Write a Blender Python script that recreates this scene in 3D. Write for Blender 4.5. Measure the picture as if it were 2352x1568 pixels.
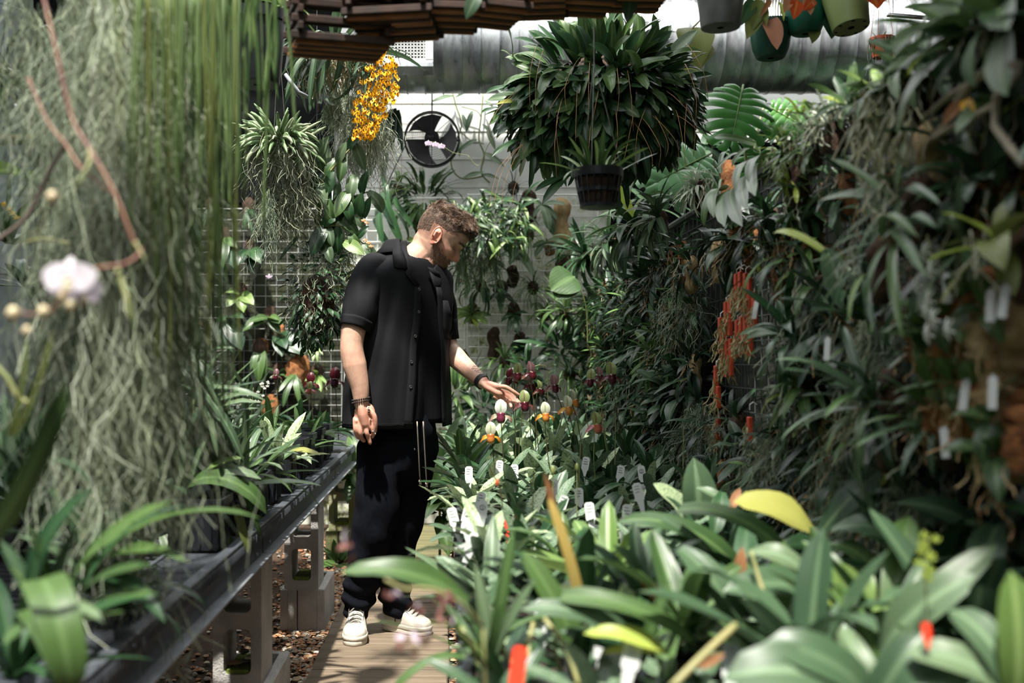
import bpy, math, random
import numpy as np
from mathutils import Vector, Matrix, Quaternion, Euler, noise
S = bpy.context.scene
COL = S.collection
for _o in list(bpy.data.objects): bpy.data.objects.remove(_o)
R = math.radians
ORD = ['', 'first', 'second', 'third', 'fourth', 'fifth', 'sixth', 'seventh', 'eighth', 'ninth', 'tenth', 'eleventh', 'twelfth', 'thirteenth', 'fourteenth', 'fifteenth', 'sixteenth', 'seventeenth', 'eighteenth', 'nineteenth', 'twentieth']; ORD += ['twenty-'+w for w in ORD[1:10]]+['thirtieth']+['thirty-'+w for w in ORD[1:10]]+['fortieth']
PI = math.pi
# ------------------------------------------------------------ camera, world, sun, exposure
FPX, CX, CY, CAMH = 2400.0, 1035.0, 830.0, 1.16
cam_d = bpy.data.cameras.new('camera'); cam = bpy.data.objects.new('camera', cam_d); COL.objects.link(cam)
cam.location = (0, 0, CAMH); cam.rotation_euler = (PI/2, 0, 0)
cam_d.sensor_width = 36; cam_d.lens = FPX/2352*36
cam_d.shift_x = (1176-CX)/2352; cam_d.shift_y = (CY-784)/2352
cam_d.clip_start = .05; cam_d.clip_end = 100
cam_d.dof.use_dof = True; cam_d.dof.focus_distance = 4.2; cam_d.dof.aperture_fstop = 2.4
S.camera = cam
S.view_settings.view_transform = 'Standard'; S.view_settings.look = 'None'
S.view_settings.gamma = 1; S.view_settings.use_curve_mapping = False
S.view_settings.exposure = 0.0
S.cycles.max_bounces = 6; S.cycles.diffuse_bounces = 3; S.cycles.glossy_bounces = 3
S.cycles.transmission_bounces = 4; S.cycles.transparent_max_bounces = 8
S.cycles.use_denoising = True
S.cycles.sample_clamp_indirect = 4
wd = bpy.data.worlds.new('sky'); S.world = wd; wd.use_nodes = True
_n = wd.node_tree.nodes; _n['Background'].inputs[0].default_value = (.97, .99, 1.0, 1); _n['Background'].inputs[1].default_value = 5.0
sun_d = bpy.data.lights.new('sun', 'SUN'); sun = bpy.data.objects.new('sun', sun_d); COL.objects.link(sun)
sun_d.energy = 11.0; sun_d.angle = R(1.5); sun_d.color = (1, .955, .88)
SUNDIR = Vector((.12, .38, -.92)).normalized()       # travel direction of the light
sun.rotation_euler = SUNDIR.to_track_quat('-Z', 'Y').to_euler()

def P(px, py, d):
    """a point of the greenhouse at distance d from the camera wall, seen at (px, py)"""
    return Vector(((px-CX)*d/FPX, d, CAMH-(py-CY)*d/FPX))

# ------------------------------------------------------------ materials
MATS = {}
def nt(m): return m.node_tree.nodes, m.node_tree.links
def ramp(N, stops):
    r = N.new('ShaderNodeValToRGB'); e = r.color_ramp.elements
    while len(e) < len(stops): e.new(0.5)
    for i, (p, c) in enumerate(stops):
        e[i].position = p; e[i].color = (c[0], c[1], c[2], 1)
    return r
def mat(name, col, rough=.5, metal=0, col2=None, scale=8, bump=0, bscale=60, spec=.5, stretch=None, detail=4, lo=.35, hi=.65, coord='Object', sheen=0):
    if name in MATS: return MATS[name]
    m = bpy.data.materials.new(name); m.use_nodes = True; N, L = nt(m)
    b = N['Principled BSDF']; b.inputs['Roughness'].default_value = rough; b.inputs['Metallic'].default_value = metal
    b.inputs['Specular IOR Level'].default_value = spec
    b.inputs['Base Color'].default_value = (*col, 1)
    if sheen: b.inputs['Sheen Weight'].default_value = sheen
    if col2 or bump:
        tc = N.new('ShaderNodeTexCoord'); src = tc.outputs[coord]
        if stretch:
            mp = N.new('ShaderNodeMapping'); mp.inputs['Scale'].default_value = stretch
            L.new(src, mp.inputs[0]); src = mp.outputs[0]
        if col2:
            nz = N.new('ShaderNodeTexNoise'); nz.inputs['Scale'].default_value = scale; nz.inputs['Detail'].default_value = detail
            L.new(src, nz.inputs['Vector'])
            r = ramp(N, [(lo, col), (hi, col2)]); L.new(nz.outputs[0], r.inputs[0]); L.new(r.outputs[0], b.inputs['Base Color'])
        if bump:
            n2 = N.new('ShaderNodeTexNoise'); n2.inputs['Scale'].default_value = bscale; n2.inputs['Detail'].default_value = 5
            L.new(src, n2.inputs['Vector'])
            bp = N.new('ShaderNodeBump'); bp.inputs['Strength'].default_value = bump; bp.inputs['Distance'].default_value = .004
            L.new(n2.outputs[0], bp.inputs['Height']); L.new(bp.outputs[0], b.inputs['Normal'])
    MATS[name] = m; return m
def leafmat(name, c1, c2, rough=.34, rib=None, mott=None, trans=.18, tip=None, spec=.36):
    """leaf: colour varies leaf by leaf (object random), paler midrib, optional mottling; a little light passes through"""
    if name in MATS: return MATS[name]
    m = bpy.data.materials.new(name); m.use_nodes = True; N, L = nt(m)
    b = N['Principled BSDF']; b.inputs['Roughness'].default_value = rough; b.inputs['Specular IOR Level'].default_value = spec
    oi = N.new('ShaderNodeObjectInfo'); uv = N.new('ShaderNodeUVMap'); sx = N.new('ShaderNodeSeparateXYZ'); L.new(uv.outputs[0], sx.inputs[0])
    tc = N.new('ShaderNodeTexCoord')
    nz = N.new('ShaderNodeTexNoise'); nz.inputs['Scale'].default_value = 5; L.new(tc.outputs['Object'], nz.inputs['Vector'])
    ad = N.new('ShaderNodeMath'); ad.operation = 'MULTIPLY_ADD'; ad.inputs[1].default_value = .75
    L.new(oi.outputs['Random'], ad.inputs[0])
    m2 = N.new('ShaderNodeMath'); m2.operation = 'MULTIPLY'; m2.inputs[1].default_value = .35; L.new(nz.outputs[0], m2.inputs[0]); L.new(m2.outputs[0], ad.inputs[2])
    r = ramp(N, [(.1, c1), (.95, c2)]); L.new(ad.outputs[0], r.inputs[0]); out = r.outputs[0]
    def mix(fac, a, colr):
        mx = N.new('ShaderNodeMix'); mx.data_type = 'RGBA'
        L.new(fac, mx.inputs[0]); L.new(a, mx.inputs[6]); mx.inputs[7].default_value = (*colr, 1); return mx.outputs[2]
    if mott:
        vz = N.new('ShaderNodeTexVoronoi'); vz.inputs['Scale'].default_value = mott[1]
        mp = N.new('ShaderNodeMapping'); mp.inputs['Scale'].default_value = (1.7, 2.3, 1)
        L.new(tc.outputs['Object'], mp.inputs[0]); L.new(mp.outputs[0], vz.inputs['Vector'])
        r2 = ramp(N, [(.22, (0, 0, 0)), (.52, (1, 1, 1))]); L.new(vz.outputs['Distance'], r2.inputs[0]); out = mix(r2.outputs[0], out, mott[0])
    if tip:
        r4 = ramp(N, [(.35, (0, 0, 0)), (1, (1, 1, 1))]); L.new(sx.outputs[0], r4.inputs[0]); out = mix(r4.outputs[0], out, tip)
    if rib:
        ab = N.new('ShaderNodeMath'); ab.operation = 'ABSOLUTE'; L.new(sx.outputs[1], ab.inputs[0])
        r3 = ramp(N, [(.03, (.7, .7, .7)), (.12, (0, 0, 0))]); L.new(ab.outputs[0], r3.inputs[0]); out = mix(r3.outputs[0], out, rib)
    L.new(out, b.inputs['Base Color'])
    wv = N.new('ShaderNodeTexWave'); wv.bands_direction = 'Y'; wv.inputs['Scale'].default_value = 7; wv.inputs['Distortion'].default_value = .4
    L.new(tc.outputs['Object'], wv.inputs['Vector'])
    bp = N.new('ShaderNodeBump'); bp.inputs['Strength'].default_value = .10; bp.inputs['Distance'].default_value = .002
    L.new(wv.outputs[1], bp.inputs['Height']); L.new(bp.outputs[0], b.inputs['Normal'])
    if trans:
        t = N.new('ShaderNodeBsdfTranslucent'); ms = N.new('ShaderNodeMixShader'); ms.inputs[0].default_value = trans
        L.new(out, t.inputs[0]); L.new(b.outputs[0], ms.inputs[1]); L.new(t.outputs[0], ms.inputs[2])
        L.new(ms.outputs[0], N['Material Output'].inputs[0])
    MATS[name] = m; return m

# leaf colours (linear)
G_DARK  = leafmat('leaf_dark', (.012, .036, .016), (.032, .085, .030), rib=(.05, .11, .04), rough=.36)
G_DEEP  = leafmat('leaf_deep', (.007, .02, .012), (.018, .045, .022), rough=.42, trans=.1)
G_MID   = leafmat('leaf_mid', (.028, .064, .021), (.072, .132, .036), rib=(.12, .2, .07), rough=.38)
G_LIGHT = leafmat('leaf_light', (.10, .18, .045), (.19, .28, .08), rib=(.3, .42, .15), rough=.4, trans=.25)
G_GREY  = leafmat('leaf_grey', (.055, .10, .052), (.12, .175, .09), rib=(.2, .3, .17), rough=.42)
G_BLUE  = leafmat('leaf_blue', (.026, .058, .030), (.062, .112, .055), rib=(.12, .19, .10), rough=.38)
G_YEL   = leafmat('leaf_yellow', (.27, .28, .065), (.36, .36, .09), rough=.4, trans=.3)
G_YG    = leafmat('leaf_lime', (.26, .36, .05), (.40, .48, .09), rib=(.3, .4, .1), rough=.4, trans=.3)
G_OLIVE = leafmat('leaf_olive', (.09, .12, .03), (.19, .22, .06), rough=.45)
G_MOTT  = leafmat('leaf_mottled', (.018, .06, .03), (.04, .10, .05), mott=((.15, .21, .13), 16), rough=.36, trans=.12)
G_MOTL  = leafmat('leaf_mottled_pale', (.06, .13, .06), (.10, .18, .08), mott=((.34, .42, .24), 14), rough=.38)
G_PURP  = leafmat('leaf_underside_purple', (.02, .008, .01), (.05, .02, .025), rough=.45)
G_BROWN = leafmat('leaf_dry', (.18, .075, .03), (.34, .16, .07), rough=.6)
G_RED   = leafmat('leaf_red', (.35, .03, .01), (.50, .10, .02), rough=.4, trans=.3, rib=(.5, .2, .05))
G_FERN  = leafmat('leaf_fern', (.05, .12, .025), (.11, .2, .05), rough=.5)
FINGER  = leafmat('finger_leaf', (.15, .24, .11), (.25, .36, .18), rough=.45, trans=.1)
MOSSG   = leafmat('moss_grey', (.25, .30, .19), (.40, .45, .30), rough=.8, trans=.15)
MOSSD   = leafmat('moss_dim', (.10, .14, .10), (.20, .24, .17), rough=.85, trans=.1)
MOSSL   = leafmat('moss_pale', (.33, .38, .28), (.5, .54, .42), rough=.8, trans=.15)
STRAND  = leafmat('strand_green', (.07, .12, .04), (.16, .24, .08), rough=.5, trans=.15)
ROOT    = mat('aerial_root', (.38, .40, .28), .7, col2=(.22, .2, .13), scale=30)
ROOTB   = mat('brown_root', (.42, .24, .10), .6, col2=(.25, .12, .05), scale=30)
SPIKE   = mat('flower_spike', (.045, .02, .018), .5, col2=(.07, .09, .02), scale=10)
STEMG   = mat('green_stem', (.13, .17, .05), .5, col2=(.22, .24, .08), scale=14)
CANE    = mat('cane', (.30, .27, .11), .55, col2=(.16, .2, .07), scale=18)
BARK    = mat('bark_orange', (.13, .045, .014), .95, col2=(.34, .14, .045), scale=38, bump=1, bscale=90)
BARKD   = mat('bark_dark', (.020, .012, .008), .95, col2=(.075, .038, .02), scale=34, bump=1, bscale=80)
CORK    = mat('cork', (.26, .17, .07), .9, col2=(.42, .31, .16), scale=26, bump=1, bscale=70)
PLAST   = mat('black_plastic', (.016, .018, .022), .38, bump=.15, bscale=200)
PLASTG  = mat('grey_black_plastic', (.04, .045, .055), .4, col2=(.025, .03, .04), scale=20)
WHITEP  = mat('white_plastic', (.58, .60, .58), .5)
REDP    = mat('red_plastic', (.75, .05, .02), .4)
TERRA   = mat('red_pot', (.62, .10, .03), .45)
GREENP  = mat('green_pot_plastic', (.012, .07, .045), .3, bump=.1)
TEALP   = mat('teal_pot_plastic', (.015, .12, .075), .3)
LIMEP   = mat('lime_pot_plastic', (.22, .29, .10), .45)
WIREW   = mat('white_wire', (.72, .74, .70), .4)
WIREG   = mat('galvanised_wire', (.35, .35, .33), .4, metal=.8)
INK     = mat('ink', (.02, .02, .025), .6)
SOIL    = mat('bark_mix', (.006, .005, .004), .95, col2=(.03, .018, .010), scale=50, bump=1, bscale=60)

# ------------------------------------------------------------ object helpers
def tag(o, label=None, cat=None, group=None, kind=None):
    if label: o['label'] = label
    if cat: o['category'] = cat
    if group: o['group'] = group
    if kind: o['kind'] = kind
    return o
def empty(name, loc=(0, 0, 0), rz=0, label=None, cat=None, group=None):
    o = bpy.data.objects.new(name, None); o.empty_display_size = .05; COL.objects.link(o)
    o.location = loc; o.rotation_euler = (0, 0, rz)
    return tag(o, label, cat, group)
def link(name, me, parent=None, M=None):
    o = bpy.data.objects.new(name, me); COL.objects.link(o)
    if parent: o.parent = parent
    if M is not None: o.matrix_basis = M
    return o
class MB:
    """collects shapes; build() links them as ONE mesh object"""
    def __init__(s): s.v = []; s.f = []; s.m = []; s.uv = []; s.n = 0; s.mats = []
    def mi(s, m):
        if m not in s.mats: s.mats.append(m)
        return s.mats.index(m)
    def add(s, vs, fs, m=None, uv=None):
        vs = np.asarray(vs, dtype=np.float64).reshape(-1, 3)
        k = s.mi(m) if m is not None else 0
        s.v.append(vs); s.uv.append(np.zeros((len(vs), 2)) if uv is None else np.asarray(uv, float).reshape(-1, 2))
        n = s.n
        for f in fs: s.f.append([i+n for i in f]); s.m.append(k)
        s.n += len(vs); return s
    def box(s, c, d, m=None, rot=None, bev=0):
        hx, hy, hz = d[0]/2, d[1]/2, d[2]/2
        if bev:
            b = min(bev, hx*.9, hy*.9, hz*.9); vs = []
            for z, k in ((-hz, b), (-hz+b, 0), (hz-b, 0), (hz, b)):
                x, y = hx-k, hy-k; e = b if k == 0 else b*.6
                vs += [(-x+e, -y, z), (x-e, -y, z), (x, -y+e, z), (x, y-e, z), (x-e, y, z), (-x+e, y, z), (-x, y-e, z), (-x, -y+e, z)]
            fs = [[7, 6, 5, 4, 3, 2, 1, 0], [24+i for i in range(8)]]
            for r_ in range(3):
                for i in range(8): fs.append([r_*8+i, r_*8+(i+1) % 8, (r_+1)*8+(i+1) % 8, (r_+1)*8+i])
        else:
            vs = [(x, y, z) for z in (-hz, hz) for x, y in ((-hx, -hy), (hx, -hy), (hx, hy), (-hx, hy))]
            fs = [[3, 2, 1, 0], [4, 5, 6, 7]]+[[i, (i+1) % 4, 4+(i+1) % 4, 4+i] for i in range(4)]
        vs = np.array(vs)
        if rot is not None: vs = vs @ np.array(rot.to_matrix() if hasattr(rot, 'to_matrix') else rot).T
        return s.add(vs+np.array(c), fs, m)
    def tube(s, pts, r, m=None, k=6, cap=True, flat=1.0, uvt=True):
        """round tube along pts; r is a number or one radius per point"""
        pts = np.asarray(pts, float); n = len(pts)
        rs = np.full(n, r) if np.isscalar(r) else np.asarray(r, float)
        t = np.gradient(pts, axis=0); t /= np.maximum(np.linalg.norm(t, axis=1), 1e-9)[:, None]
        a = np.array([0, 0, 1.]) if abs(t[0][2]) < .9 else np.array([1., 0, 0])
        u = np.cross(t[0], a); u /= np.linalg.norm(u); vs = []
        ang = np.arange(k)*2*PI/k
        for i in range(n):
            u = u-t[i]*np.dot(u, t[i]); u /= max(np.linalg.norm(u), 1e-9); w = np.cross(t[i], u)
            vs.append(pts[i]+rs[i]*(np.cos(ang)[:, None]*u+flat*np.sin(ang)[:, None]*w))
        fs = [[i*k+j, i*k+(j+1) % k, (i+1)*k+(j+1) % k, (i+1)*k+j] for i in range(n-1) for j in range(k)]
        if cap: fs += [list(range(k))[::-1], [(n-1)*k+j for j in range(k)]]
        uv = np.array([(i/(n-1), .5) for i in range(n) for j in range(k)])
        return s.add(np.concatenate(vs), fs, m, uv)
    def lathe(s, prof, m=None, k=24, c=(0, 0, 0), M=None, cap=True):
        """prof: list of (radius, z)"""
        vs = [(r*math.cos(2*PI*j/k), r*math.sin(2*PI*j/k), z) for r, z in prof for j in range(k)]
        fs = [[i*k+j, i*k+(j+1) % k, (i+1)*k+(j+1) % k, (i+1)*k+j] for i in range(len(prof)-1) for j in range(k)]
        if cap: fs += [list(range(k))[::-1], [(len(prof)-1)*k+j for j in range(k)]]
        vs = np.array(vs)
        if M is not None: vs = vs @ np.array(M.to_3x3()).T
        return s.add(vs+np.array(c), fs, m)
    def sphere(s, c, r, m=None, k=10, M=None):
        r = (r, r, r) if np.isscalar(r) else r
        prof = [(math.sin(PI*i/k), -math.cos(PI*i/k)) for i in range(k+1)]
        prof[0] = (1e-3, -1); prof[-1] = (1e-3, 1); kk = 2*k
        vs = np.array([(a*math.cos(2*PI*j/kk)*r[0], a*math.sin(2*PI*j/kk)*r[1], z*r[2]) for a, z in prof for j in range(kk)])
        fs = [[i*kk+j, i*kk+(j+1) % kk, (i+1)*kk+(j+1) % kk, (i+1)*kk+j] for i in range(k) for j in range(kk)]
        fs += [list(range(kk))[::-1], [k*kk+j for j in range(kk)]]
        if M is not None: vs = vs @ np.array(M.to_3x3()).T
        return s.add(vs+np.array(c), fs, m)
    def plate(s, poly, th, m=None, M=None):
        """flat polygon in xy with thickness in z"""
        n = len(poly); vs = [(x, y, -th/2) for x, y in poly]+[(x, y, th/2) for x, y in poly]
        fs = [list(range(n))[::-1], list(range(n, 2*n))]+[[i, (i+1) % n, n+(i+1) % n, n+i] for i in range(n)]
        vs = np.array(vs, float)
        if M is not None:
            A = np.array(M); vs = vs @ A[:3, :3].T+A[:3, 3]
        return s.add(vs, fs, m)
    def grid(s, G, m=None, wrap=False, uv=None):
        """G: array (rows, cols, 3)"""
        G = np.asarray(G, float); a, b = G.shape[:2]
        fs = [[i*b+j, i*b+(j+1) % b, (i+1)*b+(j+1) % b, (i+1)*b+j] for i in range(a-1) for j in range(b if wrap else b-1)]
        return s.add(G.reshape(-1, 3), fs, m, uv)
    def mesh(s, name, mat=None, smooth=True):
        me = bpy.data.meshes.new(name); V = np.concatenate(s.v)
        me.from_pydata(V.tolist(), [], s.f)
        ms = [mat] if mat is not None and not s.mats else (s.mats or [mat])
        for x in ms: me.materials.append(x)
        if len(ms) > 1: me.polygons.foreach_set('material_index', np.array(s.m, dtype=np.int32))
        if smooth: me.polygons.foreach_set('use_smooth', np.ones(len(s.f), dtype=bool))
        U = np.concatenate(s.uv)
        if U.any():
            ul = me.uv_layers.new(name='UVMap'); li = np.zeros(len(me.loops), dtype=np.int32); me.loops.foreach_get('vertex_index', li)
            ul.data.foreach_set('uv', U[li].astype(np.float32).ravel())
        me.update(); return me
    def build(s, name, mat=None, parent=None, smooth=False, M=None):
        me = s.mesh(name, mat, smooth)
        if smooth == 'auto':
            try: me.set_sharp_from_angle(angle=R(40))
            except Exception: pass
        return link(name, me, parent, M)

# ------------------------------------------------------------ leaves
def leaf_grid(kind, bend=.8, fold=.25, nu=9, wav=0, seed=0, twist=0):
    """unit-length leaf along +X, face up; returns verts, faces, uv. width relative to length set by kind"""
    rnd = random.Random(seed)
    t = np.linspace(0, 1, nu)
    W = {'strap': .045*np.clip(np.minimum(.75+t*3, 1), 0, 1)*np.sqrt(np.clip(1-((t-.35)/.65).clip(0)**2.6, 0, 1)),
         'grass': .018*np.sqrt(np.clip(1-t**2.2, 0, 1)),
         'lance': .085*np.sin(PI*np.clip(t*.93+.07, 0, 1))**.8,
         'narrow': .055*np.sin(PI*np.clip(t*.93+.07, 0, 1))**.7,
         'oblong': .135*np.clip(.35+t*2.2, 0, 1)*np.sqrt(np.clip(1-((t-.4)/.6).clip(0)**2.3, 0, 1)),
         'ovate': .19*np.sin(PI*np.clip(t*.94+.06, 0, 1)**.85)**.75,
         'broad': .26*np.sin(PI*np.clip(t*.95+.05, 0, 1)**.8)**.7,
         'heart': .36*np.where(t < .3, np.sqrt(np.clip(1-((t-.3)/.32)**2, 0, 1)), np.clip(1-(t-.3)/.7, 0, 1)**.75)}[kind]
    W = np.maximum(W, .0012)
    th = bend*(t-.15); dx = np.cos(th); dz = -np.sin(th)
    x = np.concatenate([[0], np.cumsum((dx[1:]+dx[:-1])/2)])/(nu-1)
    z = np.concatenate([[0], np.cumsum((dz[1:]+dz[:-1])/2)])/(nu-1)
    nx, nz = np.sin(th), np.cos(th)
    rows = []
    cols = [-1, -.5, 0, .5, 1]; uv = []
    for i in range(nu):
        w = W[i]; tw = twist*t[i]
        for c in cols:
            up = fold*abs(c)*w*1.2-(.35*w*fold*(abs(c) > .9))+(wav*w*math.sin(9*t[i]+c*2+seed) if abs(c) > .6 else 0)
            yy = c*w*math.cos(tw); up2 = up+c*w*math.sin(tw)
            rows.append((x[i]+nx[i]*up2, yy, z[i]+nz[i]*up2)); uv.append((t[i], c*.5 if c else 0.0))
    uv = [(a+1e-4, b) for a, b in uv]
    k = len(cols)
    fs = [[i*k+j, (i+1)*k+j, (i+1)*k+j+1, i*k+j+1] for i in range(nu-1) for j in range(k-1)]
    return np.array(rows), fs, uv
LEAFC = {}
BENDS = (.15, .6, 1.1, 1.7, 2.4)
def leaf_mesh(kind, bi, m, fold=.25, wav=.12):
    key = (kind, bi, m.name, fold, wav)
    if key not in LEAFC:
        b = MB()
        if kind == 'finger':
            t = np.linspace(0, 1, 8); th = BENDS[bi]*t
            x = np.concatenate([[0], np.cumsum(np.cos(th[1:]))])/7; z = -np.concatenate([[0], np.cumsum(np.sin(th[1:]))])/7
            b.tube(np.stack([x, 0*x, z], 1), .055*np.array([.7, .95, 1, 1, 1, .9, .7, .25]), m, k=6)
        else:
            v, f, uv = leaf_grid(kind, BENDS[bi], fold, wav=wav, seed=bi*3+len(kind), nu=7 if kind in ('grass', 'ovate') else 9)
            b.add(v, f, m, uv)
        LEAFC[key] = b.mesh('leaf')
    return LEAFC[key]
def frame(dirv, up, roll=0, s=(1, 1, 1), loc=(0, 0, 0)):
    X = Vector(dirv).normalized(); U = Vector(up)
    Z = U-X*U.dot(X)
    if Z.length < 1e-3: Z = Vector((0, 1, 0))-X*X.y
    Z.normalize()
    if roll: Z = Quaternion(X, roll) @ Z
    Y = Z.cross(X)
    M = Matrix.Identity(4)
    for i in range(3): M[i][0] = X[i]*s[0]; M[i][1] = Y[i]*s[1]; M[i][2] = Z[i]*s[2]; M[i][3] = loc[i]
    return M
def put_leaf(root, kind, m, dirv, L, W=1.0, bi=1, up=(0, 0, 1), base=(0, 0, 0), roll=0, name='leaf', label=None, fold=.25, wav=.12, acc=None):
    """one leaf as a part of root; W scales its width. With acc (an MB) it is joined into that mesh instead"""
    M = frame(dirv, up, roll, (L, L*W, L), base)
    me = leaf_mesh(kind, bi, m, fold, wav)
    if acc is not None:
        n = len(me.vertices); co = np.zeros(n*3); me.vertices.foreach_get('co', co); co = co.reshape(-1, 3)
        A = np.array(M); co = co @ A[:3, :3].T+A[:3, 3]
        key = me.name
        if key not in LFC: 
            nuv = np.zeros((n, 2)); uvl = me.uv_layers[0].data
            for lp in me.loops: nuv[lp.vertex_index] = uvl[lp.index].uv
            LFC[key] = ([list(p.vertices) for p in me.polygons], nuv)
        acc.add(co, LFC[key][0], m, LFC[key][1]); return None
    o = link(name, me, root, M)
    if label: o['label'] = label
    return o
LFC = {}
def jit(rnd, a): return Vector((rnd.uniform(-a, a), rnd.uniform(-a, a), rnd.uniform(-a, a)))
def rosette(root, rnd, kind, m, n, L, W=1.0, axis=(0, 0, 1), elev=(10, 70), az=(0, 360), bi=(1, 3), base=(0, 0, 0), br=.01, Lv=.25, acc=None, fan=False, fold=.25, up=None, mats2=None, yellow=0):
    """n leaves round an axis; fan=True keeps them in two ranks"""
    A = Vector(axis).normalized()
    B = A.orthogonal().normalized() if abs(A.z) < .99 else Vector((1, 0, 0)); C = A.cross(B)
    if abs(A.z) < .9:                                   # for a wall plant az=0 points up
        B = (Vector((0, 0, 1))-A*A.z).normalized(); C = A.cross(B)
    for i in range(n):
        q = (i+.5)/n
        if fan: phi = R(az[0]) + (0 if i % 2 else PI)+rnd.uniform(-.3, .3)
        else: phi = R(az[0]+(az[1]-az[0])*((i*.618+rnd.uniform(-.06, .06)) % 1))
        e = R(elev[0]+(elev[1]-elev[0])*q+rnd.uniform(-8, 8))
        r_ = B*math.cos(phi)+C*math.sin(phi)
        d = r_*math.cos(e)+A*math.sin(e)
        mm = m if not mats2 or rnd.random() > .3 else mats2
        if yellow and rnd.random() < yellow: mm = G_YG
        put_leaf(root, kind, mm, d, L*rnd.uniform(1-Lv, 1+Lv), W*rnd.uniform(.85, 1.15), rnd.randint(*bi), up or (A if abs(A.z) > .5 else (A*.4+Vector((0, 0, 1)))),
                 Vector(base)+r_*br*rnd.uniform(.2, 1), rnd.uniform(-.35, .35), acc=acc, fold=fold)
def curlstrand(rnd, p, L, seg=7, sway=.12, g=(0, 0, -1), r=.001, curl=.25):
    """points of one hanging strand"""
    n = max(3, int(seg)); st = L/n; d = Vector(g).normalized(); pts = [Vector(p)]
    w = Vector((rnd.uniform(-1, 1), rnd.uniform(-1, 1), 0))*sway
    for i in range(n):
        w = w*.6+Vector((rnd.uniform(-1, 1), rnd.uniform(-1, 1), rnd.uniform(-.6, .6)))*curl
        dd = (d+w).normalized(); pts.append(pts[-1]+dd*st)
    return [tuple(x) for x in pts]

CH = {}
def chord(kind, bi, m, fold, wav):
    k = (kind, bi)
    if k not in CH:
        me = leaf_mesh(kind, bi, m, fold, wav); v = max((v.co for v in me.vertices), key=lambda c: c.x*c.x+c.z*c.z); CH[k] = (v.x, v.z)
    return CH[k]
def leafpp(root, p0, p1, kind, m, W_=1.0, bi=1, up=(0, -.3, 1), roll=0, label=None, fold=.25, wav=.12, acc=None):
    """leaf whose base is at world p0 and tip at world p1 (arching by its bend)"""
    o = root.location if root is not None else Vector((0, 0, 0))
    a, c = Vector(p0)-o, Vector(p1)-o; X = (c-a); D = X.length; X.normalize()
    cx_, cz_ = chord(kind, bi, m, fold, wav); q = math.hypot(cx_, cz_); al = math.atan2(cz_, cx_)   # chord angle (negative: droops)
    U = Vector(up); Z = (U-X*U.dot(X)).normalized(); Y = Z.cross(X)
    if roll: Z = Quaternion(X, roll) @ Z; Y = Z.cross(X)
    d = X*math.cos(-al)+Z*math.sin(-al)
    z2 = -X*math.sin(-al)+Z*math.cos(-al)
    return put_leaf(root, kind, m, d, D/q, W_, bi, z2, a, 0, fold=fold, wav=wav, label=label, acc=acc)
# ------------------------------------------------------------ the setting
def struct(name, b, m=None, smooth=False, parent=None):
    o = b.build(name, m, parent, smooth)
    if parent is None: o['kind'] = 'structure'
    return o
YB = 7.45      # back wall
EARTH = mat('gravel_bed', (.045, .03, .02), .95, col2=(.10, .06, .035), scale=30, bump=1, bscale=70)
WALLW = mat('whitewash', (.72, .73, .70), .75, bump=.35, bscale=30)
N, L = nt(WALLW); tc = N.new('ShaderNodeTexCoord'); sx = N.new('ShaderNodeSeparateXYZ'); L.new(tc.outputs['Object'], sx.inputs[0])
n1 = N.new('ShaderNodeTexNoise'); n1.inputs['Scale'].default_value = 9; n1.inputs['Detail'].default_value = 9; n1.inputs['Roughness'].default_value = .75; L.new(tc.outputs['Object'], n1.inputs['Vector'])
n3 = N.new('ShaderNodeTexNoise'); n3.inputs['Scale'].default_value = 1.6; L.new(tc.outputs['Object'], n3.inputs['Vector'])
hz = N.new('ShaderNodeMapRange'); hz.inputs[1].default_value = 2.5; hz.inputs[2].default_value = 1.9; L.new(sx.outputs[2], hz.inputs[0])     # algae grows on the lower, wetter wall
sm_ = N.new('ShaderNodeMath'); sm_.operation = 'MULTIPLY_ADD'; sm_.inputs[1].default_value = .5; L.new(n3.outputs[0], sm_.inputs[0]); L.new(n1.outputs[0], sm_.inputs[2])
r1 = ramp(N, [(.78, (0, 0, 0)), (.97, (1, 1, 1))]); L.new(sm_.outputs[0], r1.inputs[0])
ma_ = N.new('ShaderNodeMath'); ma_.inputs[1].default_value = .17; L.new(r1.outputs[0], ma_.inputs[0]); mk = N.new('ShaderNodeMath'); mk.operation = 'MULTIPLY'; L.new(ma_.outputs[0], mk.inputs[0]); L.new(hz.outputs[0], mk.inputs[1])
r2_ = ramp(N, [(0, (.80, .81, .78)), (.17, (.60, .62, .52)), (.42, (.38, .41, .22)), (.75, (.10, .13, .05)), (1, (.035, .045, .02))]); L.new(mk.outputs[0], r2_.inputs[0]); L.new(r2_.outputs[0], N['Principled BSDF'].inputs['Base Color'])
DARKW = mat('dark_boards', (.05, .055, .05), .8, col2=(.10, .105, .10), scale=4)  # dark mottled tone of the right wall
PALEW = mat('bounce_panel', (.33, .38, .40), .35, col2=(.22, .27, .28), scale=1.5)
b = MB(); b.box((.7, 3.2, -.05), (7.6, 9.4, .1)); struct('floor', b, EARTH)
b = MB(); b.box((.7, YB+.1, 2.1), (7.6, .2, 4.2)); wb = struct('wall_back', b, WALLW)
wb['label'] = 'whitewashed block wall behind the wire grids'
b = MB(); b.box((-3.0, 3.2, 1.9), (.12, 9.4, 4.0)); struct('wall_left', b, mat('left_cladding', (.22, .25, .25), .6, col2=(.10, .12, .12), scale=3))
b = MB(); b.box((4.4, 3.2, 1.9), (.12, 9.4, 4.0)); struct('wall_right', b, DARKW)
b = MB(); b.box((.7, -1.5, 1.9), (7.6, .12, 4.0)); struct('wall_front', b, PALEW)  # unseen front wall, kept pale to bounce light
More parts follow.
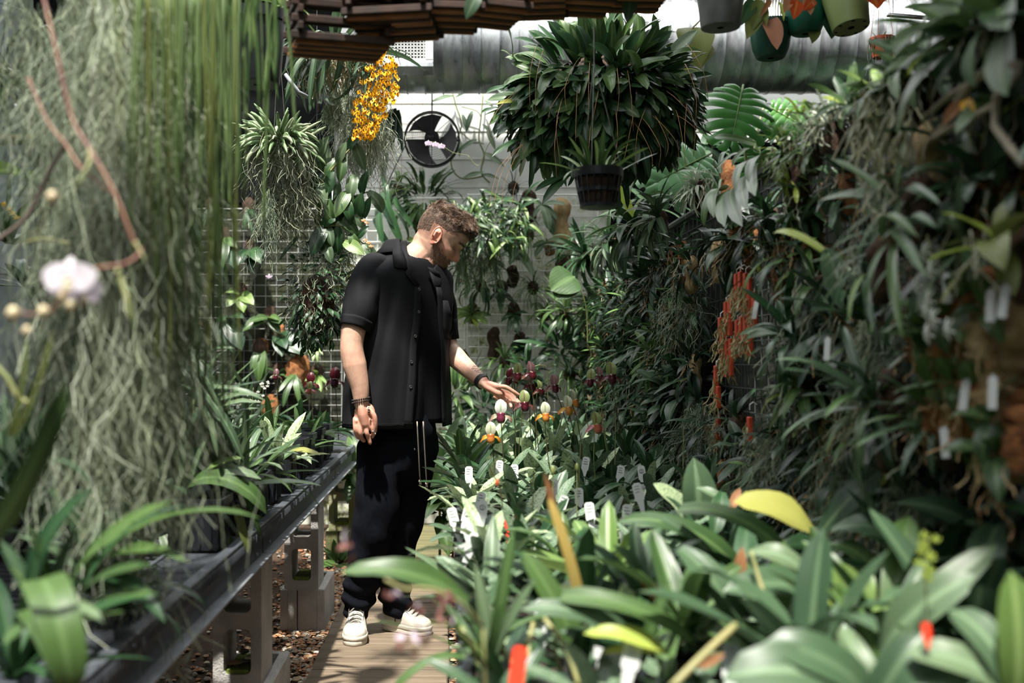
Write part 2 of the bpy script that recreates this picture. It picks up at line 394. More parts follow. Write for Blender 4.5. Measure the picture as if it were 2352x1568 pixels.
# unseen roof: timber purlins; boarding and gaps laid out to shape the light
ROOFW = mat('roof_timber', (.20, .12, .07), .7, col2=(.10, .06, .035), scale=6, stretch=(1, .1, 1))
b = MB()
b.box((.275, 2.4, 4.05), (.55, 2.4, .08)); b.box((2.64, 1.0, 4.05), (3.76, 5.2, .08)); b.box((.53, -.2, 4.05), (.46, 2.8, .08)); b.box((.655, 3.0, 4.05), (.21, 1.2, .08)); b.box((2.56, 4.4, 4.05), (3.92, 1.6, .08)); b.box((-2.2, 1.4, 4.05), (1.8, 6.0, .08)); b.box((-1.9, 7.2, 4.05), (2.4, .5, .08)); b.box((2.9, 7.2, 4.05), (3.2, .5, .08))
b.box((-.1, 6.75, 4.05), (2.4, .3, .08))  # extra board keeping sun off the upper back wall
struct('ceiling', b, ROOFW)
for i in range(6):
    b = MB(); b.box((.7, .6+i*1.25, 3.95), (7.4, .07, .14), ROOFW, bev=.01)
    o = struct('trim_%d' % (i+1), b)
BEAMR = mat('brown_beam', (.30, .16, .09), .6, col2=(.20, .10, .05), scale=5)
b = MB(); b.box((3.0, 6.55, 3.545), (4.2, .09, .12), BEAMR, bev=.008)
tag(b.build('timber_beam'), 'brown timber beam running just above the silver duct at the right', 'beam')

# --- joints of the block wall show faintly: recessed mortar courses as raised blocks would be <10 px deep relief -> real courses
b = MB()
for k in range(1, 18): b.box((.7, YB-.002, k*.2), (7.6, .006, .003))
struct('trim_7', b, mat('mortar', (.52, .53, .49), .9))

# --- board walk: cross planks
WOOD = mat('weathered_plank', (.105, .075, .048), .75, col2=(.20, .155, .105), scale=5, bump=.7, bscale=24, stretch=(.35, 6, 1), detail=7)
WOODM = mat('mossy_plank', (.09, .075, .038), .8, col2=(.15, .145, .06), scale=4, bump=.7, bscale=24, stretch=(.6, 4, 1), detail=7)
bw = empty('boardwalk', (-.26, 3.5, 0), 0, 'weathered timber boardwalk of cross planks under the man\'s shoes', 'boardwalk')
rnd = random.Random(4)
y = 2.62; i = 0
while y < 7.2:
    w = .345 if i else .5
    b = MB(); b.box((0, 0, 0), (.50+rnd.uniform(-.006, .008), w-.010, .036), WOODM if i > 7 else WOOD, bev=.005)
    o = b.build('plank', None, bw); o.location = (rnd.uniform(-.004, .004), y+w/2-3.5, .022+rnd.uniform(-.002, .002)); o.rotation_euler = (rnd.uniform(-.004, .004), 0, rnd.uniform(-.006, .006))
    y += w; i += 1
for sx in (-.2, .2):
    b = MB(); b.box((sx, 1.4, .003), (.06, 4.6, .004), WOOD); b.build('bearer', None, bw)

# --- gravel
STONES = [mat('stone_tan', (.36, .20, .10), .8, col2=(.52, .36, .22), scale=20), mat('stone_red', (.28, .11, .05), .8, col2=(.42, .2, .1), scale=20),
          mat('stone_grey', (.30, .27, .23), .8, col2=(.42, .39, .33), scale=20), mat('stone_pale', (.6, .52, .4), .8, col2=(.7, .66, .56), scale=20)]
def stone_pts(rnd, r):
    vs = []
    for z, rr in ((-.7, .55), (-.2, 1), (.3, .95), (.75, .5)):
        a0 = rnd.random()*6
        for j in range(6):
            a = a0+j*PI/3; q = rr*rnd.uniform(.75, 1.15)
            vs.append((q*math.cos(a)*r, q*math.sin(a)*r*.85, z*r*.65))
    fs = [[5, 4, 3, 2, 1, 0], [18, 19, 20, 21, 22, 23]]+[[i*6+j, i*6+(j+1) % 6, (i+1)*6+(j+1) % 6, (i+1)*6+j] for i in range(3) for j in range(6)]
    return vs, fs
rnd = random.Random(7); b = MB()
LIB = [stone_pts(rnd, 1) for _ in range(8)]
for i in range(5200):
    y = rnd.uniform(2.6, 6.8); x = -.50-abs(rnd.gauss(0, .22)) if rnd.random() < .9 else rnd.uniform(0.0, .12)
    if x < -1.3: continue
    r = rnd.uniform(.006, .016)*(1.25 if rnd.random() < .1 else 1)
    vs, fs = LIB[i % 8]; a = rnd.random()*6.28; V = np.array(vs)*r
    c, s_ = math.cos(a), math.sin(a); V = V @ np.array([[c, s_, 0], [-s_, c, 0], [0, 0, 1]])
    b.add(V+np.array((x, y, .006+rnd.uniform(0, .008))), fs, rnd.choices(STONES, (5, 4, 2, 1))[0])
g = b.build('gravel', None, None, 'auto'); tag(g, 'brown and tan gravel between the boardwalk and the block piers', 'gravel', kind='stuff')

# --- spiral duct
ZINC = bpy.data.materials.new('galvanised_duct'); ZINC.use_nodes = True; N, L = nt(ZINC)
bs = N['Principled BSDF']; bs.inputs['Metallic'].default_value = .75; bs.inputs['Base Color'].default_value = (.55, .58, .58, 1)
tc = N.new('ShaderNodeTexCoord'); nz = N.new('ShaderNodeTexNoise'); nz.inputs['Scale'].default_value = 5; nz.inputs['Detail'].default_value = 8; nz.inputs['Roughness'].default_value = .7
mp = N.new('ShaderNodeMapping'); mp.inputs['Scale'].default_value = (2.5, 1, .7); L.new(tc.outputs['Object'], mp.inputs[0]); L.new(mp.outputs[0], nz.inputs['Vector'])
rr = ramp(N, [(.38, (.24, .24, .24)), (.62, (.52, .52, .52))]); L.new(nz.outputs[0], rr.inputs[0]); L.new(rr.outputs[0], bs.inputs['Roughness'])
rc = ramp(N, [(.4, (.28, .30, .31)), (.66, (.52, .54, .55))]); L.new(nz.outputs[0], rc.inputs[0]); L.new(rc.outputs[0], bs.inputs['Base Color'])
DR = .30; DC = (0, 6.72, 3.19)
duct = empty('spiral_duct', (1.5, 6.72, 2.89), 0, 'large galvanised spiral ventilation duct running across below the roof', 'duct')
x = -.62; i = 0
while x < 4.2:
    b = MB(); w = .116
    prof = [(DR, 0), (DR, w-.012), (DR+.007, w-.009), (DR+.007, w-.003), (DR, w)]
    vs = []; k = 48
    for r_, zz in prof:
        for j in range(k):
            a = 2*PI*j/k; vs.append((x+zz+.03*j/k*0, r_*math.cos(a), r_*math.sin(a)))
    fs = [[p*k+j, p*k+(j+1) % k, (p+1)*k+(j+1) % k, (p+1)*k+j] for p in range(4) for j in range(k)]
    b.add(np.array(vs)-np.array((1.5, 0, -.30)), fs, ZINC)
    b.build('duct_section', None, duct, True); x += w; i += 1
b = MB(); b.lathe([(DR, 0), (.01, .002)], ZINC, k=48, M=Matrix.Rotation(-PI/2, 4, 'Y'), cap=False, c=(-.62-1.5, 0, .30)); b.build('end_cap', None, duct)
# air grille box on the duct
gr = empty('air_grille', tuple(P(931, 110, 6.3)), 0, 'white square-mesh air grille in a white frame on the duct', 'grille')
b = MB(); w, h = .335, .16
for (cx_, cz_, dx_, dz_) in ((0, -h/2, w, .022), (0, h/2, w, .022), (-w/2+.011, 0, .022, h), (w/2-.024, 0, .048, h)): b.box((cx_, 0, cz_), (dx_, .03, dz_), WHITEP, bev=.003)
b.build('frame', None, gr)
b = MB()
for k in range(14): b.box((-w/2+.024+k*.0195, 0, 0), (.0055, .01, h-.02), WHITEP)
for k in range(8): b.box((-.012, 0, -h/2+.014+k*.019), (w-.07, .01, .0055), WHITEP)
b.build('mesh', None, gr)
b = MB(); b.box((0, .09, .01), (w-.02, .15, h-.01), mat('duct_dark', (.03, .03, .03), .7)); b.build('back_box', None, gr)
b = MB(); b.box((.0, .07, -h/2-.025), (w, .19, .03), ZINC, bev=.003); b.build('lower_lip', None, gr)

# conduit pipe near the top right
b = MB(); a, c = P(2038, 34, 4.9), P(2172, 44, 4.9); b.tube([a, c], .011, mat('pipe_zinc', (.5, .52, .53), .35, metal=.9), 12)
for q_ in (.1, .9): m_ = a.lerp(c, q_); b.tube([m_, (m_.x, m_.y, 4.0)], .002, MATS['pipe_zinc'], 4)
tag(b.build('pipe', None, None, True), 'short galvanised pipe in front of the duct, upper right', 'pipe')

# --- white wire grid panels on the back wall
def gridpanel(x0, x1, z0, z1, yy, label, step=.0762, r=.0030, thick=.005, m=None):
    b = MB(); nx = int(round((x1-x0)/step)); nz_ = int(round((z1-z0)/step)); m = m or WIREW
    for i in range(nx+1):
        q = thick if i in (0, nx) or i % 8 == 4 else r
        b.tube([(x0+i*step, yy, z0), (x0+i*step, yy, z1)], q, m, 4)
    for i in range(nz_+1):
        q = thick if i in (0, nz_) else r
        b.tube([(x0, yy-.004, z0+i*step), (x1, yy-.004, z0+i*step)], q, m, 4)
    b.v = [v-np.array(((x0+x1)/2, yy, z0)) for v in b.v]
    o = b.build('wire_grid', None, None); o.location = ((x0+x1)/2, yy, z0); return tag(o, label, 'wire grid')
gridpanel(-1.98, -.76, .55, 2.22, YB-.14, 'white square wire grid on the wall left of the man, hung with broad-leaved orchids', m=mat('shaded_white_wire', (.30, .31, .29), .5), r=.0022)  # wire colour darkened here to offset the sun on this grid
gridpanel(-.74, .10, .55, 2.30, YB-.13, 'white square wire grid directly behind the man')
gridpanel(.12, 1.04, .50, 2.34, YB-.12, 'white square wire grid on the bright wall right of the man')
RUSTW = mat('rusty_wire', (.30, .17, .08), .7)
gridpanel(-.50, -.20, 2.30, 2.99, YB-.05, 'thin rusty wire mesh on the wall beside the black fan', .0762, .0013, .0016, RUSTW)
# white downlight/pipe column on the wall
# --- wall fan
fan = empty('cage_fan', tuple(P(992, 372, 6.95)), 0, 'round black caged wall fan hanging on the white wall', 'fan')
BLK = mat('fan_black', (.012, .012, .013), .4)
fc = Vector((0, 0, .155)); FR = .182
b = MB()
for rr_, yy in ((FR, 0), (FR, .05), (FR*.98, -.01)):
    b.tube([(rr_*math.cos(a), yy, rr_*math.sin(a)+fc.z) for a in np.linspace(0, 2*PI, 41)], .0055, BLK, 6, cap=False)
b.build('rim', None, fan, True)
b = MB()
for k in range(1, 13):
    rr_ = FR*k/13; b.tube([(rr_*math.cos(a), -.045*(1-(rr_/FR)**2)-.01, rr_*math.sin(a)+fc.z) for a in np.linspace(0, 2*PI, 33)], .0010, BLK, 3, cap=False)
for k in range(8):
    a = k*PI/4; b.tube([(q*FR*math.cos(a), -.045*(1-q*q)-.012, q*FR*math.sin(a)+fc.z) for q in np.linspace(.12, 1, 6)], .0022, BLK, 4)
b.build('front_guard', None, fan)
b = MB(); b.lathe([(.001, -.03), (.035, -.028), (.045, -.01), (.05, .06), (.001, .07)], BLK, 16, c=(0, .02, fc.z), M=Matrix.Rotation(PI/2, 4, 'X'), cap=False); b.build('motor', None, fan, True)
for k in range(3):
    a0 = R(95+120*k); vs = []
    for i in range(7):
        q = .2+.72*i/6
        for j in range(5):
            a = a0+(j/4-.5)*(.75+1.0*q)+q*.35
            vs.append((q*FR*math.cos(a), .02+.025*(j/4-.5), q*FR*math.sin(a)+fc.z))
    b = MB(); b.add(vs, [[i*5+j, i*5+j+1, (i+1)*5+j+1, (i+1)*5+j] for i in range(6) for j in range(4)], BLK); b.build('blade', None, fan, True)
b = MB(); b.tube([(0, .06, fc.z+FR), (0, .06, fc.z+.42)], .006, BLK, 6); b.tube([(-.19, .05, fc.z), (.19, .05, fc.z)], .008, BLK, 6); b.build('bracket', None, fan)
b = MB(); b.tube([tuple(Vector(q)) for q in ((-.18, .05, .12), (-.24, .25, .05), (-.3, .3, -.06), (-.33, .35, -.14))], .004, BLK, 5); b.build('cord', None, fan)

# dark, moss-stained board behind the left grid
b = MB(); b.box((0, 0, 0), (2.2, .03, 2.0), mat('mossy_board', (.012, .014, .008), .9, col2=(.05, .06, .02), scale=7, bump=1, bscale=50, lo=.45, hi=.75), bev=.004)
o = b.build('backing_board'); o.location = (-1.86, YB-.05, 1.30); tag(o, 'dark moss-stained board behind the left wire grid', 'board')
# black sheets added for the darkness behind the living wall and hanging moss
b = MB(); b.box((0, 0, 0), (3.2, .02, 2.7), mat('dark_sheet', (.005, .006, .006), .95, spec=.1), bev=.004)
o = b.build('dark_sheet'); o.location = (2.72, YB-.06, 1.36); tag(o, 'black sheet added for the dark rear wall behind the living wall', 'cloth')

b = MB(); b.box((0, 0, 0), (2.2, .02, 1.75), MATS['dark_sheet'], bev=.004)
o = b.build('dark_sheet'); o.location = (-1.92, YB-.08, 3.15); tag(o, 'black sheet added for the darkness high on the rear wall behind the hanging moss', 'cloth')
# ------------------------------------------------------------ the man
PD, PS = 4.30, FPX/4.30
def W(px, py, dd=0.0): return P(px, py, PD+dd)
SKIN = bpy.data.materials.new('skin'); SKIN.use_nodes = True; N, L = nt(SKIN)
bs = N['Principled BSDF']; bs.inputs['Roughness'].default_value = .5
at = N.new('ShaderNodeAttribute'); at.attribute_name = 'tone'; sp = N.new('ShaderNodeSeparateColor'); L.new(at.outputs['Color'], sp.inputs[0])
tc = N.new('ShaderNodeTexCoord'); nz = N.new('ShaderNodeTexNoise'); nz.inputs['Scale'].default_value = 45; nz.inputs['Detail'].default_value = 5; L.new(tc.outputs['Object'], nz.inputs['Vector'])
rp = ramp(N, [(.3, (.50, .28, .20)), (.7, (.60, .37, .27))]); L.new(nz.outputs[0], rp.inputs[0])
n2 = N.new('ShaderNodeTexNoise'); n2.inputs['Scale'].default_value = 420; n2.inputs['Detail'].default_value = 3; L.new(tc.outputs['Object'], n2.inputs['Vector'])
def mixn(N, L, fac, a, col):
    mx = N.new('ShaderNodeMix'); mx.data_type = 'RGBA'; L.new(fac, mx.inputs[0]); L.new(a, mx.inputs[6]); mx.inputs[7].default_value = (*col, 1); return mx.outputs[2]
o1 = mixn(N, L, sp.outputs[1], rp.outputs[0], (.60, .20, .13))          # ruddy: ear, cheek, nose, knuckles
mul = N.new('ShaderNodeMath'); mul.operation = 'MULTIPLY'; r5 = ramp(N, [(.36, (.35,)*3), (.6, (1,)*3)]); L.new(n2.outputs[0], r5.inputs[0]); L.new(sp.outputs[0], mul.inputs[0]); L.new(r5.outputs[0], mul.inputs[1])
o2 = mixn(N, L, mul.outputs[0], o1, (.13, .055, .03))                    # beard and cropped hair
L.new(o2, bs.inputs['Base Color']); bs.inputs['Subsurface Weight'].default_value = .08; bs.inputs['Subsurface Radius'].default_value = (.02, .008, .004)
bp = N.new('ShaderNodeBump'); bp.inputs['Strength'].default_value = .25; bp.inputs['Distance'].default_value = .0015; L.new(n2.outputs[0], bp.inputs['Height']); L.new(bp.outputs[0], bs.inputs['Normal'])
SHIRT = mat('black_shirt_cloth', (.0058, .006, .0072), .8, col2=(.008, .0085, .010), scale=6, bump=.12, bscale=500, spec=.18)
TEE = mat('black_jersey', (.0035, .0038, .005), .9, bump=.1, bscale=600, spec=.15)
PANTS = mat('navy_black_wool', (.003, .0036, .0065), .95, col2=(.005, .006, .0095), scale=60, bump=.3, bscale=400, spec=.12)
HAIR = mat('brown_hair', (.065, .037, .024), .65, col2=(.15, .092, .062), scale=45)
HAIRL = mat('brown_hair_light', (.17, .105, .068), .45, col2=(.29, .19, .125), scale=45)
LEATH = mat('white_leather', (.50, .475, .41), .5, bump=.15, bscale=90)
SOLE = mat('cream_rubber', (.54, .50, .41), .6)
CORD = mat('grey_cotton_cord', (.36, .32, .27), .9)
STEEL = mat('steel', (.6, .6, .6), .25, metal=1)

def remeshed(b, name, vox, smooth=6, fac=.5):
    me = b.mesh('tmp'); me.materials.clear(); o = bpy.data.objects.new('tmp', me); COL.objects.link(o)
    r = o.modifiers.new('r', 'REMESH'); r.mode = 'VOXEL'; r.voxel_size = vox; r.use_smooth_shade = True
    s_ = o.modifiers.new('s', 'SMOOTH'); s_.iterations = smooth; s_.factor = fac
    dg = bpy.context.evaluated_depsgraph_get(); m2 = bpy.data.meshes.new_from_object(o.evaluated_get(dg)); m2.name = name
    bpy.data.objects.remove(o); bpy.data.meshes.remove(me); m2.materials.clear(); return m2
def limb(b, pts, rs, k=20, flat=1.0):
    """smooth tapering limb with rounded ends through joints"""
    pts = [Vector(p) for p in pts]; P_ = []; Rr = []
    n = len(pts)
    for i in range(n-1):
        p0 = pts[max(i-1, 0)]; p1 = pts[i]; p2 = pts[i+1]; p3 = pts[min(i+2, n-1)]
        for t in np.linspace(0, 1, 7)[:-1 if i < n-2 else None]:
            P_.append(.5*((2*p1)+(p2-p0)*t+(2*p0-5*p1+4*p2-p3)*t*t+(3*p1-p0-3*p2+p3)*t**3)); Rr.append(rs[i]*(1-t)+rs[i+1]*t)
    d0 = (P_[0]-P_[1]).normalized(); d1 = (P_[-1]-P_[-2]).normalized()
    e0 = [(P_[0]+d0*Rr[0]*q, Rr[0]*math.sqrt(1-q*q)) for q in (.97, .8, .5)]; e1 = [(P_[-1]+d1*Rr[-1]*q, Rr[-1]*math.sqrt(1-q*q)) for q in (.5, .8, .97)]
    A = [tuple(p) for p, _ in e0]+[tuple(p) for p in P_]+[tuple(p) for p, _ in e1]
    b.tube(A, [q for _, q in e0]+Rr+[q for _, q in e1], None, k, flat=flat)

# ---- head, in its own frame: x forward, y to his left, z up, origin between the ears
def G1(v, m, s): return math.exp(-((v-m)/s)**2)  # dark backing added for the shade between the mounted plants
HZ = [-.118, -.114, -.105, -.092, -.075, -.055, -.035, -.012, .01, .03, .055, .08, .10, .113, .120, .123]
HF = [.058, .069, .079, .0835, .081, .080, .0815, .082, .081, .088, .091, .084, .066, .045, .022, .004]
HB = [.020, .000, -.018, -.034, -.050, -.066, -.080, -.091, -.099, -.103, -.104, -.096, -.080, -.060, -.038, -.015]
HW = [.018, .030, .042, .051, .059, .064, .067, .0705, .0735, .0765, .0775, .071, .058, .042, .025, .008]
def head_pt(z, th):
    f = np.interp(z, HZ, HF); bk = np.interp(z, HZ, HB); w = np.interp(z, HZ, HW)
    c = (f*.35+bk*.65) if z > -.04 else (f*.3+bk*.7); ct, st = math.cos(th), math.sin(th)
    e = .88 if ct > 0 else .95
    x = c+((f-c) if ct > 0 else (c-bk))*math.copysign(abs(ct)**e, ct); y = w*math.copysign(abs(st)**.92, st)
    if ct > 0:
        q = abs(y)
        x += G1(y, 0, .009+.12*max(0, -(z+.0))*1.0)*float(np.interp(z, [-.046, -.040, -.035, -.027, -.015, .0, .014, .026], [0, .004, .019, .0275, .021, .012, .006, .002]))
        x += .006*G1(q, .0125, .005)*G1(z, -.032, .007)
        x += .005*G1(z, .026, .008)*G1(q, .022, .024)
        x -= .013*G1(q, .030, .014)*G1(z, .006, .011)
        x += .0065*G1(q, .031, .0095)*G1(z, .003, .007)
        x -= .002*G1(q, .031, .014)*G1(z, -.0045, .0022)
        x += .006*G1(q, .047, .016)*G1(z, -.020, .012)
        x += .0065*G1(y, 0, .021)*G1(z, -.0545, .0045)+.006*G1(y, 0, .018)*G1(z, -.067, .005)
        x -= .005*G1(y, 0, .024)*G1(z, -.0605, .0024)
        x -= .003*G1(y, 0, .02)*G1(z, -.077, .005); x += .005*G1(y, 0, .02)*G1(z, -.094, .011)
        x -= .004*G1(q, .036, .008)*G1(z, -.05, .016)
    return (x, y, z)
HS = 1.09; HROT = Matrix.Rotation(R(2), 4, 'Z') @ Matrix.Rotation(R(35), 4, 'Y')   # looks right and down
HO = W(1010, 550, .01)
HM = Matrix.Translation(HO) @ HROT @ Matrix.Diagonal((HS, HS, HS, 1))
HMI = HM.inverted()
def hp(v): return HM @ Vector(v)
bb = MB()
zs = np.concatenate([np.linspace(-.118, .113, 90), [.117, .120, .1225]]); G = np.array([[tuple(hp(head_pt(z, th))) for th in np.linspace(0, 2*PI, 97)[:-1]] for z in zs])
bb.grid(G, None, wrap=True); k0 = bb.n-96*len(zs); bb.f.append([k0+i for i in range(96)][::-1]); bb.m.append(0); bb.f.append([k0+96*(len(zs)-1)+i for i in range(96)]); bb.m.append(0)
for sy in (-1, 1):       # ears: helix ring, bowl, lobe, tragus
    ec = Vector((-.012, sy*.0755, -.004))
    ring = []
    for q in np.linspace(-.25, 1.12, 18):
        a = PI*1.5*q+R(-50)
        ring.append(hp(ec+Vector((-.002+.0165*math.cos(a)-.005*math.sin(a), sy*(.010+.004*math.sin(a)-.004*math.cos(a)), .002+.031*math.sin(a)))))
    bb.tube([tuple(p) for p in ring], .0040, None, 8)
    bb.sphere(hp(ec+Vector((-.004, sy*.0015, 0))), (.015*HS, .0042, .026*HS), None, 8, M=HROT)
    bb.tube([tuple(hp(ec+Vector((-.010+.006*q, sy*(.008), .014-.030*q)))) for q in (0, .3, .6, 1)], [.002, .0034, .0034, .002], None, 6)
    bb.sphere(hp(ec+Vector((-.001, sy*.0075, -.031))), (.0085*HS, .004, .009*HS), None, 8, M=HROT)
    bb.sphere(hp(ec+Vector((.0135, sy*.002, -.006))), (.004, .005, .007), None, 6, M=HROT)
# neck and trunk
nb = W(950, 612, 0)
limb(bb, [hp((-.030, 0, -.03)), W(975, 577, .005), W(948, 606, 0), W(934, 650, 0)], [.064, .064, .068, .075])
limb(bb, [hp((.005, .0, -.062)), W(985, 600, -.01), W(968, 622, -.03)], [.036, .044, .04])
limb(bb, [W(930, 640), W(922, 760), W(920, 960)], [.11, .125, .13])
limb(bb, [W(872, 640, -.10), W(930, 625, 0), W(992, 645, .11)], [.045, .055, .045])
limb(bb, [W(885, 1000, -.05), W(862, 1190, -.075), W(845, 1265, -.05), W(820, 1425, -.0)], [.07, .045, .04, .03]); limb(bb, [W(945, 1000, .05), W(931, 1190, .04), W(918, 1265, .05), W(908, 1420, .06)], [.07, .045, .04, .03])
# his right arm hangs at his side
limb(bb, [W(858, 632, -.13), W(822, 715, -.20), W(808, 790, -.235), W(815, 840, -.245), W(827, 890, -.25), W(830, 928, -.25)], [.048, .052, .0455, .047, .036, .0275])
limb(bb, [W(829, 926, -.25), W(834, 950, -.25), W(839, 972, -.245)], [.027, .036, .036], flat=.62)
bb.sphere(W(838, 951, -.247), (.042, .015, .050), None, 10)
def finger(pts, r, dd): limb(bb, [W(x, y, dd+e) for x, y, e in pts], [r*1.05, r, r*.94, r*.82][:len(pts)], k=12)
DR_ = -.26
finger([(815, 962, .012), (816, 984, .000), (820, 1000, .012), (825, 1006, .028)], .0090, DR_)
finger([(826, 966, .008), (827, 990, -.006), (831, 1006, .006), (836, 1012, .022)], .0096, DR_)
finger([(839, 967, .006), (842, 992, -.008), (846, 1004, .000), (850, 1017, .004)], .0098, DR_)
finger([(851, 962, .008), (856, 982, .0), (857, 996, .008), (855, 1003, .022)], .0094, DR_)
finger([(846, 938, .0), (859, 954, -.008), (862, 974, -.004), (861, 990, .004)], .0105, DR_)
for x, y in ((818, 967), (829, 971), (841, 971), (851, 966)): bb.sphere(W(x, y, DR_+.003), .0098, None, 6)
# his left arm reaches out to the flowers
limb(bb, [W(998, 650, .13), W(1016, 715, .16), W(1026, 792, .15), W(1048, 822, .11), W(1084, 856, .03), W(1108, 877, -.03)], [.044, .048, .046, .044, .034, .0275])
limb(bb, [W(1108, 877, -.03), W(1126, 889, -.05), W(1143, 899, -.06)], [.0265, .034, .031], flat=.60)
DL = -.065
finger([(1142, 888, -.01), (1160, 888, -.022), (1176, 897, -.022), (1190, 906, -.016)], .0092, DL)     # thumb
limb(bb, [W(1124, 882, DL), W(1142, 887, DL-.012)], [.014, .013])
finger([(1146, 896, .02), (1170, 903, .03), (1184, 915, .022), (1193, 924, .01)], .0085, DL)
finger([(1146, 902, .01), (1168, 911, .02), (1180, 922, .012), (1187, 931, .0)], .0088, DL)
finger([(1142, 908, 0), (1160, 917, .008), (1171, 926, .0), (1174, 934, -.012)], .0084, DL)
finger([(1136, 911, -.01), (1150, 921, -.005), (1160, 927, -.012), (1161, 934, -.022)], .0075, DL)
me = remeshed(bb, 'body', .0031, 4, .45)
me.materials.append(SKIN)
n = len(me.vertices); co = np.zeros(n*3); me.vertices.foreach_get('co', co); co = co.reshape(-1, 3)
HI = np.array(HMI); lo = co @ HI[:3, :3].T+HI[:3, 3]
X_, Y_, Z_ = lo[:, 0], lo[:, 1], lo[:, 2]; inh = (np.abs(Y_) < .10) & (Z_ > -.14) & (X_ > -.14) & (Z_ < .2)
sg = lambda v, a, b_: np.clip((v-a)/(b_-a), 0, 1)
jawline = -.022-.026*sg(X_, .01, .065)                 # beard below this line
beard = sg(jawline-Z_, -.012, .018)*sg(X_, -.012, .012)*sg(Z_+.0-(-.135), 0, .01)
mous = np.exp(-((Z_+.046)/.006)**2)*(np.abs(Y_) < .030)*(X_ > .07)*.8
lips = np.exp(-((Z_+.061)/.008)**2)*(np.abs(Y_) < .022)*(X_ > .078)
beard = np.maximum(beard*1.0, mous*1.2)*(1-.8*lips)
sideb = sg(Z_, -.028, .0)*sg(.024-X_, 0, .012)*sg(X_, -.002, .01)*(Z_ < .05)*.7
nape = sg(Z_, -.055, .005)*sg(-.020-X_, 0, .02)*.9
tpl = sg(Z_, .02, .045)*sg(.062-X_, 0, .02)*.9
brow = np.exp(-((Z_-.0275-.1*np.abs(np.abs(Y_)-.03))/.0045)**2)*(X_ > .05)*(np.abs(Y_) > .014)*(np.abs(Y_) < .05)*.85
lash = np.exp(-((Z_+.0030)/.0024)**2)*(X_ > .055)*(np.abs(Y_) > .018)*(np.abs(Y_) < .044)*.9
dark = np.clip(np.maximum.reduce([beard, sideb, nape, tpl, brow, lash]), 0, 1)*inh
ear = (np.abs(Y_) > .0795)*(np.abs(X_+.012) < .03)*(np.abs(Z_) < .045); dark = np.where(ear, 0, dark)
rud = np.clip(ear*.75+np.exp(-((Z_+.03)/.02)**2-((X_-.1)/.03)**2)*.6+np.exp(-((Z_+.03)/.03)**2-((X_-.04)/.03)**2)*.35+lips*.7, 0, 1)*inh
hand = ((co[:, 2] < W(0, 930)[2]) & (co[:, 2] > W(0, 1030)[2]) & (co[:, 0] < W(875, 0, -.17)[0])) | (co[:, 0] > W(1112, 0, -.04)[0])
rud = np.maximum(rud, hand*.38)
ca = me.color_attributes.new('tone', 'FLOAT_COLOR', 'POINT'); cc = np.zeros((n, 4)); cc[:, 0] = dark; cc[:, 1] = rud; cc[:, 3] = 1
ca.data.foreach_set('color', cc.astype(np.float32).ravel())
root = W(905, 1458, 0); root.z = .04
man = empty('person', tuple(root), 0, 'man in black short-sleeved shirt and dark trousers looking down, touching a slipper orchid', 'person')
def mlink(name, me_, label=None):
    o = link(name, me_, man, Matrix.Translation(-root)); 
    if label: o['label'] = label
    return o
def mb(b, name, smooth=True, label=None):
    o = b.build(name, None, man, smooth, Matrix.Translation(-root))
    if label: o['label'] = label
    return o
body = mlink('body', me, 'fair skin, short ginger-brown beard and bare forearms')
# ---- hair
rnd = random.Random(11)
hb = MB()
def scalp(u, v):      # u round the head (0 front), v 0 hairline .. 1 crown
    th = u*2*PI
    front = math.cos(th)
    z0 = .060 if front > .55 else (.036 if front > -.2 else .0+.015*front)
    if front > .3: z0 = .036+(.064-.036)*min(1, (front-.3)/.45)
    z = z0+(.1225-z0)*v
    return head_pt(min(z, .1225), th)
cap = []
for v in np.linspace(0, 1, 26):
    row = []
    for u in np.linspace(0, 1, 73)[:-1]:
        p = Vector(scalp(u, v)); nn = Vector((p.x+.01, p.y, (p.z-.02)*1.1)).normalized()
        th = u*2*PI; fr = max(0, math.cos(th))
        thick = .0008+.011*sg(p.z, .06, .105)*(1+.2*fr)+.012*fr**2*sg(p.z, .058, .085)*(1-.4*v)
        nzv = noise.noise(p*55)*.35+noise.noise(p*120)*.25
        row.append(tuple(HM @ (p+nn*thick*.72*(1+nzv)+Vector((.002*fr*sg(p.z, .06, .09), 0, 0)))))
    cap.append(row)
hb.grid(np.array(cap), HAIR, wrap=True); k0 = hb.n-72; hb.f.append([k0+i for i in range(72)]); hb.m.append(0)
for i in range(13500):
    u, v = rnd.random(), rnd.random()**(.75 if i % 3 else .45)
    p = Vector(scalp(u, v)); th = u*2*PI; fr = math.cos(th)
    nn = Vector((p.x+.01, p.y, (p.z-.02)*1.1)).normalized(); top = float(sg(p.z, .06, .10)); ff = max(0, fr)
    thick = .001+.011*top*(1+.2*ff)+.012*ff**2*float(sg(p.z, .058, .085))*(1-.4*v)
    p2 = p+nn*thick*rnd.uniform(.5, 1.1)+Vector((.002*ff*float(sg(p.z, .06, .09)), 0, 0))
    Ln = (.006+.017*top)*rnd.uniform(.6, 1.2)
    w = noise.noise_vector(p*38)*1.6*top                     # locks run together
    d = (nn*.30+Vector((.85*top-.35*(1-top), 0, -.9*(1-top)+.05*top))+w*1.15+jit(rnd, .18)).normalized()
    cv = nn.cross(Vector((0, 1, 0)))*-.55*top+w*.5; pts = []
    for q in range(4): pts.append(tuple(HM @ (p2+d*(Ln*q/3)))); p2 = p2+d*(Ln*.02); d = (d+cv*.35-nn*.12).normalized()
    hb.tube(pts, [.00055, .0007, .0006, .0002] if top > .3 else [.0004, .00045, .0004, .0002], HAIRL if rnd.random() < (.25+.3*(w.z > 0)) else HAIR, 3, cap=False)
mb(hb, 'hair', True, 'short brown hair, wavy on top and cropped at the sides')
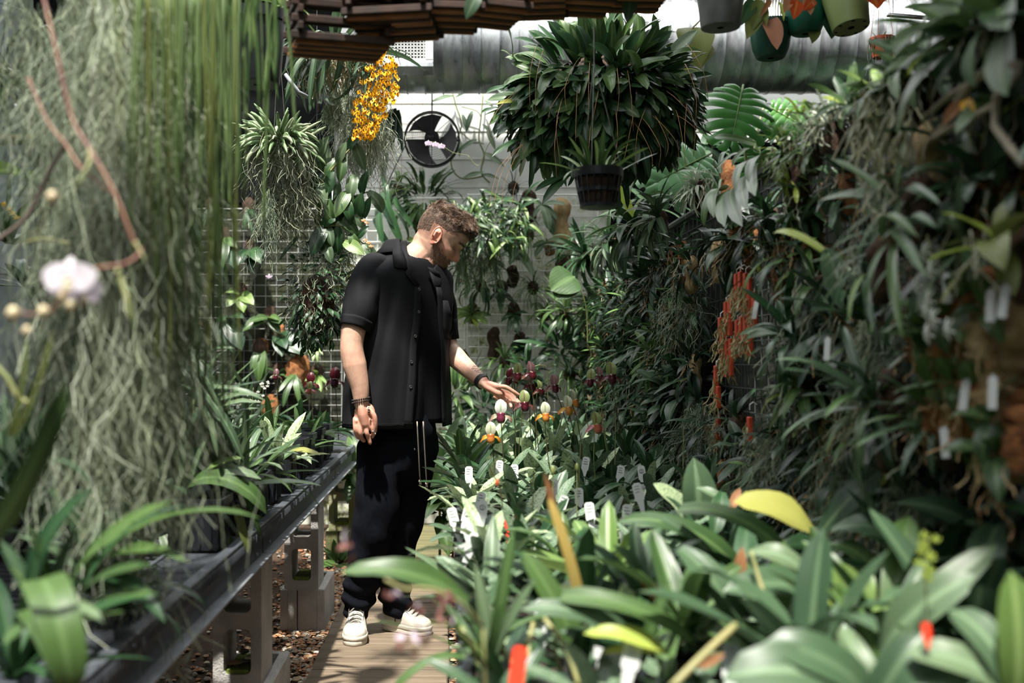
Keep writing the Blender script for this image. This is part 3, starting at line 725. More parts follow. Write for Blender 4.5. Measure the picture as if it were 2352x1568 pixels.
# ---- beard stubble and brows
sb = MB()
for i in range(5200):
    z = rnd.uniform(-.117, -.02); th = rnd.uniform(-1.75, 1.75); p = Vector(head_pt(z, th))
    jl = -.024-.026*float(sg(p.x, .01, .065))
    if p.x < -.008 or z > jl+.006: continue
    if abs(z+.061) < .008 and abs(p.y) < .022: continue
    nn = Vector((p.x, p.y, z*.4)).normalized(); d = (nn*.5+Vector((.1, 0, -1))+jit(rnd, .3)).normalized()
    sb.tube([tuple(HM @ (p-nn*.001)), tuple(HM @ (p+d*rnd.uniform(.003, .007)))], [.0004, .0002], HAIR if i % 3 else HAIRL, 3, cap=False)
for i in range(170):
    y = rnd.choice((-1, 1))*rnd.uniform(.012, .048); z = .0285-.1*abs(abs(y)-.028)+rnd.uniform(-.003, .003); th = math.asin(max(-1, min(1, y/.075)))
    p = Vector(head_pt(z, th)); sb.tube([tuple(HM @ (p)), tuple(HM @ (p+Vector((.003, math.copysign(.006, y), rnd.uniform(-.001, .003)))))], [.0006, .0003], HAIR, 3, cap=False)
mb(sb, 'beard', True, 'short ginger-brown beard stubble')

# ---- trunk frame for the clothes: he faces right and a little towards the camera
PSI = R(45); LV = Vector((math.cos(PSI), math.sin(PSI), 0)); FV = Vector((math.sin(PSI), -math.cos(PSI), 0))
YS = [553, 562, 572, 584, 597, 615, 640, 680, 740, 800, 900, 980]
XC = [932, 932, 933, 933, 931, 929, 928, 931, 928, 924, 918, 915]
HWD = [.066, .070, .080, .105, .150, .182, .192, .186, .188, .192, .202, .207]
BR = [.9, .9, .85, .74, .64, .60, .60, .62, .62, .62, .62, .62]
def ring(py):
    xc = np.interp(py, YS, XC); hw = np.interp(py, YS, HWD); k = np.interp(py, YS, BR)
    a = hw/math.sqrt(.5+.5*k*k); return xc, a, a*k
def folds(py, l, f):
    q = float(sg(py, 600, 700)); ang = math.atan2(l, f)
    d = .010*math.sin(ang*7+py*.004)*q*float(sg(py, 640, 900))+.005*math.sin(ang*4.1-py*.023+math.sin(py*.02))*q+.008*noise.noise(Vector((l*7, f*7, py*.006)))*q
    d += .006*math.exp(-((ang+1.25+.0012*(py-700))/.10)**2)*q-.008*math.exp(-((ang+1.02+.0010*(py-700))/.08)**2)*q
    d += .005*math.exp(-((ang+.62+.0004*(py-700))/.07)**2)*float(sg(py, 700, 800))
    return d
def trunk(py, phi, off=0.0, fo=True):
    xc, a, b_ = ring(py); l = a*math.copysign(abs(math.sin(phi))**.9, math.sin(phi)); f = b_*math.copysign(abs(math.cos(phi))**.9, math.cos(phi))
    o_ = off+(folds(py, l, f) if fo else 0); nn = Vector((l/a/a, f/b_/b_)).normalized()
    slope = 0
    if py < 640: slope = (640-py)/640      # shoulders slope: ends lie lower
    c = W(xc, py); zz = -(abs(l)/.19)**2*.035*float(sg(635-py, 0, 40))
    return c+LV*(l+nn.x*o_)+FV*(f+nn.y*o_)+Vector((0, 0, zz))
def phi_at(py, px, lo_=-PI/2-.6, hi_=PI/2):
    """angle of the trunk surface facing us at column px"""
    best = None
    for ph in np.linspace(-1.9, 1.45, 400):
        p = trunk(py, ph, 0, False); x = CX+p.x*FPX/p.y
        if best is None or abs(x-px) < best[0]: best = (abs(x-px), ph)
    return best[1]
def on_trunk(px, py, off):
    ph = phi_at(py, px); return trunk(py, ph, off, True), ph
# tee
tb = MB(); rows = []
for py in np.concatenate([[556, 562, 570], np.linspace(578, 968, 40)]):
    rows.append([tuple(trunk(py, ph, -.010, py > 640)+Vector((0, 0, (.0 if py > 600 else -.062*max(0, math.cos(ph))*(600-py)/44-.0)))) for ph in np.linspace(-PI, PI, 73)[:-1]])
tb.grid(np.array(rows), TEE, wrap=True); o = mb(tb, 'tee_shirt', True, 'plain black crew-neck tee'); sm = o.modifiers.new('t', 'SOLIDIFY'); sm.thickness = .003
# shirt: open at the front
PL = ([575, 600, 630, 660, 750, 850, 920, 978], [934, 938, 952, 965, 961, 951, 944, 940])
PR = ([575, 600, 612, 650, 690, 780, 860, 978], [1030, 1020, 994, 997, 1004, 1007, 1007, 1011])
pys = np.concatenate([[556, 562, 570], np.linspace(578, 978, 52)]); rows = []
PHI = {}
for py in pys:
    a0 = phi_at(py, np.interp(py, *PL)); a1 = phi_at(py, np.interp(py, *PR)); PHI[py] = (a0, a1)
    # go round the back: from a1 increasing to 2pi + a0
    rows.append([tuple(trunk(py, a1+(2*PI+a0-a1)*t, .006)) for t in np.linspace(0, 1, 120)])
tb = MB(); tb.grid(np.array(rows), SHIRT); o = mb(tb, 'shirt', True, 'black open shirt with small buttons'); sm = o.modifiers.new('t', 'SOLIDIFY'); sm.thickness = .003; sm.offset = 1
def strip_on(pxs, pys_, off, th, name, m, label=None, cap_=True):
    """closed patch lying on the trunk: pxs/pys_ give two edge polylines"""
    b = MB(); nr = len(pys_); G0 = []
    for (xa, xb), py in zip(pxs, pys_): G0.append([tuple(on_trunk(xa+(xb-xa)*q, py, off+.003*math.sin(q*PI))[0]) for q in (0, .33, .66, 1)])
    b.grid(np.array(G0), m); o = mb(b, name, True, label); s_ = o.modifiers.new('t', 'SOLIDIFY'); s_.thickness = th; s_.offset = 1; return o
# plackets
pp = np.linspace(662, 978, 16)
strip_on([(np.interp(p, *PL)-15, np.interp(p, *PL)+1) for p in pp], pp, .0075, .0014, 'placket', SHIRT)
strip_on([(np.interp(p, *PR)-1, np.interp(p, *PR)+10) for p in pp], pp, .0075, .0014, 'placket', SHIRT)
# hems
hl = MB(); 
for yy in (966,): 
    a0, a1 = PHI[pys[-1]]; hl.tube([tuple(trunk(yy, a1+(2*PI+a0-a1)*t, .0095)) for t in np.linspace(0, 1, 90)], .0012, SHIRT, 4)
mb(hl, 'hem_stitching')
# pocket on his left breast
strip_on([(1012+q*2, 1035+q*2) for q in (0, .4, .8, 1)], (691, 720, 750, 776), .010, .0015, 'pocket', SHIRT)
# collar and lapels: thick flaps lying over the shirt
def collar_band():
    b = MB(); rows = []
    for q, (dy, off) in enumerate(((4, .006), (-7, .004), (-15, .008), (-12, .016), (2, .022), (14, .024))):
        rows.append([tuple(trunk(566+dy, 1.25+(2*PI-1.0-1.25)*t, off)) for t in np.linspace(0, 1, 44)])
    b.grid(np.array(rows), SHIRT); o = mb(b, 'collar', True); s_ = o.modifiers.new('t', 'SOLIDIFY'); s_.thickness = .003
collar_band()
def free_flap(pts, name, th=.004):
    V = [W(x, y, d) for x, y, d in pts]; c = sum(V, Vector())/len(V)+Vector((0, -.003, 0)); n_ = len(V)
    b = MB(); b.add([tuple(v) for v in V]+[tuple(c)], [[i, (i+1) % n_, n_] for i in range(n_)], SHIRT)
    o = mb(b, name, True); s_ = o.modifiers.new('t', 'SOLIDIFY'); s_.thickness = th; s_.offset = 0; return o
def dep(px, py, off=.016): p = on_trunk(px, py, off)[0]; return p.y-PD
free_flap([(917, 551, -.085), (921, 563, -.092), (927, 580, dep(927, 600)), (933, 598, dep(933, 606)), (936, 617, dep(936, 617)), (920, 616, dep(920, 617)), (906, 613, dep(906, 614)), (902, 590, dep(902, 606)), (901, 566, -.105), (909, 556, -.09)], 'collar_flap')
free_flap([(934, 603, dep(934, 606)), (943, 622, dep(943, 622)), (952, 636, dep(952, 636)), (960, 648, dep(960, 648)), (967, 662, dep(967, 662, .012)), (950, 652, dep(950, 652, .02)), (930, 627, dep(930, 627, .02)), (937, 617, dep(937, 617, .02))], 'lapel')
free_flap([(981, 613, dep(981, 616)), (994, 616, dep(994, 618)), (1007, 624, dep(1006, 626)), (1012, 636, dep(1010, 636)), (998, 634, dep(998, 634))], 'collar_flap', .003)
free_flap([(986, 622, dep(986, 624)), (999, 634, dep(999, 636)), (1013, 640, dep(1011, 640)), (1011, 664, dep(1010, 664)), (1005, 690, dep(1005, 690, .010)), (996, 655, dep(996, 655, .012))], 'lapel', .003)
# buttons
BTN = mat('dark_button', (.05, .05, .055), .2, spec=.8)
for px, py in ((959, 670), (957, 720), (951, 774), (942, 831), (938, 886)):
    p, ph = on_trunk(px, py, .013); nn = (LV*math.sin(ph)+FV*math.cos(ph)).normalized()
    M = nn.to_track_quat('Z', 'Y').to_matrix().to_4x4()
    b = MB(); b.lathe([(.001, .0005), (.0035, .0005), (.0042, .002), (.0060, .002), (.0064, .0008), (.0060, -.001), (.001, -.001)], BTN, 16, c=tuple(p), M=M, cap=False); mb(b, 'button')
# sleeves
def sleeve(path, rad, name, sq=1.0, seed=0, flare=0):
    b = MB(); pts = [W(*p) for p in path]; rows = []; n_ = 22
    # dense path
    D = []; Rr = []
    for i in range(len(pts)-1):
        for t in np.linspace(0, 1, 8)[:-1 if i < len(pts)-2 else None]: D.append(pts[i].lerp(pts[i+1], t)); Rr.append(rad[i]*(1-t)+rad[i+1]*t)
    for it in range(3): D = [D[0]]+[(D[i-1]+D[i]*2+D[i+1])/4 for i in range(1, len(D)-1)]+[D[-1]]
    k = 40; u = None
    for i, p in enumerate(D):
        t = (D[min(i+1, len(D)-1)]-D[max(i-1, 0)]).normalized()
        u = Vector((1, 0, 0)) if u is None else u
        u = (u-t*u.dot(t)).normalized(); w = t.cross(u); row = []
        for j in range(k):
            a = 2*PI*j/k; q = i/len(D)
            rr = Rr[i]*(1+.05*math.sin(3*a+seed+q*3)*q+.16*noise.noise(Vector((math.cos(a)*1.7+seed, math.sin(a)*1.7, q*3.2)))+.035*math.sin(q*16+a*2+seed)*q*(1-q)*3)
            row.append(tuple(p+u*math.cos(a)*rr+w*math.sin(a)*rr*sq))
        rows.append(row)
    cuff = [[tuple(Vector(v)*1.0) for v in rows[-1]]]
    b.grid(np.array(rows), SHIRT, wrap=True); o = mb(b, name, True); s_ = o.modifiers.new('t', 'SOLIDIFY'); s_.thickness = .0035; s_.offset = 1
    # folded cuff band
    b = MB(); c = D[-1]; cr = np.array(rows[-5:]); cc_ = cr.mean(axis=1, keepdims=True); b.grid(cc_+(cr-cc_)*1.035, SHIRT, wrap=True); o = mb(b, 'cuff', True); s_ = o.modifiers.new('t', 'SOLIDIFY'); s_.thickness = .003; s_.offset = 1
sleeve([(893, 612, -.07), (862, 617, -.10), (846, 640, -.14), (836, 680, -.17), (824, 720, -.20), (813, 757, -.22)], [.045, .062, .072, .072, .066, .0575], 'sleeve', 1.0, 1)
sleeve([(985, 630, .10), (1000, 650, .14), (1010, 700, .16), (1018, 780, .17)], [.06, .066, .066, .060], 'sleeve', 1.0, 4)
# ---- trousers
tb = MB()
limb(tb, [W(921, 915, .03), W(920, 985, .02), W(912, 1045, 0)], [.140, .160, .152], k=28, flat=.9)
limb(tb, [W(882, 1030, -.05), W(872, 1110, -.065), W(862, 1190, -.075), W(845, 1265, -.05), W(830, 1335, -.01), W(822, 1372, .0), W(819, 1397, .0)], [.112, .098, .090, .079, .068, .068, .060], k=28)
limb(tb, [W(948, 1030, .05), W(942, 1110, .05), W(931, 1190, .04), W(918, 1265, .05), W(911, 1340, .05), W(910, 1368, .05), W(911, 1386, .045)], [.112, .093, .080, .071, .066, .068, .060], k=28)
me = remeshed(tb, 'trousers', .0075, 5)
me.materials.append(PANTS)
co = np.zeros(len(me.vertices)*3); me.vertices.foreach_get('co', co); co = co.reshape(-1, 3); no = np.zeros(len(co)*3); me.vertices.foreach_get('normal', no); no = no.reshape(-1, 3)
py_ = CY+(CAMH-co[:, 2])*PS; lowf = sg(py_, 1250, 1380); 
d = np.array([noise.noise(Vector((c[0]*9+c[2]*5, c[1]*9, c[2]*3.2))) for c in co])*.013
d += np.sin(co[:, 2]*95+np.sin(co[:, 0]*30)*1.6+co[:, 1]*14)*.0065*lowf
d += np.sin(co[:, 2]*38+co[:, 0]*30)*.0035*np.exp(-((py_-1200)/70)**2)+np.array([noise.noise(Vector((c[0]*24, c[1]*24, c[2]*14+9))) for c in co])*.004
co += no*d[:, None]; me.vertices.foreach_set('co', co.ravel())
mlink('trousers', me, 'loose dark navy wool trousers bunched at the ankles')
# cuffs
for pts, dd in ((((820, 1410), .004), ((911, 1396), .05))):
    pass
# drawstring
for x0, x1, y1 in ((958, 965, 1105), (972, 980, 1110)):
    b = MB(); pts = []
    for q in np.linspace(0, 1, 12):
        px = x0+(x1-x0)*q; py = 968+(y1-968)*q
        pts.append(tuple(W(px, py, -.175+.055*q+.03*q*q)))
    b.tube(pts, .0042, CORD, 8, flat=.6); b.sphere(pts[-1], (.0065, .005, .008), CORD, 6)
    for k in range(7): b.tube([pts[-1], tuple(Vector(pts[-1])+Vector((rnd.uniform(-.008, .008), -.002, -rnd.uniform(.012, .018))))], .0012, CORD, 3)
    mb(b, 'drawstring', True, 'hanging grey cotton drawstring')
b = MB(); b.sphere(W(952, 1031, -.14), (.004, .003, .004), STEEL, 6); mb(b, 'eyelet')
# ---- necklace, bracelets, watch, ring
b = MB()
for i in range(46):
    t = i/45; a = .2-(PI*1.15)*t
    p = W(948-14+6*t, 592, 0)
    x = 930+ (t-.5)*8
    c = W(952, 588, 0); v = c+LV*(.080*math.sin(a))+FV*.078*math.cos(a)+Vector((0, 0, .022-.046*max(0, math.cos(a))))
    b.sphere(v, .0021, STEEL, 4)
mb(b, 'necklace', True, 'thin silver bead necklace')
BEAD = mat('black_bead', (.012, .01, .012), .25)
b = MB()
for k_, (yy, tl) in enumerate(((916, .02), (922, .02))):
    for i in range(26):
        a = 2*PI*i/26; b.sphere(W(829, yy, -.25)+Vector((.0345*math.cos(a), .030*math.sin(a), .006*math.cos(a))), .0037, BEAD, 5)
for q in range(5): b.sphere(W(847, 926+q*5, -.285), .0022 if q < 3 else .004, BEAD, 5)
mb(b, 'bracelet', True, 'double strand of black beads on his right wrist')
a_, c_ = W(1103, 874, -.02), W(1113, 881, -.038); ax = (c_-a_).normalized(); q_ = ax.to_track_quat('Z', 'Y').to_matrix().to_4x4()
b = MB(); 
for k in range(5): b.lathe([(.0288, -.0022), (.0312, -.0018), (.0312, .0018), (.0288, .0022)], mat('watch_band', (.015, .015, .017), .4), 28, c=tuple(a_+ax*(.0045*(k-.5))), M=q_, cap=False)
mb(b, 'watch', True, 'ribbed black watch band on his left wrist')
b = MB(); b.lathe([(.0092, -.0018), (.0106, -.0014), (.0106, .0014), (.0092, .0018)], STEEL, 20, c=tuple(W(1163, 918.5, DL+.01)), M=Vector((.75, 0, -.6)).to_track_quat('Z', 'Y').to_matrix().to_4x4(), cap=False); mb(b, 'ring')
b = MB(); b.lathe([(.0098, -.0018), (.0112, -.0014), (.0112, .0014), (.0098, .0018)], STEEL, 20, c=tuple(W(857, 990, DR_+.003)), M=Matrix.Identity(4), cap=False); b.sphere(W(862, 996, DR_-.008), .004, STEEL, 5); mb(b, 'ring')
# tattoo: small script scrolls on the inside of the forearm, lifted 0.4 mm from the skin
TAT = mat('tattoo', (.10, .085, .08), .7)
bm_o = body.evaluated_get(bpy.context.evaluated_depsgraph_get()) if False else None
from mathutils.bvhtree import BVHTree
bod = body.data; bvh = BVHTree.FromPolygons([v.co for v in bod.vertices], [p.vertices for p in bod.polygons])
def cast(px, py):
    o_ = Vector((0, 0, CAMH)); d_ = (P(px, py, 4)-o_).normalized(); h = bvh.ray_cast(o_+d_*2, d_); return h[0]
b = MB()
for row, (ox, oy) in enumerate(((1086, 838), (1083, 843))):
    pts = []
    for i in range(52):
        t = i/51; x = ox+t*29+2.3*math.sin(t*52+row); y_ = oy+t*22-1.8*math.cos(t*52*1.0)+1.3*math.sin(t*21); h = cast(x, y_)
        if h: pts.append(tuple(h+Vector((0, -.0006, .0002))))
    if len(pts) > 5: b.tube(pts, .0006, TAT, 3)
if b.n: mb(b, 'tattoo', False, 'small blue-black script tattoo on his left forearm')
# ---- shoes
LACE = mat('waxed_lace', (.40, .375, .32), .7)
EYE = mat('eyestay_stitch', (.16, .15, .13), .7)
def shoe(toe, heel, name, label):
    """high-top trainer; toe/heel are ground points"""
    toe, heel = Vector(toe), Vector(heel); ax = (toe-heel); Ls = ax.length; ax.normalize(); sd = Vector((-ax.y, ax.x, 0))
    r_ = empty(name, tuple(heel-root)); r_.parent = man; r_['label'] = label
    def V(x, y, z): return tuple(ax*(x*Ls)+sd*y+Vector((0, 0, z)))
    def outline(x, s_): # half width at fraction x
        w = np.interp(x, [0, .06, .2, .45, .7, .86, .95, 1], [.012, .029, .036, .036, .047, .045, .032, .008]); return w*s_
    xs = [0, .01, .03, .07, .14, .25, .38, .5, .62, .74, .84, .91, .96, .985, 1]
    def band(z0, z1, s0, name_, m, ov=0):
        b = MB(); rows = []
        for z, s_, e in ((z0, s0*.96, -.002), (z0+.003, s0, ov), (z1-.003, s0, ov), (z1, s0*.97, -.002)):
            L_ = [V(x*(1+2*e)-e, outline(x, s_), z) for x in xs]; R__ = [V(x*(1+2*e)-e, -outline(x, s_), z) for x in xs[::-1]]; rows.append(L_+R__)
        rows = np.array(rows); kk = rows.shape[1]; b.grid(rows, m, wrap=True); b.f.append(list(range(kk))[::-1]); b.m.append(0); b.f.append([3*kk+i for i in range(kk)]); b.m.append(0)
        b.build(name_, None, r_, True)
    band(0, .020, 1.04, 'sole', SOLE, .008); band(.019, .036, 1.10, 'sole_rim', SOLE, .012)
    # upper
    b = MB(); rows = []
    top = lambda x: float(np.interp(x, [0, .08, .3, .42, .55, .7, .85, .95, 1], [.125, .135, .138, .130, .100, .078, .066, .056, .045]))
    for x in [0, .02, .06, .12, .2, .3, .4, .48, .56, .64, .72, .8, .87, .93, .97, .99]:
        w = outline(x, 1.0)+.001; h = top(x); row = []
        for j in range(17):
            a = PI*j/16; cx_ = math.cos(a); sn = math.sin(a)
            neck = 1.0 if h < .1 else 1-.18*sn
            row.append(V(x, w*math.copysign(abs(cx_)**.75, cx_)*neck, .030+(h-.030)*abs(sn)**.62))
        rows.append(row)
    rows.append([V(.995, 0, .032)]*17)
    b.grid(np.array(rows), LEATH); b.build('upper', None, r_, True)
    # toe cap seam, eyestay, laces, eyelets
    b = MB(); b.tube([V(.80-.05*math.sin(PI*j/12), outline(.8, 1.03)*math.cos(PI*j/12), .034+(top(.78)-.030)*math.sin(PI*j/12)**.62) for j in range(13)], .0016, SOLE, 4); b.build('toe_seam', None, r_)
    for i in range(5):
        x = .73-.075*i; h = top(x)+.006; b = MB(); w = .023
        b.tube([V(x+.015, -w, h-.010), V(x+.02, -w*.4, h+.003), V(x-.005, w*.4, h+.004), V(x-.01, w, h-.009)], .0032, LACE, 6, flat=.6); b.tube([V(x-.01, -w, h-.009), V(x, 0, h+.005), V(x+.015, w, h-.010)], .0026, LACE, 6, flat=.6); b.build('lace', LACE, r_, True)
        for s_ in (-1, 1):
            b = MB(); b.sphere(V(x+.004, s_*w*1.12, h-.012), (.0032, .0032, .0025), STEEL, 5); b.build('eyelet', None, r_, True)
    for s_ in (-1, 1): b = MB(); b.tube([V(q, s_*.030, top(q)-.006) for q in np.linspace(.40, .78, 6)], .0012, EYE, 4); b.build('eyestay_seam', None, r_)
    b = MB(); xx = .64; b.tube([V(.36-.01*q, -outline(.36, 1.04)-.0005*0, .042+.075*q) for q in np.linspace(0, 1, 5)], .0022, INK, 4); b.build('side_zip', None, r_)
    for q in (.44, .49):
        b = MB(); b.sphere(V(q, -outline(q, 1.03), .058), .0028, INK, 5); b.build('vent_eyelet', None, r_)
shoe((P(812, 1490, 4.08).x, 4.10, .042), (P(824, 1440, 4.4).x, 4.385, .042), 'shoe', 'white high-top leather trainer pointing at the camera')
shoe((P(988, 1455, 4.30).x, 4.27, .042), (P(881, 1452, 4.36).x, 4.39, .042), 'shoe', 'white high-top leather trainer pointing right')
# ------------------------------------------------------------ left bench: block piers, steel rail, ribbed deck, pots
BLOCK = mat('concrete_block', (.38, .365, .345), .9, col2=(.52, .50, .47), scale=9, bump=.9, bscale=160)
BLOCKM = mat('mossy_block', (.20, .22, .07), .9, col2=(.34, .33, .22), scale=7, bump=.9, bscale=150)
def roundrect(w, h, r, k=4):
    pts = []
    for cx_, cy_, a0 in ((w/2-r, h/2-r, 0), (-w/2+r, h/2-r, 90), (-w/2+r, -h/2+r, 180), (w/2-r, -h/2+r, 270)):
        for j in range(k+1): a = R(a0+90*j/k); pts.append((cx_+r*math.cos(a), cy_+r*math.sin(a)))
    return pts
def block_mesh(w, h, dep_, cells, m, cw, ch):
    """hollow block standing with its cells running along y; cells: centre heights"""
    b = MB(); faces = []
    # front/back faces as strips between cells: build with a grid of quads around each rounded hole
    zsplit = [-h/2]; cs = sorted(cells)
    for i in range(len(cs)-1): zsplit.append((cs[i]+cs[i+1])/2)
    zsplit.append(h/2); k = 20
    for i, c in enumerate(cs):
        z0, z1 = zsplit[i], zsplit[i+1]; hole = roundrect(cw, ch, .018, 4); n_ = len(hole)
        outer = []
        for (x, z) in hole:
            # project to cell rectangle border
            dx, dz = x, z; sx = (w/2)/max(abs(dx), 1e-6); tz = ((z1-c) if dz > 0 else (c-z0))/max(abs(dz), 1e-6); q = min(sx, tz)
            outer.append((dx*q, c+dz*q))
        # snap nearest to corners
        for cxn, czn in ((w/2, z1), (-w/2, z1), (-w/2, z0), (w/2, z0)):
            j = min(range(n_), key=lambda t: (outer[t][0]-cxn)**2+(outer[t][1]-czn)**2); outer[j] = (cxn, czn)
        V = [(x, -dep_/2, z) for x, z in outer]+[(x, -dep_/2, c+z) for x, z in hole]+[(x, dep_/2, z) for x, z in outer]+[(x, dep_/2, c+z) for x, z in hole]
        F = []
        for j in range(n_):
            q = (j+1) % n_
            F += [[j, q, n_+q, n_+j], [3*n_+j, 3*n_+q, 2*n_+q, 2*n_+j], [n_+j, n_+q, 3*n_+q, 3*n_+j]]
        b.add(V, F, m)
    hw, hd, hh = w/2, dep_/2, h/2
    b.add([(-hw, -hd, -hh), (-hw, hd, -hh), (-hw, hd, hh), (-hw, -hd, hh), (hw, -hd, -hh), (hw, hd, -hh), (hw, hd, hh), (hw, -hd, hh)], [[0, 3, 2, 1], [4, 5, 6, 7], [0, 1, 5, 4], [2, 3, 7, 6]], m)
    return b
piers = [(3.12, 'nearest', BLOCK), (4.46, 'middle', BLOCK), (6.0, 'far', BLOCKM)]
adj = {'nearest': 'bare pinkish-grey', 'middle': 'grey, lightly mossy', 'far': 'green mossy'}
for d, nm, m in piers:
    xr = -.565 if nm != 'far' else -.555
    b = block_mesh(.145, .39, .19, (-.0925, .0925), m, .082, .135); o = b.build('cinder_block'); o.location = (xr-.0725, d+.095, .19+.195)
    tag(o, adj[nm]+' hollow concrete block standing upright under the '+nm+' joint of the bench rail', 'block', 'upright blocks of the bench piers')
    if m is BLOCK:
        vp = MB()
    # base block lying, cells opening upward
    b = MB(); w, L_, h = .19, .39, .19
    b.box((-.078, 0, 0), (.034, L_, h), m, bev=.004); b.box((.078, 0, 0), (.034, L_, h), m, bev=.004)
    for yy in (-.180, 0, .180): b.box((0, yy, 0), (.126, .030, h), m, bev=.002)
    o = b.build('cinder_block'); o.location = (xr-.068, d+.19, .095)
    v = MB(); v.box((-.02, -L_/2-.0005, 0), (.004, .004, h-.01), INK); v.build('seam', None, o)
    tag(o, {'nearest': 'bare grey', 'middle': 'grey, green-tinged', 'far': 'moss-covered'}[nm]+' concrete block lying as the foot of the '+nm+' bench pier', 'block', 'foot blocks of the bench piers')
    MM = mat('moss_patch', (.10, .16, .02), .95, col2=(.22, .28, .05), scale=40, bump=1, bscale=120)
    v = MB(); v.plate(roundrect(.07, .015, .006, 2), .18, MM, Matrix.Translation((0, 0, -.0925-.062)) @ Matrix.Rotation(PI/2, 4, 'X'))
    c0 = [o_ for o_ in COL.objects if o_.name.startswith('cinder_block')][-2]; v.build('moss', None, c0)
# rocks resting in the lowest cell of the nearest block
rnd = random.Random(3)
for i, (dx, dz, r) in enumerate(((-.02, .0, .021), (.016, .0, .019), (-.003, .024, .016), (.026, .022, .013), (.0, -.004, .017))):
    vs, fs = LIB[i]; b = MB(); b.add(np.array(vs)*r*1.2, fs, STONES[(0, 2, 3, 3, 2)[i]]); o = b.build('rock', None, None, 'auto'); o.location = (-.6375+dx, 3.17+.03*(i % 3), .19+.195-.0925-.0675+.016+dz)
    tag(o, ('left', 'right', 'topmost', 'upper right', 'centre')[i]+' small rock in the lower hole of the nearest pier block', 'rock', 'rocks in the pier hole')
STEELD = mat('painted_angle_steel', (.045, .05, .06), .45, col2=(.075, .08, .092), scale=8, bump=.2, bscale=60, metal=.3)
STEELL = mat('pale_flange', (.20, .215, .235), .4, col2=(.32, .34, .36), scale=9, metal=.4)  # lower flange and bolts paler than the rail
rail = empty('bench_rail', (-.555, 4.2, .58), 0, 'dark steel angle rail along the front of the left plant bench', 'rail')
for y0, y1 in ((1.15, 3.13), (3.145, 5.1), (5.115, 7.2)):
    b = MB(); c = (y0+y1)/2-4.2
    b.box((-.012, c, .036), (.006, y1-y0, .066), STEELD, bev=.001); b.box((.004, c, .0035), (.038, y1-y0, .006), STEELL, bev=.001); b.box((-.022, c, .068), (.026, y1-y0, .005), STEELD, bev=.001)
    o = b.build('rail_section', None, rail)
    for q in (.1, (y1-y0)-.1):
        b = MB(); b.sphere((-.008, y0+q-4.2, .02), .006, STEELL, 5); b.build('bolt', None, o, True)
rear = empty('bench_rail', (-1.75, 4.2, .58), 0, 'dark steel rail along the rear of the left plant bench', 'rail')
b = MB(); b.box((0, 0, .035), (.01, 6, .07), STEELD); b.build('rail_section', None, rear)
for ib, yy in enumerate((1.6, 3.2, 4.8, 6.4)):
    o = block_mesh(.19, .57, .19, (-.14, .14), BLOCK, .12, .2).build('cinder_block'); o.location = (-1.75, yy, .289)
    tag(o, 'concrete block in the dark under the rear of the left bench, %s from the front' % ORD[ib+1], 'block', 'rear blocks of the left bench')
# ribbed black plastic deck panels
deck = empty('bench_deck', (-1.15, 4.2, .651), 0, 'black ribbed plastic bench top carrying the left-hand pots', 'bench top')
DECK = mat('deck_plastic', (.05, .058, .068), .42, col2=(.085, .095, .11), scale=10)
y = 1.2; k = 0
dm = None
while y < 7.1:
    if dm is None:
        b = MB()
        b.box((-.012, .3, .016), (.028, .60, .022), DECK, bev=.002); b.box((-1.19, .3, .016), (.02, .60, .022), DECK)
        for i in range(24): b.box((-.09, .0125+i*.025, .012), (.13, .009, .014), DECK); 
        for i in range(12): b.box((-.64, .0125+i*.05, .008), (1.08, .012, .014), DECK)
        for xx in (-.16, -.4, -.7, -1.0): b.box((xx, .3, .014), (.01, .6, .02), DECK)
        for i in range(30): b.box((.004, .01+i*.02, .006), (.006, .006, .02), DECK)
        dm = b.mesh('deck_panel', None, False)
    o = link('deck_panel', dm, deck, Matrix.Translation((.595, y-4.2, .002))); y += .605; k += 1

# ---- pots
def pot_square(loc, w, h, m=PLAST, rz=0, label='', cat='pot', group=None, ribs=True, name='square_pot'):
    r = empty(name, loc, rz, label, cat, group); b = MB(); t = w*.36
    rows = []
    for z, s_ in ((0, .40), (.004, .42), (h*.8, .48), (h*.86, .50), (h*.86, .53), (h, .53), (h, .49), (h*.8, .465)):
        rr_ = roundrect(w*2*s_, w*2*s_, w*.08, 2); rows.append([(x, y_, z) for x, y_ in rr_])
    b.grid(np.array(rows), m, wrap=True); n_ = len(rows[0]); b.f.append(list(range(n_))[::-1]); b.m.append(0); b.build('pot_body', None, r)
    b = MB(); b.plate(roundrect(w*.93, w*.93, w*.08, 2), .004, SOIL, Matrix.Translation((0, 0, h*.82))); b.build('potting_bark', None, r)
    if ribs:
        b = MB()
        for a in range(4):
            for q in (-.3, -.1, .1, .3): b.box(tuple(Matrix.Rotation(a*PI/2, 3, 'Z') @ Vector((q*w, w*.455, h*.42))), (.006, .006, h*.7), m, rot=Matrix.Rotation(a*PI/2, 3, 'Z'))
        b.build('rib', None, r)['kind'] = 'stuff'
    return r
def pot_round(loc, r0, h, m, label, cat='pot', group=None, holes=0, name='round_pot', belly=False, soil=True):
    r = empty(name, loc, 0, label, cat, group); b = MB()
    if belly: prof = [(.01, 0), (r0*.62, 0), (r0*.70, .004), (r0*.86, h*.25), (r0*.95, h*.55), (r0*.96, h*.86), (r0*1.03, h*.87), (r0*1.04, h), (r0*.97, h), (r0*.90, h*.8)]
    else: prof = [(.01, 0), (r0*.72, 0), (r0*.74, .004), (r0*.93, h*.86), (r0*1.0, h*.86), (r0*1.02, h), (r0*.95, h), (r0*.9, h*.8)]
    b.lathe(prof, m, 32, cap=False); b.build('pot_body', None, r, 'auto')
    if soil: b = MB(); b.lathe([(.001, h*.84), (r0*.92, h*.82)], SOIL, 20, cap=False); b.build('potting_bark', None, r)
    return r
BENCHZ = .675
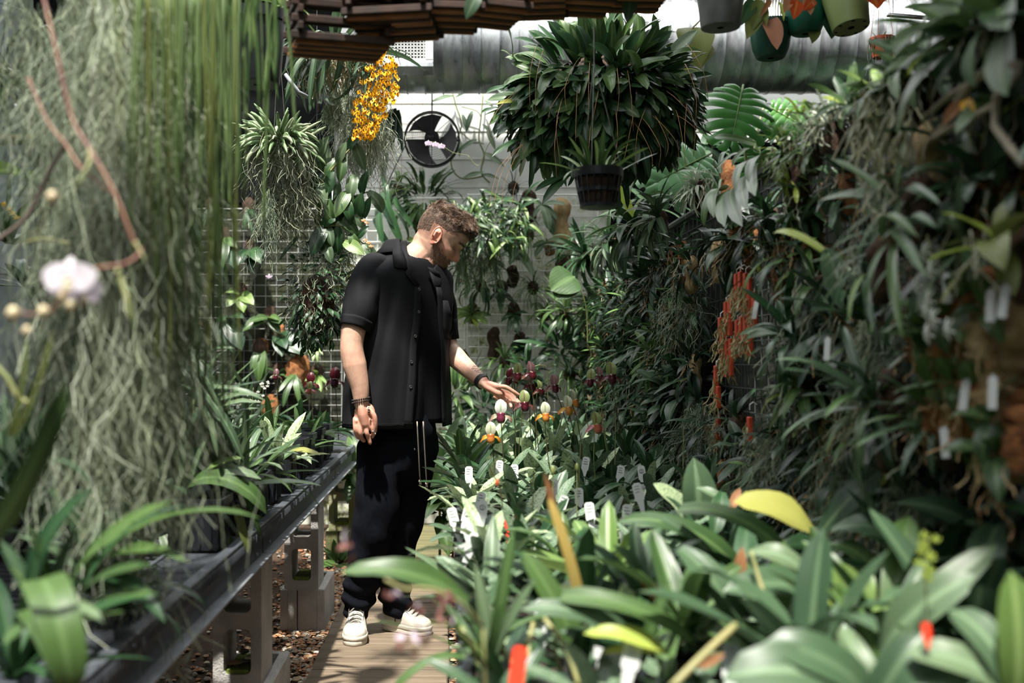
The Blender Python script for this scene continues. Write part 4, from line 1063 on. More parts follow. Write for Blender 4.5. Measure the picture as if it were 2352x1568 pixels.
rnd = random.Random(5)
# black community pots along the front edge of the bench, far ones merge in perspective but stay single
for i, (py_, dd, w, h, lb) in enumerate((
    (0, 2.72, .13, .10, 'black square pot at the bench edge under the arching strap leaves'),
    (0, 2.98, .135, .105, 'black square pot on the bench edge left of the pale-rimmed pot'),
    (0, 3.30, .13, .10, 'wide black pot with white rim line at the bench edge'),
    (0, 3.62, .13, .12, 'black square pot at the bench edge beside the yellow leaf'),
    (0, 3.93, .12, .12, 'fluted black pot on the bench edge behind the yellow leaf'),
    (0, 4.22, .12, .13, 'fluted black pot on the bench edge nearest the hanging hand'),
    (0, 4.52, .12, .13, 'black pot on the bench edge behind the man\'s hand, nearer one'),
    (0, 4.84, .12, .13, 'black pot on the bench edge behind the man\'s hand, farther one'),
    (0, 5.20, .12, .13, 'black pot on the far stretch of bench edge behind the man'))):
    pot_square((-.655+rnd.uniform(-.01, .005), dd, BENCHZ), w*1.12, h*1.35, PLAST if i != 2 else PLASTG, rnd.uniform(-.05, .05), lb, 'pot', 'black pots along the bench edge')
for i in range(26):
    xx = -.84-.17*(i % 5)+rnd.uniform(-.01, .01); yy = 2.5+.24*(i//5)*1.9+rnd.uniform(-.03, .03)+(i % 2)*.1
    pot_square((xx, yy, BENCHZ), .13, .10, PLAST, rnd.uniform(-.1, .1), 'black pot among leaves on the left bench, %s row in, %s from the front' % (ORD[i % 5+1], ORD[i//5+1]), 'pot', 'black pots in the inner rows', ribs=False)

# ------------------------------------------------------------ right bench: trays and pots under the slipper orchids
rb = empty('plant_bench', (.45, 4.2, 0), 0, 'low plant bench right of the boardwalk, edge of black trays', 'bench')
b = MB(); 
for xx in (.035, .88): b.box((xx-.45, 0, .565), (.04, 6.2, .05), STEELD, bev=.003)
b.build('bench_rail', None, rb)
b = MB()
for i in range(42): b.box((0, -3.05+i*.148, .593), (.88, .07, .012), DECK)
b.build('slats', None, rb)
for xx in (.06, .86):
    for yy in (-2.6, -.9, .9, 2.7):
        b = MB(); b.box((xx-.45, yy, .270), (.06, .06, .54), mat('bench_post', (.10, .09, .08), .8), bev=.004); b.build('leg', None, rb)
TRZ = .600
def tray(x, y, wx, wy, h, label, tilt=0, m=PLASTG):
    r = empty('tray', (x, y, TRZ), tilt, label, 'tray', 'black trays on the right bench'); b = MB(); rows = []
    for z, s_ in ((0, -.012), (h-.014, 0), (h-.014, .012), (h, .014), (h, .004), (.01, -.008)):
        rows.append([(px_, py_, z) for px_, py_ in roundrect(wx+2*s_, wy+2*s_, .02, 2)])
    b.grid(np.array(rows), m, wrap=True); b.build('tray_wall', None, r)
    b = MB(); b.plate(roundrect(wx-.01, wy-.01, .02, 2), .006, SOIL, Matrix.Translation((0, 0, h*.72))); b.build('potting_bark', None, r)
    b = MB()
    for i in range(int(wy/.05)):
        b.box((-wx/2-.001, -wy/2+.03+i*.05, h*.45), (.006, .01, h*.8), m)
    b.build('rib', None, r)['kind'] = 'stuff'
lbs = ['nearest black tray at the boardwalk edge, low in the frame', 'black tray carrying the two white tags at its corner', 'third black tray along the boardwalk edge', 'black tray beside the man\'s trousers', 'black tray under the reaching hand', 'farthest black tray along the boardwalk edge']
for i, yy in enumerate((1.62, 2.30, 2.98, 3.66, 4.5, 5.6)):
    tray(.17, yy, .27, .60 if i < 4 else .9, .075, lbs[i])
for i, yy in enumerate((1.62, 2.34, 3.06, 3.9, 5.0)):
    tray(.50, yy, .30, .64, .075, 'black tray under leaves, centre line of the right bench, %s from the front' % ORD[i+1])
    tray(.82, yy, .26, .64, .075, 'black tray under leaves along the living wall, %s from the front' % ORD[i+1])
# ------------------------------------------------------------ flowers and plant builders
def petal_mesh(kind, m, bi=1): return leaf_mesh(kind, bi, m, .15, .1)
FCOL = {
 'maroon': (leafmat('sepal_green_stripe', (.17, .23, .07), (.27, .33, .13), rib=(.16, .05, .05), trans=.3), leafmat('petal_maroon', (.06, .010, .016), (.12, .02, .03), tip=(.20, .10, .07), trans=.2), mat('pouch_maroon', (.035, .004, .008), .2, col2=(.09, .012, .018), scale=30)),
 'dark':   (leafmat('petal_dark_red', (.05, .004, .008), (.09, .008, .015), trans=.15), leafmat('petal_dark_red', None, None), mat('pouch_dark', (.05, .004, .01), .2)),
 'yellow': (leafmat('sepal_pale', (.48, .52, .36), (.58, .6, .45), rib=(.2, .3, .08), trans=.3), leafmat('petal_amber', (.50, .30, .04), (.6, .38, .05), tip=(.42, .10, .02), trans=.3), mat('pouch_amber', (.45, .22, .03), .3, col2=(.4, .1, .03), scale=30)),
 'pink':   (leafmat('sepal_green_stripe', None, None), leafmat('petal_pink', (.52, .20, .22), (.62, .28, .30), trans=.3), mat('pouch_rose', (.30, .06, .04), .3, col2=(.4, .14, .06), scale=30)),
 'white':  (leafmat('sepal_white', (.62, .66, .58), (.7, .72, .65), rib=(.25, .4, .15), trans=.3), leafmat('petal_blush', (.42, .40, .26), (.5, .42, .3), tip=(.35, .12, .12), trans=.3), mat('pouch_plum', (.12, .02, .04), .3)),
 'mauve':  (leafmat('sepal_mauve', (.15, .065, .085), (.24, .12, .13), rib=(.3, .3, .15), trans=.3), leafmat('petal_maroon', None, None), mat('pouch_maroon', None)),
}
def slipper(root, base, top, col, face=0, sc=1.0, stem=SPIKE, bow=0):
    """one slipper-orchid flower on its stalk: stalk > sepal, petals, pouch, ovary"""
    base, top = Vector(base), Vector(top); dS, dP, pM = FCOL[col]
    F = Vector((math.sin(face), -math.cos(face), -.1)).normalized(); Sd = F.cross(Vector((0, 0, 1))).normalized(); U = Sd.cross(F)
    b = MB(); mid = (base+top)/2+Vector((bow, 0, 0)); neck = top+Vector((0, 0, .006))
    pts = [base, base.lerp(mid, .5)+Vector((bow*.3, 0, 0)), mid, mid.lerp(top, .6)+Vector((bow*.2, 0, 0)), neck-F*.012, neck]
    b.tube([tuple(p) for p in pts], [.0019]*3+[.0017, .0022, .003], stem, 6); st = b.build('flower_stalk', None, root, True)
    def pl(name, kind, m, d, L, w, bi, up, off=(0, 0, 0), **k): return put_leaf(st, kind, m, d, L*sc, w, bi, up, top+Vector(off), name=name, **k)
    pl('dorsal_sepal', 'broad', dS, U*1.0+F*.05, .040, 1.45, 2, -F*-1.0, fold=.5)
    for s_ in (-1, 1): pl('petal', 'oblong', dP, Sd*s_*1.0-U*.40+F*.15, .040, 1.05, 2, U*.8+F*.6, fold=.3, wav=.5)
    pl('ventral_sepal', 'ovate', dS, -U*.9-F*.25, .026, 1.0, 1, F)
    b = MB(); prof = [(.001, -.019), (.007, -.0175), (.0105, -.012), (.0110, -.004), (.0098, .003), (.0112, .007), (.0095, .0065), (.0075, 0)]
    M = Matrix((Sd, -F, U)).transposed().to_4x4() @ Matrix.Rotation(R(-18), 4, 'X')
    b.lathe([(a*sc, z*sc) for a, z in prof], pM, 14, c=tuple(top+F*.013*sc-U*.006), M=M, cap=False); b.build('pouch', None, st, True)
    b = MB(); b.sphere(top+F*.004, (.004*sc, .003*sc, .005*sc), STEMG, 6); b.build('staminode', None, st, True)
def five(root, pos, m, F, r=.03, lipm=None, name='flower', wide=False):
    """open orchid flower: three sepals, two broad petals, lip"""
    F = Vector(F).normalized(); Sd = F.cross(Vector((0, 0, 1))).normalized(); U = Sd.cross(F)
    b = MB(); b.sphere(Vector(pos)+F*.004, r*.14, lipm or m, 6); fl = b.build(name, None, root, True)
    for a, k, w in ((90, 'ovate', 1.1), (210, 'ovate', 1.1), (330, 'ovate', 1.1)):
        put_leaf(fl, k, m, Sd*math.cos(R(a))+U*math.sin(R(a))-F*.1, r, w*1.1, 1, F, pos, name='sepal', fold=.1)
    for a in (20, 160): put_leaf(fl, 'broad', m, Sd*math.cos(R(a))+U*math.sin(R(a)), r*1.05, 1.9 if wide else 1.1, 1, F, Vector(pos)+F*.002, name='petal', fold=.1)
    put_leaf(fl, 'broad', lipm or m, -U*.8+F*.6, r*.7, .9, 3, F, Vector(pos)+F*.003, name='lip', fold=.3)
    return fl
def plant(label, cat, pos, kind, m, n, L, seed=0, name='orchid_plant', group=None, merge=False, **k):
    r = empty(name, tuple(pos), 0, label, cat, group); rnd = random.Random(seed*13+n)
    if merge:
        b = MB(); rosette(r, rnd, kind, m, n, L, acc=b, **k); b.build('foliage', None, r, True)
    else: rosette(r, rnd, kind, m, n, L, **k)
    return r
def hanger(root, top_z, m=WIREG, r=.0011, off=((0, 0),), z0=0.0):
    """wires from the roof timber down to a hanging thing"""
    b = MB()
    for x, y in off: b.tube([(x, y, z0), (x*.05, y*.05, min(top_z-root.location.z, z0+.38)), (0, 0, top_z-root.location.z)], r, m, 4)
    return b.build('hanging_wire', None, root)
ROOFZ = 3.88
def moss(label, pos, n, L, spread, m, r=.0011, seg=9, curl=.25, seed=0, cat='moss', name='spanish_moss', axis_len=0, group=None, top=True, sway=.1, k=3):
    """a hanging beard of fine curly strands; spread = (x, y) half widths; starts spread over axis_len below pos"""
    r_ = empty(name, tuple(pos), 0, label, cat, group); rnd = random.Random(seed); b = MB()
    ms = m if isinstance(m, (list, tuple)) else (m,)
    cl = [(rnd.random()*2*PI, math.sqrt(rnd.random()), -rnd.random()*axis_len, ms[rnd.randrange(len(ms))]) for _ in range(max(6, n//14))]
    for i in range(n):
        a, q, z, mm = cl[rnd.randrange(len(cl))]; a += rnd.gauss(0, .12); q = min(1, abs(q+rnd.gauss(0, .07))); z += rnd.uniform(-.03, .0)
        s0 = (q*spread[0]*math.cos(a), q*spread[1]*math.sin(a), z)
        l = L*rnd.uniform(.35, 1.0)*(1-.35*q)
        b.tube(curlstrand(rnd, s0, l, seg=seg, curl=curl, sway=sway), [r*rnd.uniform(.8, 1.3)]*(seg+1), mm, k, cap=False)
    b.build('strands', None, r_)['kind'] = 'stuff'
    return r_
def scribble(root, M, w, h, seed, circ=False):
    rnd = random.Random(seed); b = MB()
    if circ: 
        b.tube([(w*.28*math.cos(a), w*.28*math.sin(a)+h*.12, .0011) for a in np.linspace(0, 2*PI, 13)], w*.028, INK, 3)
        z = w*.17; b.tube([(-z*.6, h*.12+z*.5, .0011), (0, h*.12+z, .0011), (z*.6, h*.12+z*.4, .0011), (-z*.6, h*.12-z, .0011), (z*.7, h*.12-z, .0011)], w*.03, INK, 3)
    else:
        for k in range(3):
            pts = [(-w*.3+w*.6*q, h*(.32-.16*k)+rnd.uniform(-1, 1)*h*.025, .0011) for q in np.linspace(0, rnd.uniform(.6, 1), 8)]; b.tube(pts, w*.03, INK, 3)
    o = b.build('writing', None, root); o.matrix_basis = M; return o
def plant_tag(px, py, d, label, m=WHITEP, w=.017, h=.055, tilt=0, yaw=0, circ=False, long=0, group='plant tags on the right bench', lean=-.25):
    """flat plastic label: head seen at (px,py), stake running down into the pot"""
    p = P(px, py, d); r = empty('plant_tag', tuple(p), 0, label, 'plant tag', group)
    M = Euler((PI/2+lean, tilt, yaw), 'XYZ').to_matrix().to_4x4(); b = MB(); c = w*.22
    pts = [(-w/2, -h/2+c), (-w/2+c, -h/2), (w/2-c, -h/2), (w/2, -h/2+c), (w/2, h/2-c), (w/2-c, h/2), (-w/2+c, h/2), (-w/2, h/2-c)]
    b.plate(pts, .001, m, M); b.plate([(-w*.08, -h/2-.055-long), (w*.08, -h/2-.055-long), (w*.36, -h/2+.002), (-w*.36, -h/2+.002)], .001, m, M); b.build('tag_plate', None, r)
    if m is WHITEP: scribble(r, M, w, h, int(px), circ)
    return r
MON = {}
def monstera_mesh(m):
    if m.name in MON: return MON[m.name]
    b = MB(); lobes = 8
    def contour(t):   # t 0 base lobe .. 1 tip ; returns outer point of right half (x along midrib)
        a = R(158)*(1-t)**1.0; r_ = .52+.10*math.cos(a)+.0*t; return Vector((.38+r_*math.cos(a)*(1.05 if t > .5 else .85), r_*math.sin(a)*.95, 0))
    for s_ in (-1, 1):
        for i in range(lobes):
            t0, t1 = i/lobes, (i+1)/lobes; g_ = .17/lobes
            rows = []
            for q in np.linspace(0, 1, 7):
                row = []
                for c in (0, .33, .66, 1):
                    rib = Vector((.12+.80*((t0+(t1-t0)*c)**1.3), 0, 0)); gg = g_*float(sg(q, .35, .6))*(1 if i < lobes-1 or c == 0 else 1)
                    tt = t0+gg+(t1-t0-2*gg)*c if i not in (0,) else t0+gg*(c == 1)*-1*0+(t1-t0-gg)*c
                    o = contour(min(tt, 1)); p = rib.lerp(o, q*(1-.10*(abs(c-.5)*2)**2*(q > .9)))
                    z = .05*math.sin(q*PI)*.5-.22*q*q*abs(p.y)-.12*max(0, p.x-.4)**2+.012*math.cos((c-.5)*PI)
                    row.append((p.x, s_*p.y, z))
                rows.append(row if s_ > 0 else row[::-1])
            b.grid(np.array(rows), m, uv=[(.5, .5)]*28)
    rib = [(.05+.9*q, 0, .012-.12*max(0, .05+.9*q-.4)**2) for q in np.linspace(0, 1, 8)]
    b.tube(rib, [.014, .013, .011, .009, .007, .005, .004, .002], G_LIGHT, 5)
    MON[m.name] = b.mesh('leaf'); return MON[m.name]
def monstera_leaf(root, pos, d, up, L, m, label=None):
    M = frame(d, up, 0, (L, L, L), Vector(pos)-root.location); o = link('leaf', monstera_mesh(m), root, M)
    if label: o['label'] = label
    return o

# ------------------------------------------------------------ hanging left: curtain of moss and whip-like stems (close to the camera, blurred)
z0 = 2.35
for i, (px, d, wx, n, L_, mm, lb) in enumerate((
    (262, 1.85, .085, 2600, .72, (MOSSG, MOSSD, MOSSL), 'thick grey-green moss beard filling the left third, nearest its middle'),
    (350, 2.05, .055, 1300, .60, (MOSSG, MOSSD), 'grey-green moss beard beside the whip-like stems, right flank of the curtain'),
    (130, 2.0, .10, 600, .42, (MOSSD, MOSSG), 'dim moss beard at the upper left behind the reddish stem'),
    (285, 1.75, .05, 900, .70, (MOSSG, MOSSL, MOSSG), 'pale moss beard reaching down to the lower leaves on the left'))):
    p = P(px, -60, d); moss(lb, p, n, L_*1.0, (wx, .07), mm, r=.00065, seg=18, curl=.6, seed=20+i, axis_len=.60 if i != 2 else .3, group='moss curtain', sway=.05); r_ = COL.objects[-2]
rs = empty('whip_cactus', tuple(P(420, -80, 1.9)), 0, 'long green whip-like stems hanging in a curtain from the top left', 'hanging plant')
rnd = random.Random(2)
STEM2 = []
for i in range(150):
    q = rnd.random(); px = 225+rnd.gauss(0, 1)*95+150 if i % 3 else rnd.uniform(300, 560); d = rnd.uniform(1.65, 2.3)
    p = P(px, -60+rnd.uniform(-20, 0), d)-rs.location; yl = rnd.choice((420, 560, 700, 820, 900, 1000)) if px < 460 else rnd.choice((320, 480, 640, 780, 900, 980))
    L_ = (yl+60)*d/FPX; pts = curlstrand(rnd, p, L_, seg=9, curl=.045, sway=.05); b = MB(); r0 = rnd.uniform(.0014, .0026)
    b.tube(pts, [r0]*9+[r0*.4], (STRAND, G_OLIVE, STRAND)[i % 3], 5); b.build('stem', None, rs, True)
for i in range(46):         # looser arching stems near the top, going right
    d = rnd.uniform(1.9, 2.4); p = P(rnd.uniform(440, 640), -40, d)-rs.location; a = rnd.uniform(-.6, .35); pts = [p]; dd = Vector((a, rnd.uniform(-.1, .1), -1)).normalized(); L_ = rnd.uniform(.12, .34)
    for q in range(8): dd = (dd+Vector((-a*.14+rnd.uniform(-.07, .07), 0, -.05))).normalized(); pts.append(pts[-1]+dd*L_/8)
    b = MB(); b.tube([tuple(x) for x in pts], [.0026]*8+[.0008], (STRAND, G_MID)[i % 2], 5); b.build('stem', None, rs, True)
for x0, x1, y1, d in ((478, 500, 880, 2.0), (487, 540, 520, 2.1), (610, 612, 560, 2.2), (420, 470, 1010, 1.9), (445, 452, 700, 1.9), (512, 470, 1000, 2.0), (640, 690, 330, 2.1)):
    pts = [tuple(P(x0+(x1-x0)*q+6*math.sin(q*5), -60+(y1+60)*q, d)-rs.location) for q in np.linspace(0, 1, 10)]; b = MB(); b.tube(pts, [.0034]*9+[.001], STRAND, 6); b.build('stem', None, rs, True)
hanger(rs, ROOFZ, z0=.0)
# wine-coloured flower spike with a pale moth orchid in front of the curtain
PURPS = mat('wine_stem', (.16, .045, .045), .5, col2=(.30, .16, .09), scale=12)
WHITEF = leafmat('petal_lilac_white', (.74, .66, .76), (.80, .76, .80), trans=.35, rough=.5)
sp_ = empty('moth_orchid_spray', tuple(P(200, 340, 1.25)), 0, 'wine-red arching flower spike carrying a lilac-white moth orchid, left', 'orchid')
def pxtube(root, pts, r, m, name='stem', k=6, label=None):
    b = MB(); V = [P(*p)-root.location for p in pts]
    # smooth
    Q = []
    for i in range(len(V)-1):
        p0, p1, p2, p3 = V[max(i-1, 0)], V[i], V[i+1], V[min(i+2, len(V)-1)]
        for t in np.linspace(0, 1, 5)[:-1 if i < len(V)-2 else None]: Q.append(tuple(.5*((2*p1)+(p2-p0)*t+(2*p0-5*p1+4*p2-p3)*t*t+(3*p1-p0-3*p2+p3)*t**3)))
    rr_ = r if np.isscalar(r) else np.interp(np.linspace(0, 1, len(Q)), np.linspace(0, 1, len(r)), r)
    b.tube(Q, rr_, m, k); o = b.build(name, None, root, True)
    if label: o['label'] = label
    return o
pxtube(sp_, [(92, -40, 1.35), (130, 120, 1.32), (165, 270, 1.3), (205, 340, 1.28), (262, 440, 1.26), (310, 560, 1.25), (325, 575, 1.25), (290, 605, 1.22), (225, 615, 1.2)], .0021, PURPS)
pxtube(sp_, [(65, 180, 1.4), (110, 280, 1.38), (150, 330, 1.36), (190, 390, 1.33), (262, 445, 1.26)], .0017, PURPS)
pxtube(sp_, [(205, 340, 1.28), (205, 375, 1.27), (178, 425, 1.26)], .0021, CANE, 'bract')
pxtube(sp_, [(270, 620, 1.22), (290, 680, 1.21), (298, 735, 1.2)], [.0035, .003, .001], CANE, 'bract')
pxtube(sp_, [(310, 555, 1.25), (335, 600, 1.24)], [.002, .001], CANE, 'bract')
pxtube(sp_, [(225, 615, 1.2), (160, 640, 1.15), (130, 700, 1.15), (100, 720, 1.15), (35, 720, 1.15)], .0013, PURPS)
OV = Vector(P(158, 645, 1.15))-sp_.location
LIPY = leafmat('lip_yellow', (.55, .50, .30), (.62, .6, .45), tip=(.45, .2, .15), trans=.2)
five(sp_, OV, WHITEF, (.1, -1, .05), .031, LIPY, wide=True); five(sp_, P(190, 672, 1.2)-sp_.location, WHITEF, (.5, -1, -.3), .024, LIPY, wide=True)
BUD = mat('pale_bud', (.62, .55, .34), .5, col2=(.5, .4, .25), scale=20)
for px, py, r_ in ((30, 720, .0085), (100, 716, .0075), (120, 453, .0075), (145, 680, .0065), (163, 700, .0075), (62, 760, .006)):
    b = MB(); b.sphere(P(px, py, 1.15)-sp_.location, (r_*.85, r_*.85, r_), BUD, 7); b.build('bud', None, sp_, True)
pxtube(sp_, [(75, 545, 1.2), (95, 520, 1.2), (120, 453, 1.15)], .0011, CANE)
# bare grey twig crossing lower left of it
tw = empty('twig', tuple(P(60, 500, 1.6)), 0, 'bare grey-brown twig crossing the curtain at far left', 'twig')
pxtube(tw, [(-20, 560, 1.6), (60, 500, 1.6), (110, 400, 1.6), (150, 330, 1.6)], .0035, mat('twig', (.16, .12, .10), .8), 'branch')
pxtube(tw, [(-10, 840, 1.4), (18, 870, 1.4), (40, 910, 1.4), (75, 930, 1.4)], .004, CANE, 'branch')
pxtube(tw, [(60, 555, 1.6), (110, 548, 1.6), (160, 560, 1.6)], .002, CANE, 'branch')

# far left, behind the curtain: hanging things and leaves in the gap
for i, (px, py, d, kind, m, n, L_, el, lb) in enumerate((
    (30, 170, 3.0, 'ovate', G_GREY, 10, .10, (-40, 60), 'hanging orchid with small oval grey-green leaves, upper left edge'),
    (10, 200, 3.2, 'narrow', G_MID, 16, .22, (-50, 50), 'narrow-leaved hanging orchid at the left edge below the oval leaves'),
    (55, 400, 2.3, 'broad', G_LIGHT, 3, .17, (-20, 10), 'pale broad leaves lit by the sun at the left edge'),
    (20, 560, 3.0, 'strap', G_MID, 14, .26, (10, 80), 'strap-leaved orchid with little yellow flowers at the left edge'),
    (60, 660, 3.3, 'lance', G_DARK, 14, .2, (-10, 70), 'dark-leaved orchid behind the white flower'),
    (100, 60, 2.7, 'lance', G_MID, 10, .13, (-60, 40), 'sprawling leafy stems at the top left corner'))):
    r_ = plant(lb, 'orchid', P(px, py, d), kind, m, n, L_, seed=50+i, elev=el, bi=(1, 3), name='hanging_orchid'); hanger(r_, ROOFZ)
    if i == 3:
        YEL = leafmat('petal_yellow', (.80, .42, .02), (.85, .55, .03), trans=.3)
        for q in range(4): five(r_, P(10+q*9, 470+q*10, 2.95)-r_.location, YEL, (.2, -1, 0), .011)
# wire hook with three guys
hk = empty('wire_hanger', tuple(P(34, 262, 2.4)), 0, 'bright wire loop hanger with three guys at the far left', 'hook')
b = MB(); b.tube([(0, 0, .5+.0), (0, 0, .018)], .0009, WIREG, 4); b.tube([(.006*math.sin(a), 0, .009+.013*math.cos(a)) for a in np.linspace(0, 2*PI, 13)], .0011, STEEL, 5)
for x in (-.06, .03, .0): b.tube([(0, 0, -.004), (x*.5, .0, -.03), (x, .02, -.06)], .0008, WIREG, 4)
b.tube([(0, 0, .5), (0, 0, ROOFZ-hk.location.z)], .0009, WIREG, 4); b.build('wire', None, hk)
# a basket board hanging under it
bk = empty('hanging_board', tuple(P(30, 322, 2.5)), 0, 'mossy wooden slab hanging on wires at the far left', 'board')
b = MB(); b.box((0, 0, 0), (.14, .06, .014), CORK, bev=.004); b.build('board', None, bk); b = MB(); b.box((0, 0, .0085), (.12, .05, .005), mat('moss_green', (.06, .10, .02), .9, col2=(.14, .18, .05), scale=60, bump=1), bev=.002); b.build('moss', None, bk)
hanger(bk, ROOFZ, off=((-.06, 0), (.06, 0)))
# ------------------------------------------------------------ centre left: hanging plants in focus
# clump of finger-like grey-green leaves
fg = empty('finger_leaf_orchid', tuple(P(640, 330, 4.45)), 0, 'hanging clump of thick finger-like pale green leaves over a beard of roots', 'orchid')
rnd = random.Random(31)
for i in range(190):
    a = rnd.random()*2*PI; q = rnd.random(); e = R(rnd.uniform(-10, 78)) if i % 4 else R(rnd.uniform(-55, 0))
    d = Vector((math.cos(a)*math.cos(e), math.sin(a)*math.cos(e)*.8, math.sin(e)))
    base = Vector((d.x*.085*rnd.uniform(.3, 1.25), d.y*.08, rnd.uniform(-.03, .035)))
    put_leaf(fg, 'finger', FINGER if i % 3 else MOSSG, d+Vector((0, 0, .45)), rnd.uniform(.095, .16), .95, rnd.choice((0, 1, 1, 2, 3)) if e > 0 else 2, (-d.x, -d.y, 1.2) if i % 3 else (0, 0, 1), base)
b = MB()
for i in range(420): a = rnd.random()*6.28; q = rnd.random()**.5; b.tube(curlstrand(rnd, (q*.12*math.cos(a), q*.10*math.sin(a), rnd.uniform(-.03, .05)), rnd.uniform(.08, .30), seg=8, curl=.8), .0011, (MOSSL, MOSSG, ROOT)[i % 3], 3, cap=False)
b.build('roots', None, fg)['kind'] = 'stuff'
hanger(fg, ROOFZ, off=((-.02, 0), (.03, 0)), m=WIREG, z0=.05)
moss('tangled brownish-grey moss and roots hanging below the finger-leaved clump', P(655, 400, 4.5), 700, .34, (.105, .08), (MOSSG, MOSSD, ROOT), r=.0011, seg=10, curl=.9, seed=33, axis_len=.10)
# silver card tag and clip above it
plant_tag(672, 90, 3.0, 'silver-white plastic tag hanging among stems at the top, left of centre', w=.018, h=.08, long=.0, group='hanging tags', tilt=.18)
b = MB(); p0 = P(655, 170, 3.7); b.tube([(0, 0, 0), tuple(P(685, 212, 3.7)-p0), tuple(P(705, 222, 3.75)-p0)], [.006, .008, .007], mat('grey_tube', (.3, .32, .33), .4), 8); o = b.build('tube_clamp', None, None, True); o.location = p0; tag(o, 'short slanting grey metal tube above the finger-leaved clump', 'tube')
b = MB(); b.tube([(.010*math.sin(a), 0, .010*math.cos(a)) for a in np.linspace(0, 2*PI, 17)], .0018, STEEL, 6); b.tube([(0, 0, .01), (0, 0, ROOFZ-P(634, 146, 3.7).z)], .001, WIREG, 4); o = b.build('steel_ring', None, None, True); o.location = P(634, 146, 3.7); tag(o, 'small steel ring hanging above the finger-leaved clump', 'ring')
# dark grassy root mass above the yellow flowers
gm = plant('dark root-bound hanging orchid with thin drooping leaves above the yellow flowers', 'orchid', P(765, 110, 4.6), 'narrow', G_BLUE, 90, .24, 41, elev=(-75, 40), bi=(1, 4), br=.16, Lv=.4)
b = MB()
for i in range(220): a = rnd.random()*6.28; q = rnd.random(); b.tube(curlstrand(rnd, (q*.2*math.cos(a), q*.12*math.sin(a), rnd.uniform(-.12, .05)), rnd.uniform(.06, .2), seg=6, curl=.7), .0016, (ROOTB, CANE, ROOT)[i % 3], 3, cap=False)
b.build('roots', None, gm)['kind'] = 'stuff'; hanger(gm, ROOFZ)
# yellow dancing-lady flowers
YG_ = leafmat('petal_golden', (.80, .36, .006), (.95, .52, .01), trans=.35, rough=.5)
yo = empty('golden_orchid', tuple(P(855, 100, 4.5)), 0, 'cascading spray of bright golden-yellow small orchid flowers', 'orchid')
b = MB(); F0 = Vector((0, -1, .1)); b.sphere((0, -.002, 0), .0022, BARKD, 5)
for a, w, L_ in ((90, .5, .007), (210, .45, .006), (330, .45, .006)): put_leaf(None, 'ovate', YG_, Vector((math.cos(R(a)), 0, math.sin(R(a)))), L_, 1.2, 1, F0, acc=b)
put_leaf(None, 'heart', YG_, (0, -.3, -1), .014, 1.35, 1, F0, acc=b, fold=.1); put_leaf(None, 'broad', YG_, (.8, -.2, -.4), .008, 1.5, 1, F0, acc=b); put_leaf(None, 'broad', YG_, (-.8, -.2, -.4), .008, 1.5, 1, F0, acc=b)
fm = b.mesh('flower')
rnd = random.Random(8)
for k in range(9):
    x0, x1 = 846+rnd.uniform(-10, 20), 815+k*11; y1 = 318-k*9 if k < 5 else 290-(k-5)*10
    pts = [(x0, 100, 4.5), ((x0+x1)/2+22, 170, 4.42), ((x0+x1)/2+18, 230, 4.4), (x1, y1, 4.42)]
    pxtube(yo, pts, .0009, STEMG, 'flower_stalk', 4)
for i in range(300):
    t = rnd.random()**.8; xa = np.interp(t, [0, .25, .5, .75, 1], [862, 878, 868, 850, 832]); wd_ = np.interp(t, [0, .3, .6, 1], [20, 44, 48, 22])
    p = P(xa+rnd.uniform(-1, 1)*wd_, 104+t*212, 4.42+rnd.uniform(-.08, .05))-yo.location
    Mx = Matrix.Translation(p) @ Euler((rnd.uniform(-.5, .5), rnd.uniform(-.6, .6), rnd.uniform(-.8, .8))).to_matrix().to_4x4() @ Matrix.Scale(rnd.uniform(1.15, 1.6), 4)
    link('flower', fm, yo, Mx)
for i in range(20):
    put_leaf(yo, 'narrow', G_BLUE, (rnd.uniform(-1, .2), -.3, rnd.uniform(-.7, .2)), rnd.uniform(.10, .18), 1, 2, base=P(rnd.uniform(830, 870), rnd.uniform(105, 200), 4.46)-yo.location)
hanger(yo, ROOFZ)
moss('pale silver moss column hanging right of the golden flowers', P(838, 190, 4.75), 1100, .48, (.085, .05), (MOSSL, MOSSL, MOSSG), r=.0011, seg=13, curl=.75, seed=35, axis_len=.20)
moss('thin grey moss strand behind the golden flowers, left side', P(778, 190, 4.8), 420, .26, (.06, .04), (MOSSL, MOSSG), r=.0010, seg=9, curl=.75, seed=36, axis_len=.10)
# long broad leaves hanging beside it on the wall
lw = empty('strap_leaf_plant', tuple(P(890, 290, 6.9)), 0, 'dark broad drooping leaves on the white wall left of the fan', 'plant')
for x0, y0, x1, y1, w in ((900, 250, 880, 355, 1.5), (908, 248, 902, 345, 1.3), (915, 252, 925, 350, 1.2), (895, 256, 862, 330, 1.4), (890, 350, 880, 425, 1.2)): leafpp(lw, P(x0, y0, 6.9), P(x1, y1, 6.85), 'lance', G_DEEP, w, 1, (-.4, -1, -.1))
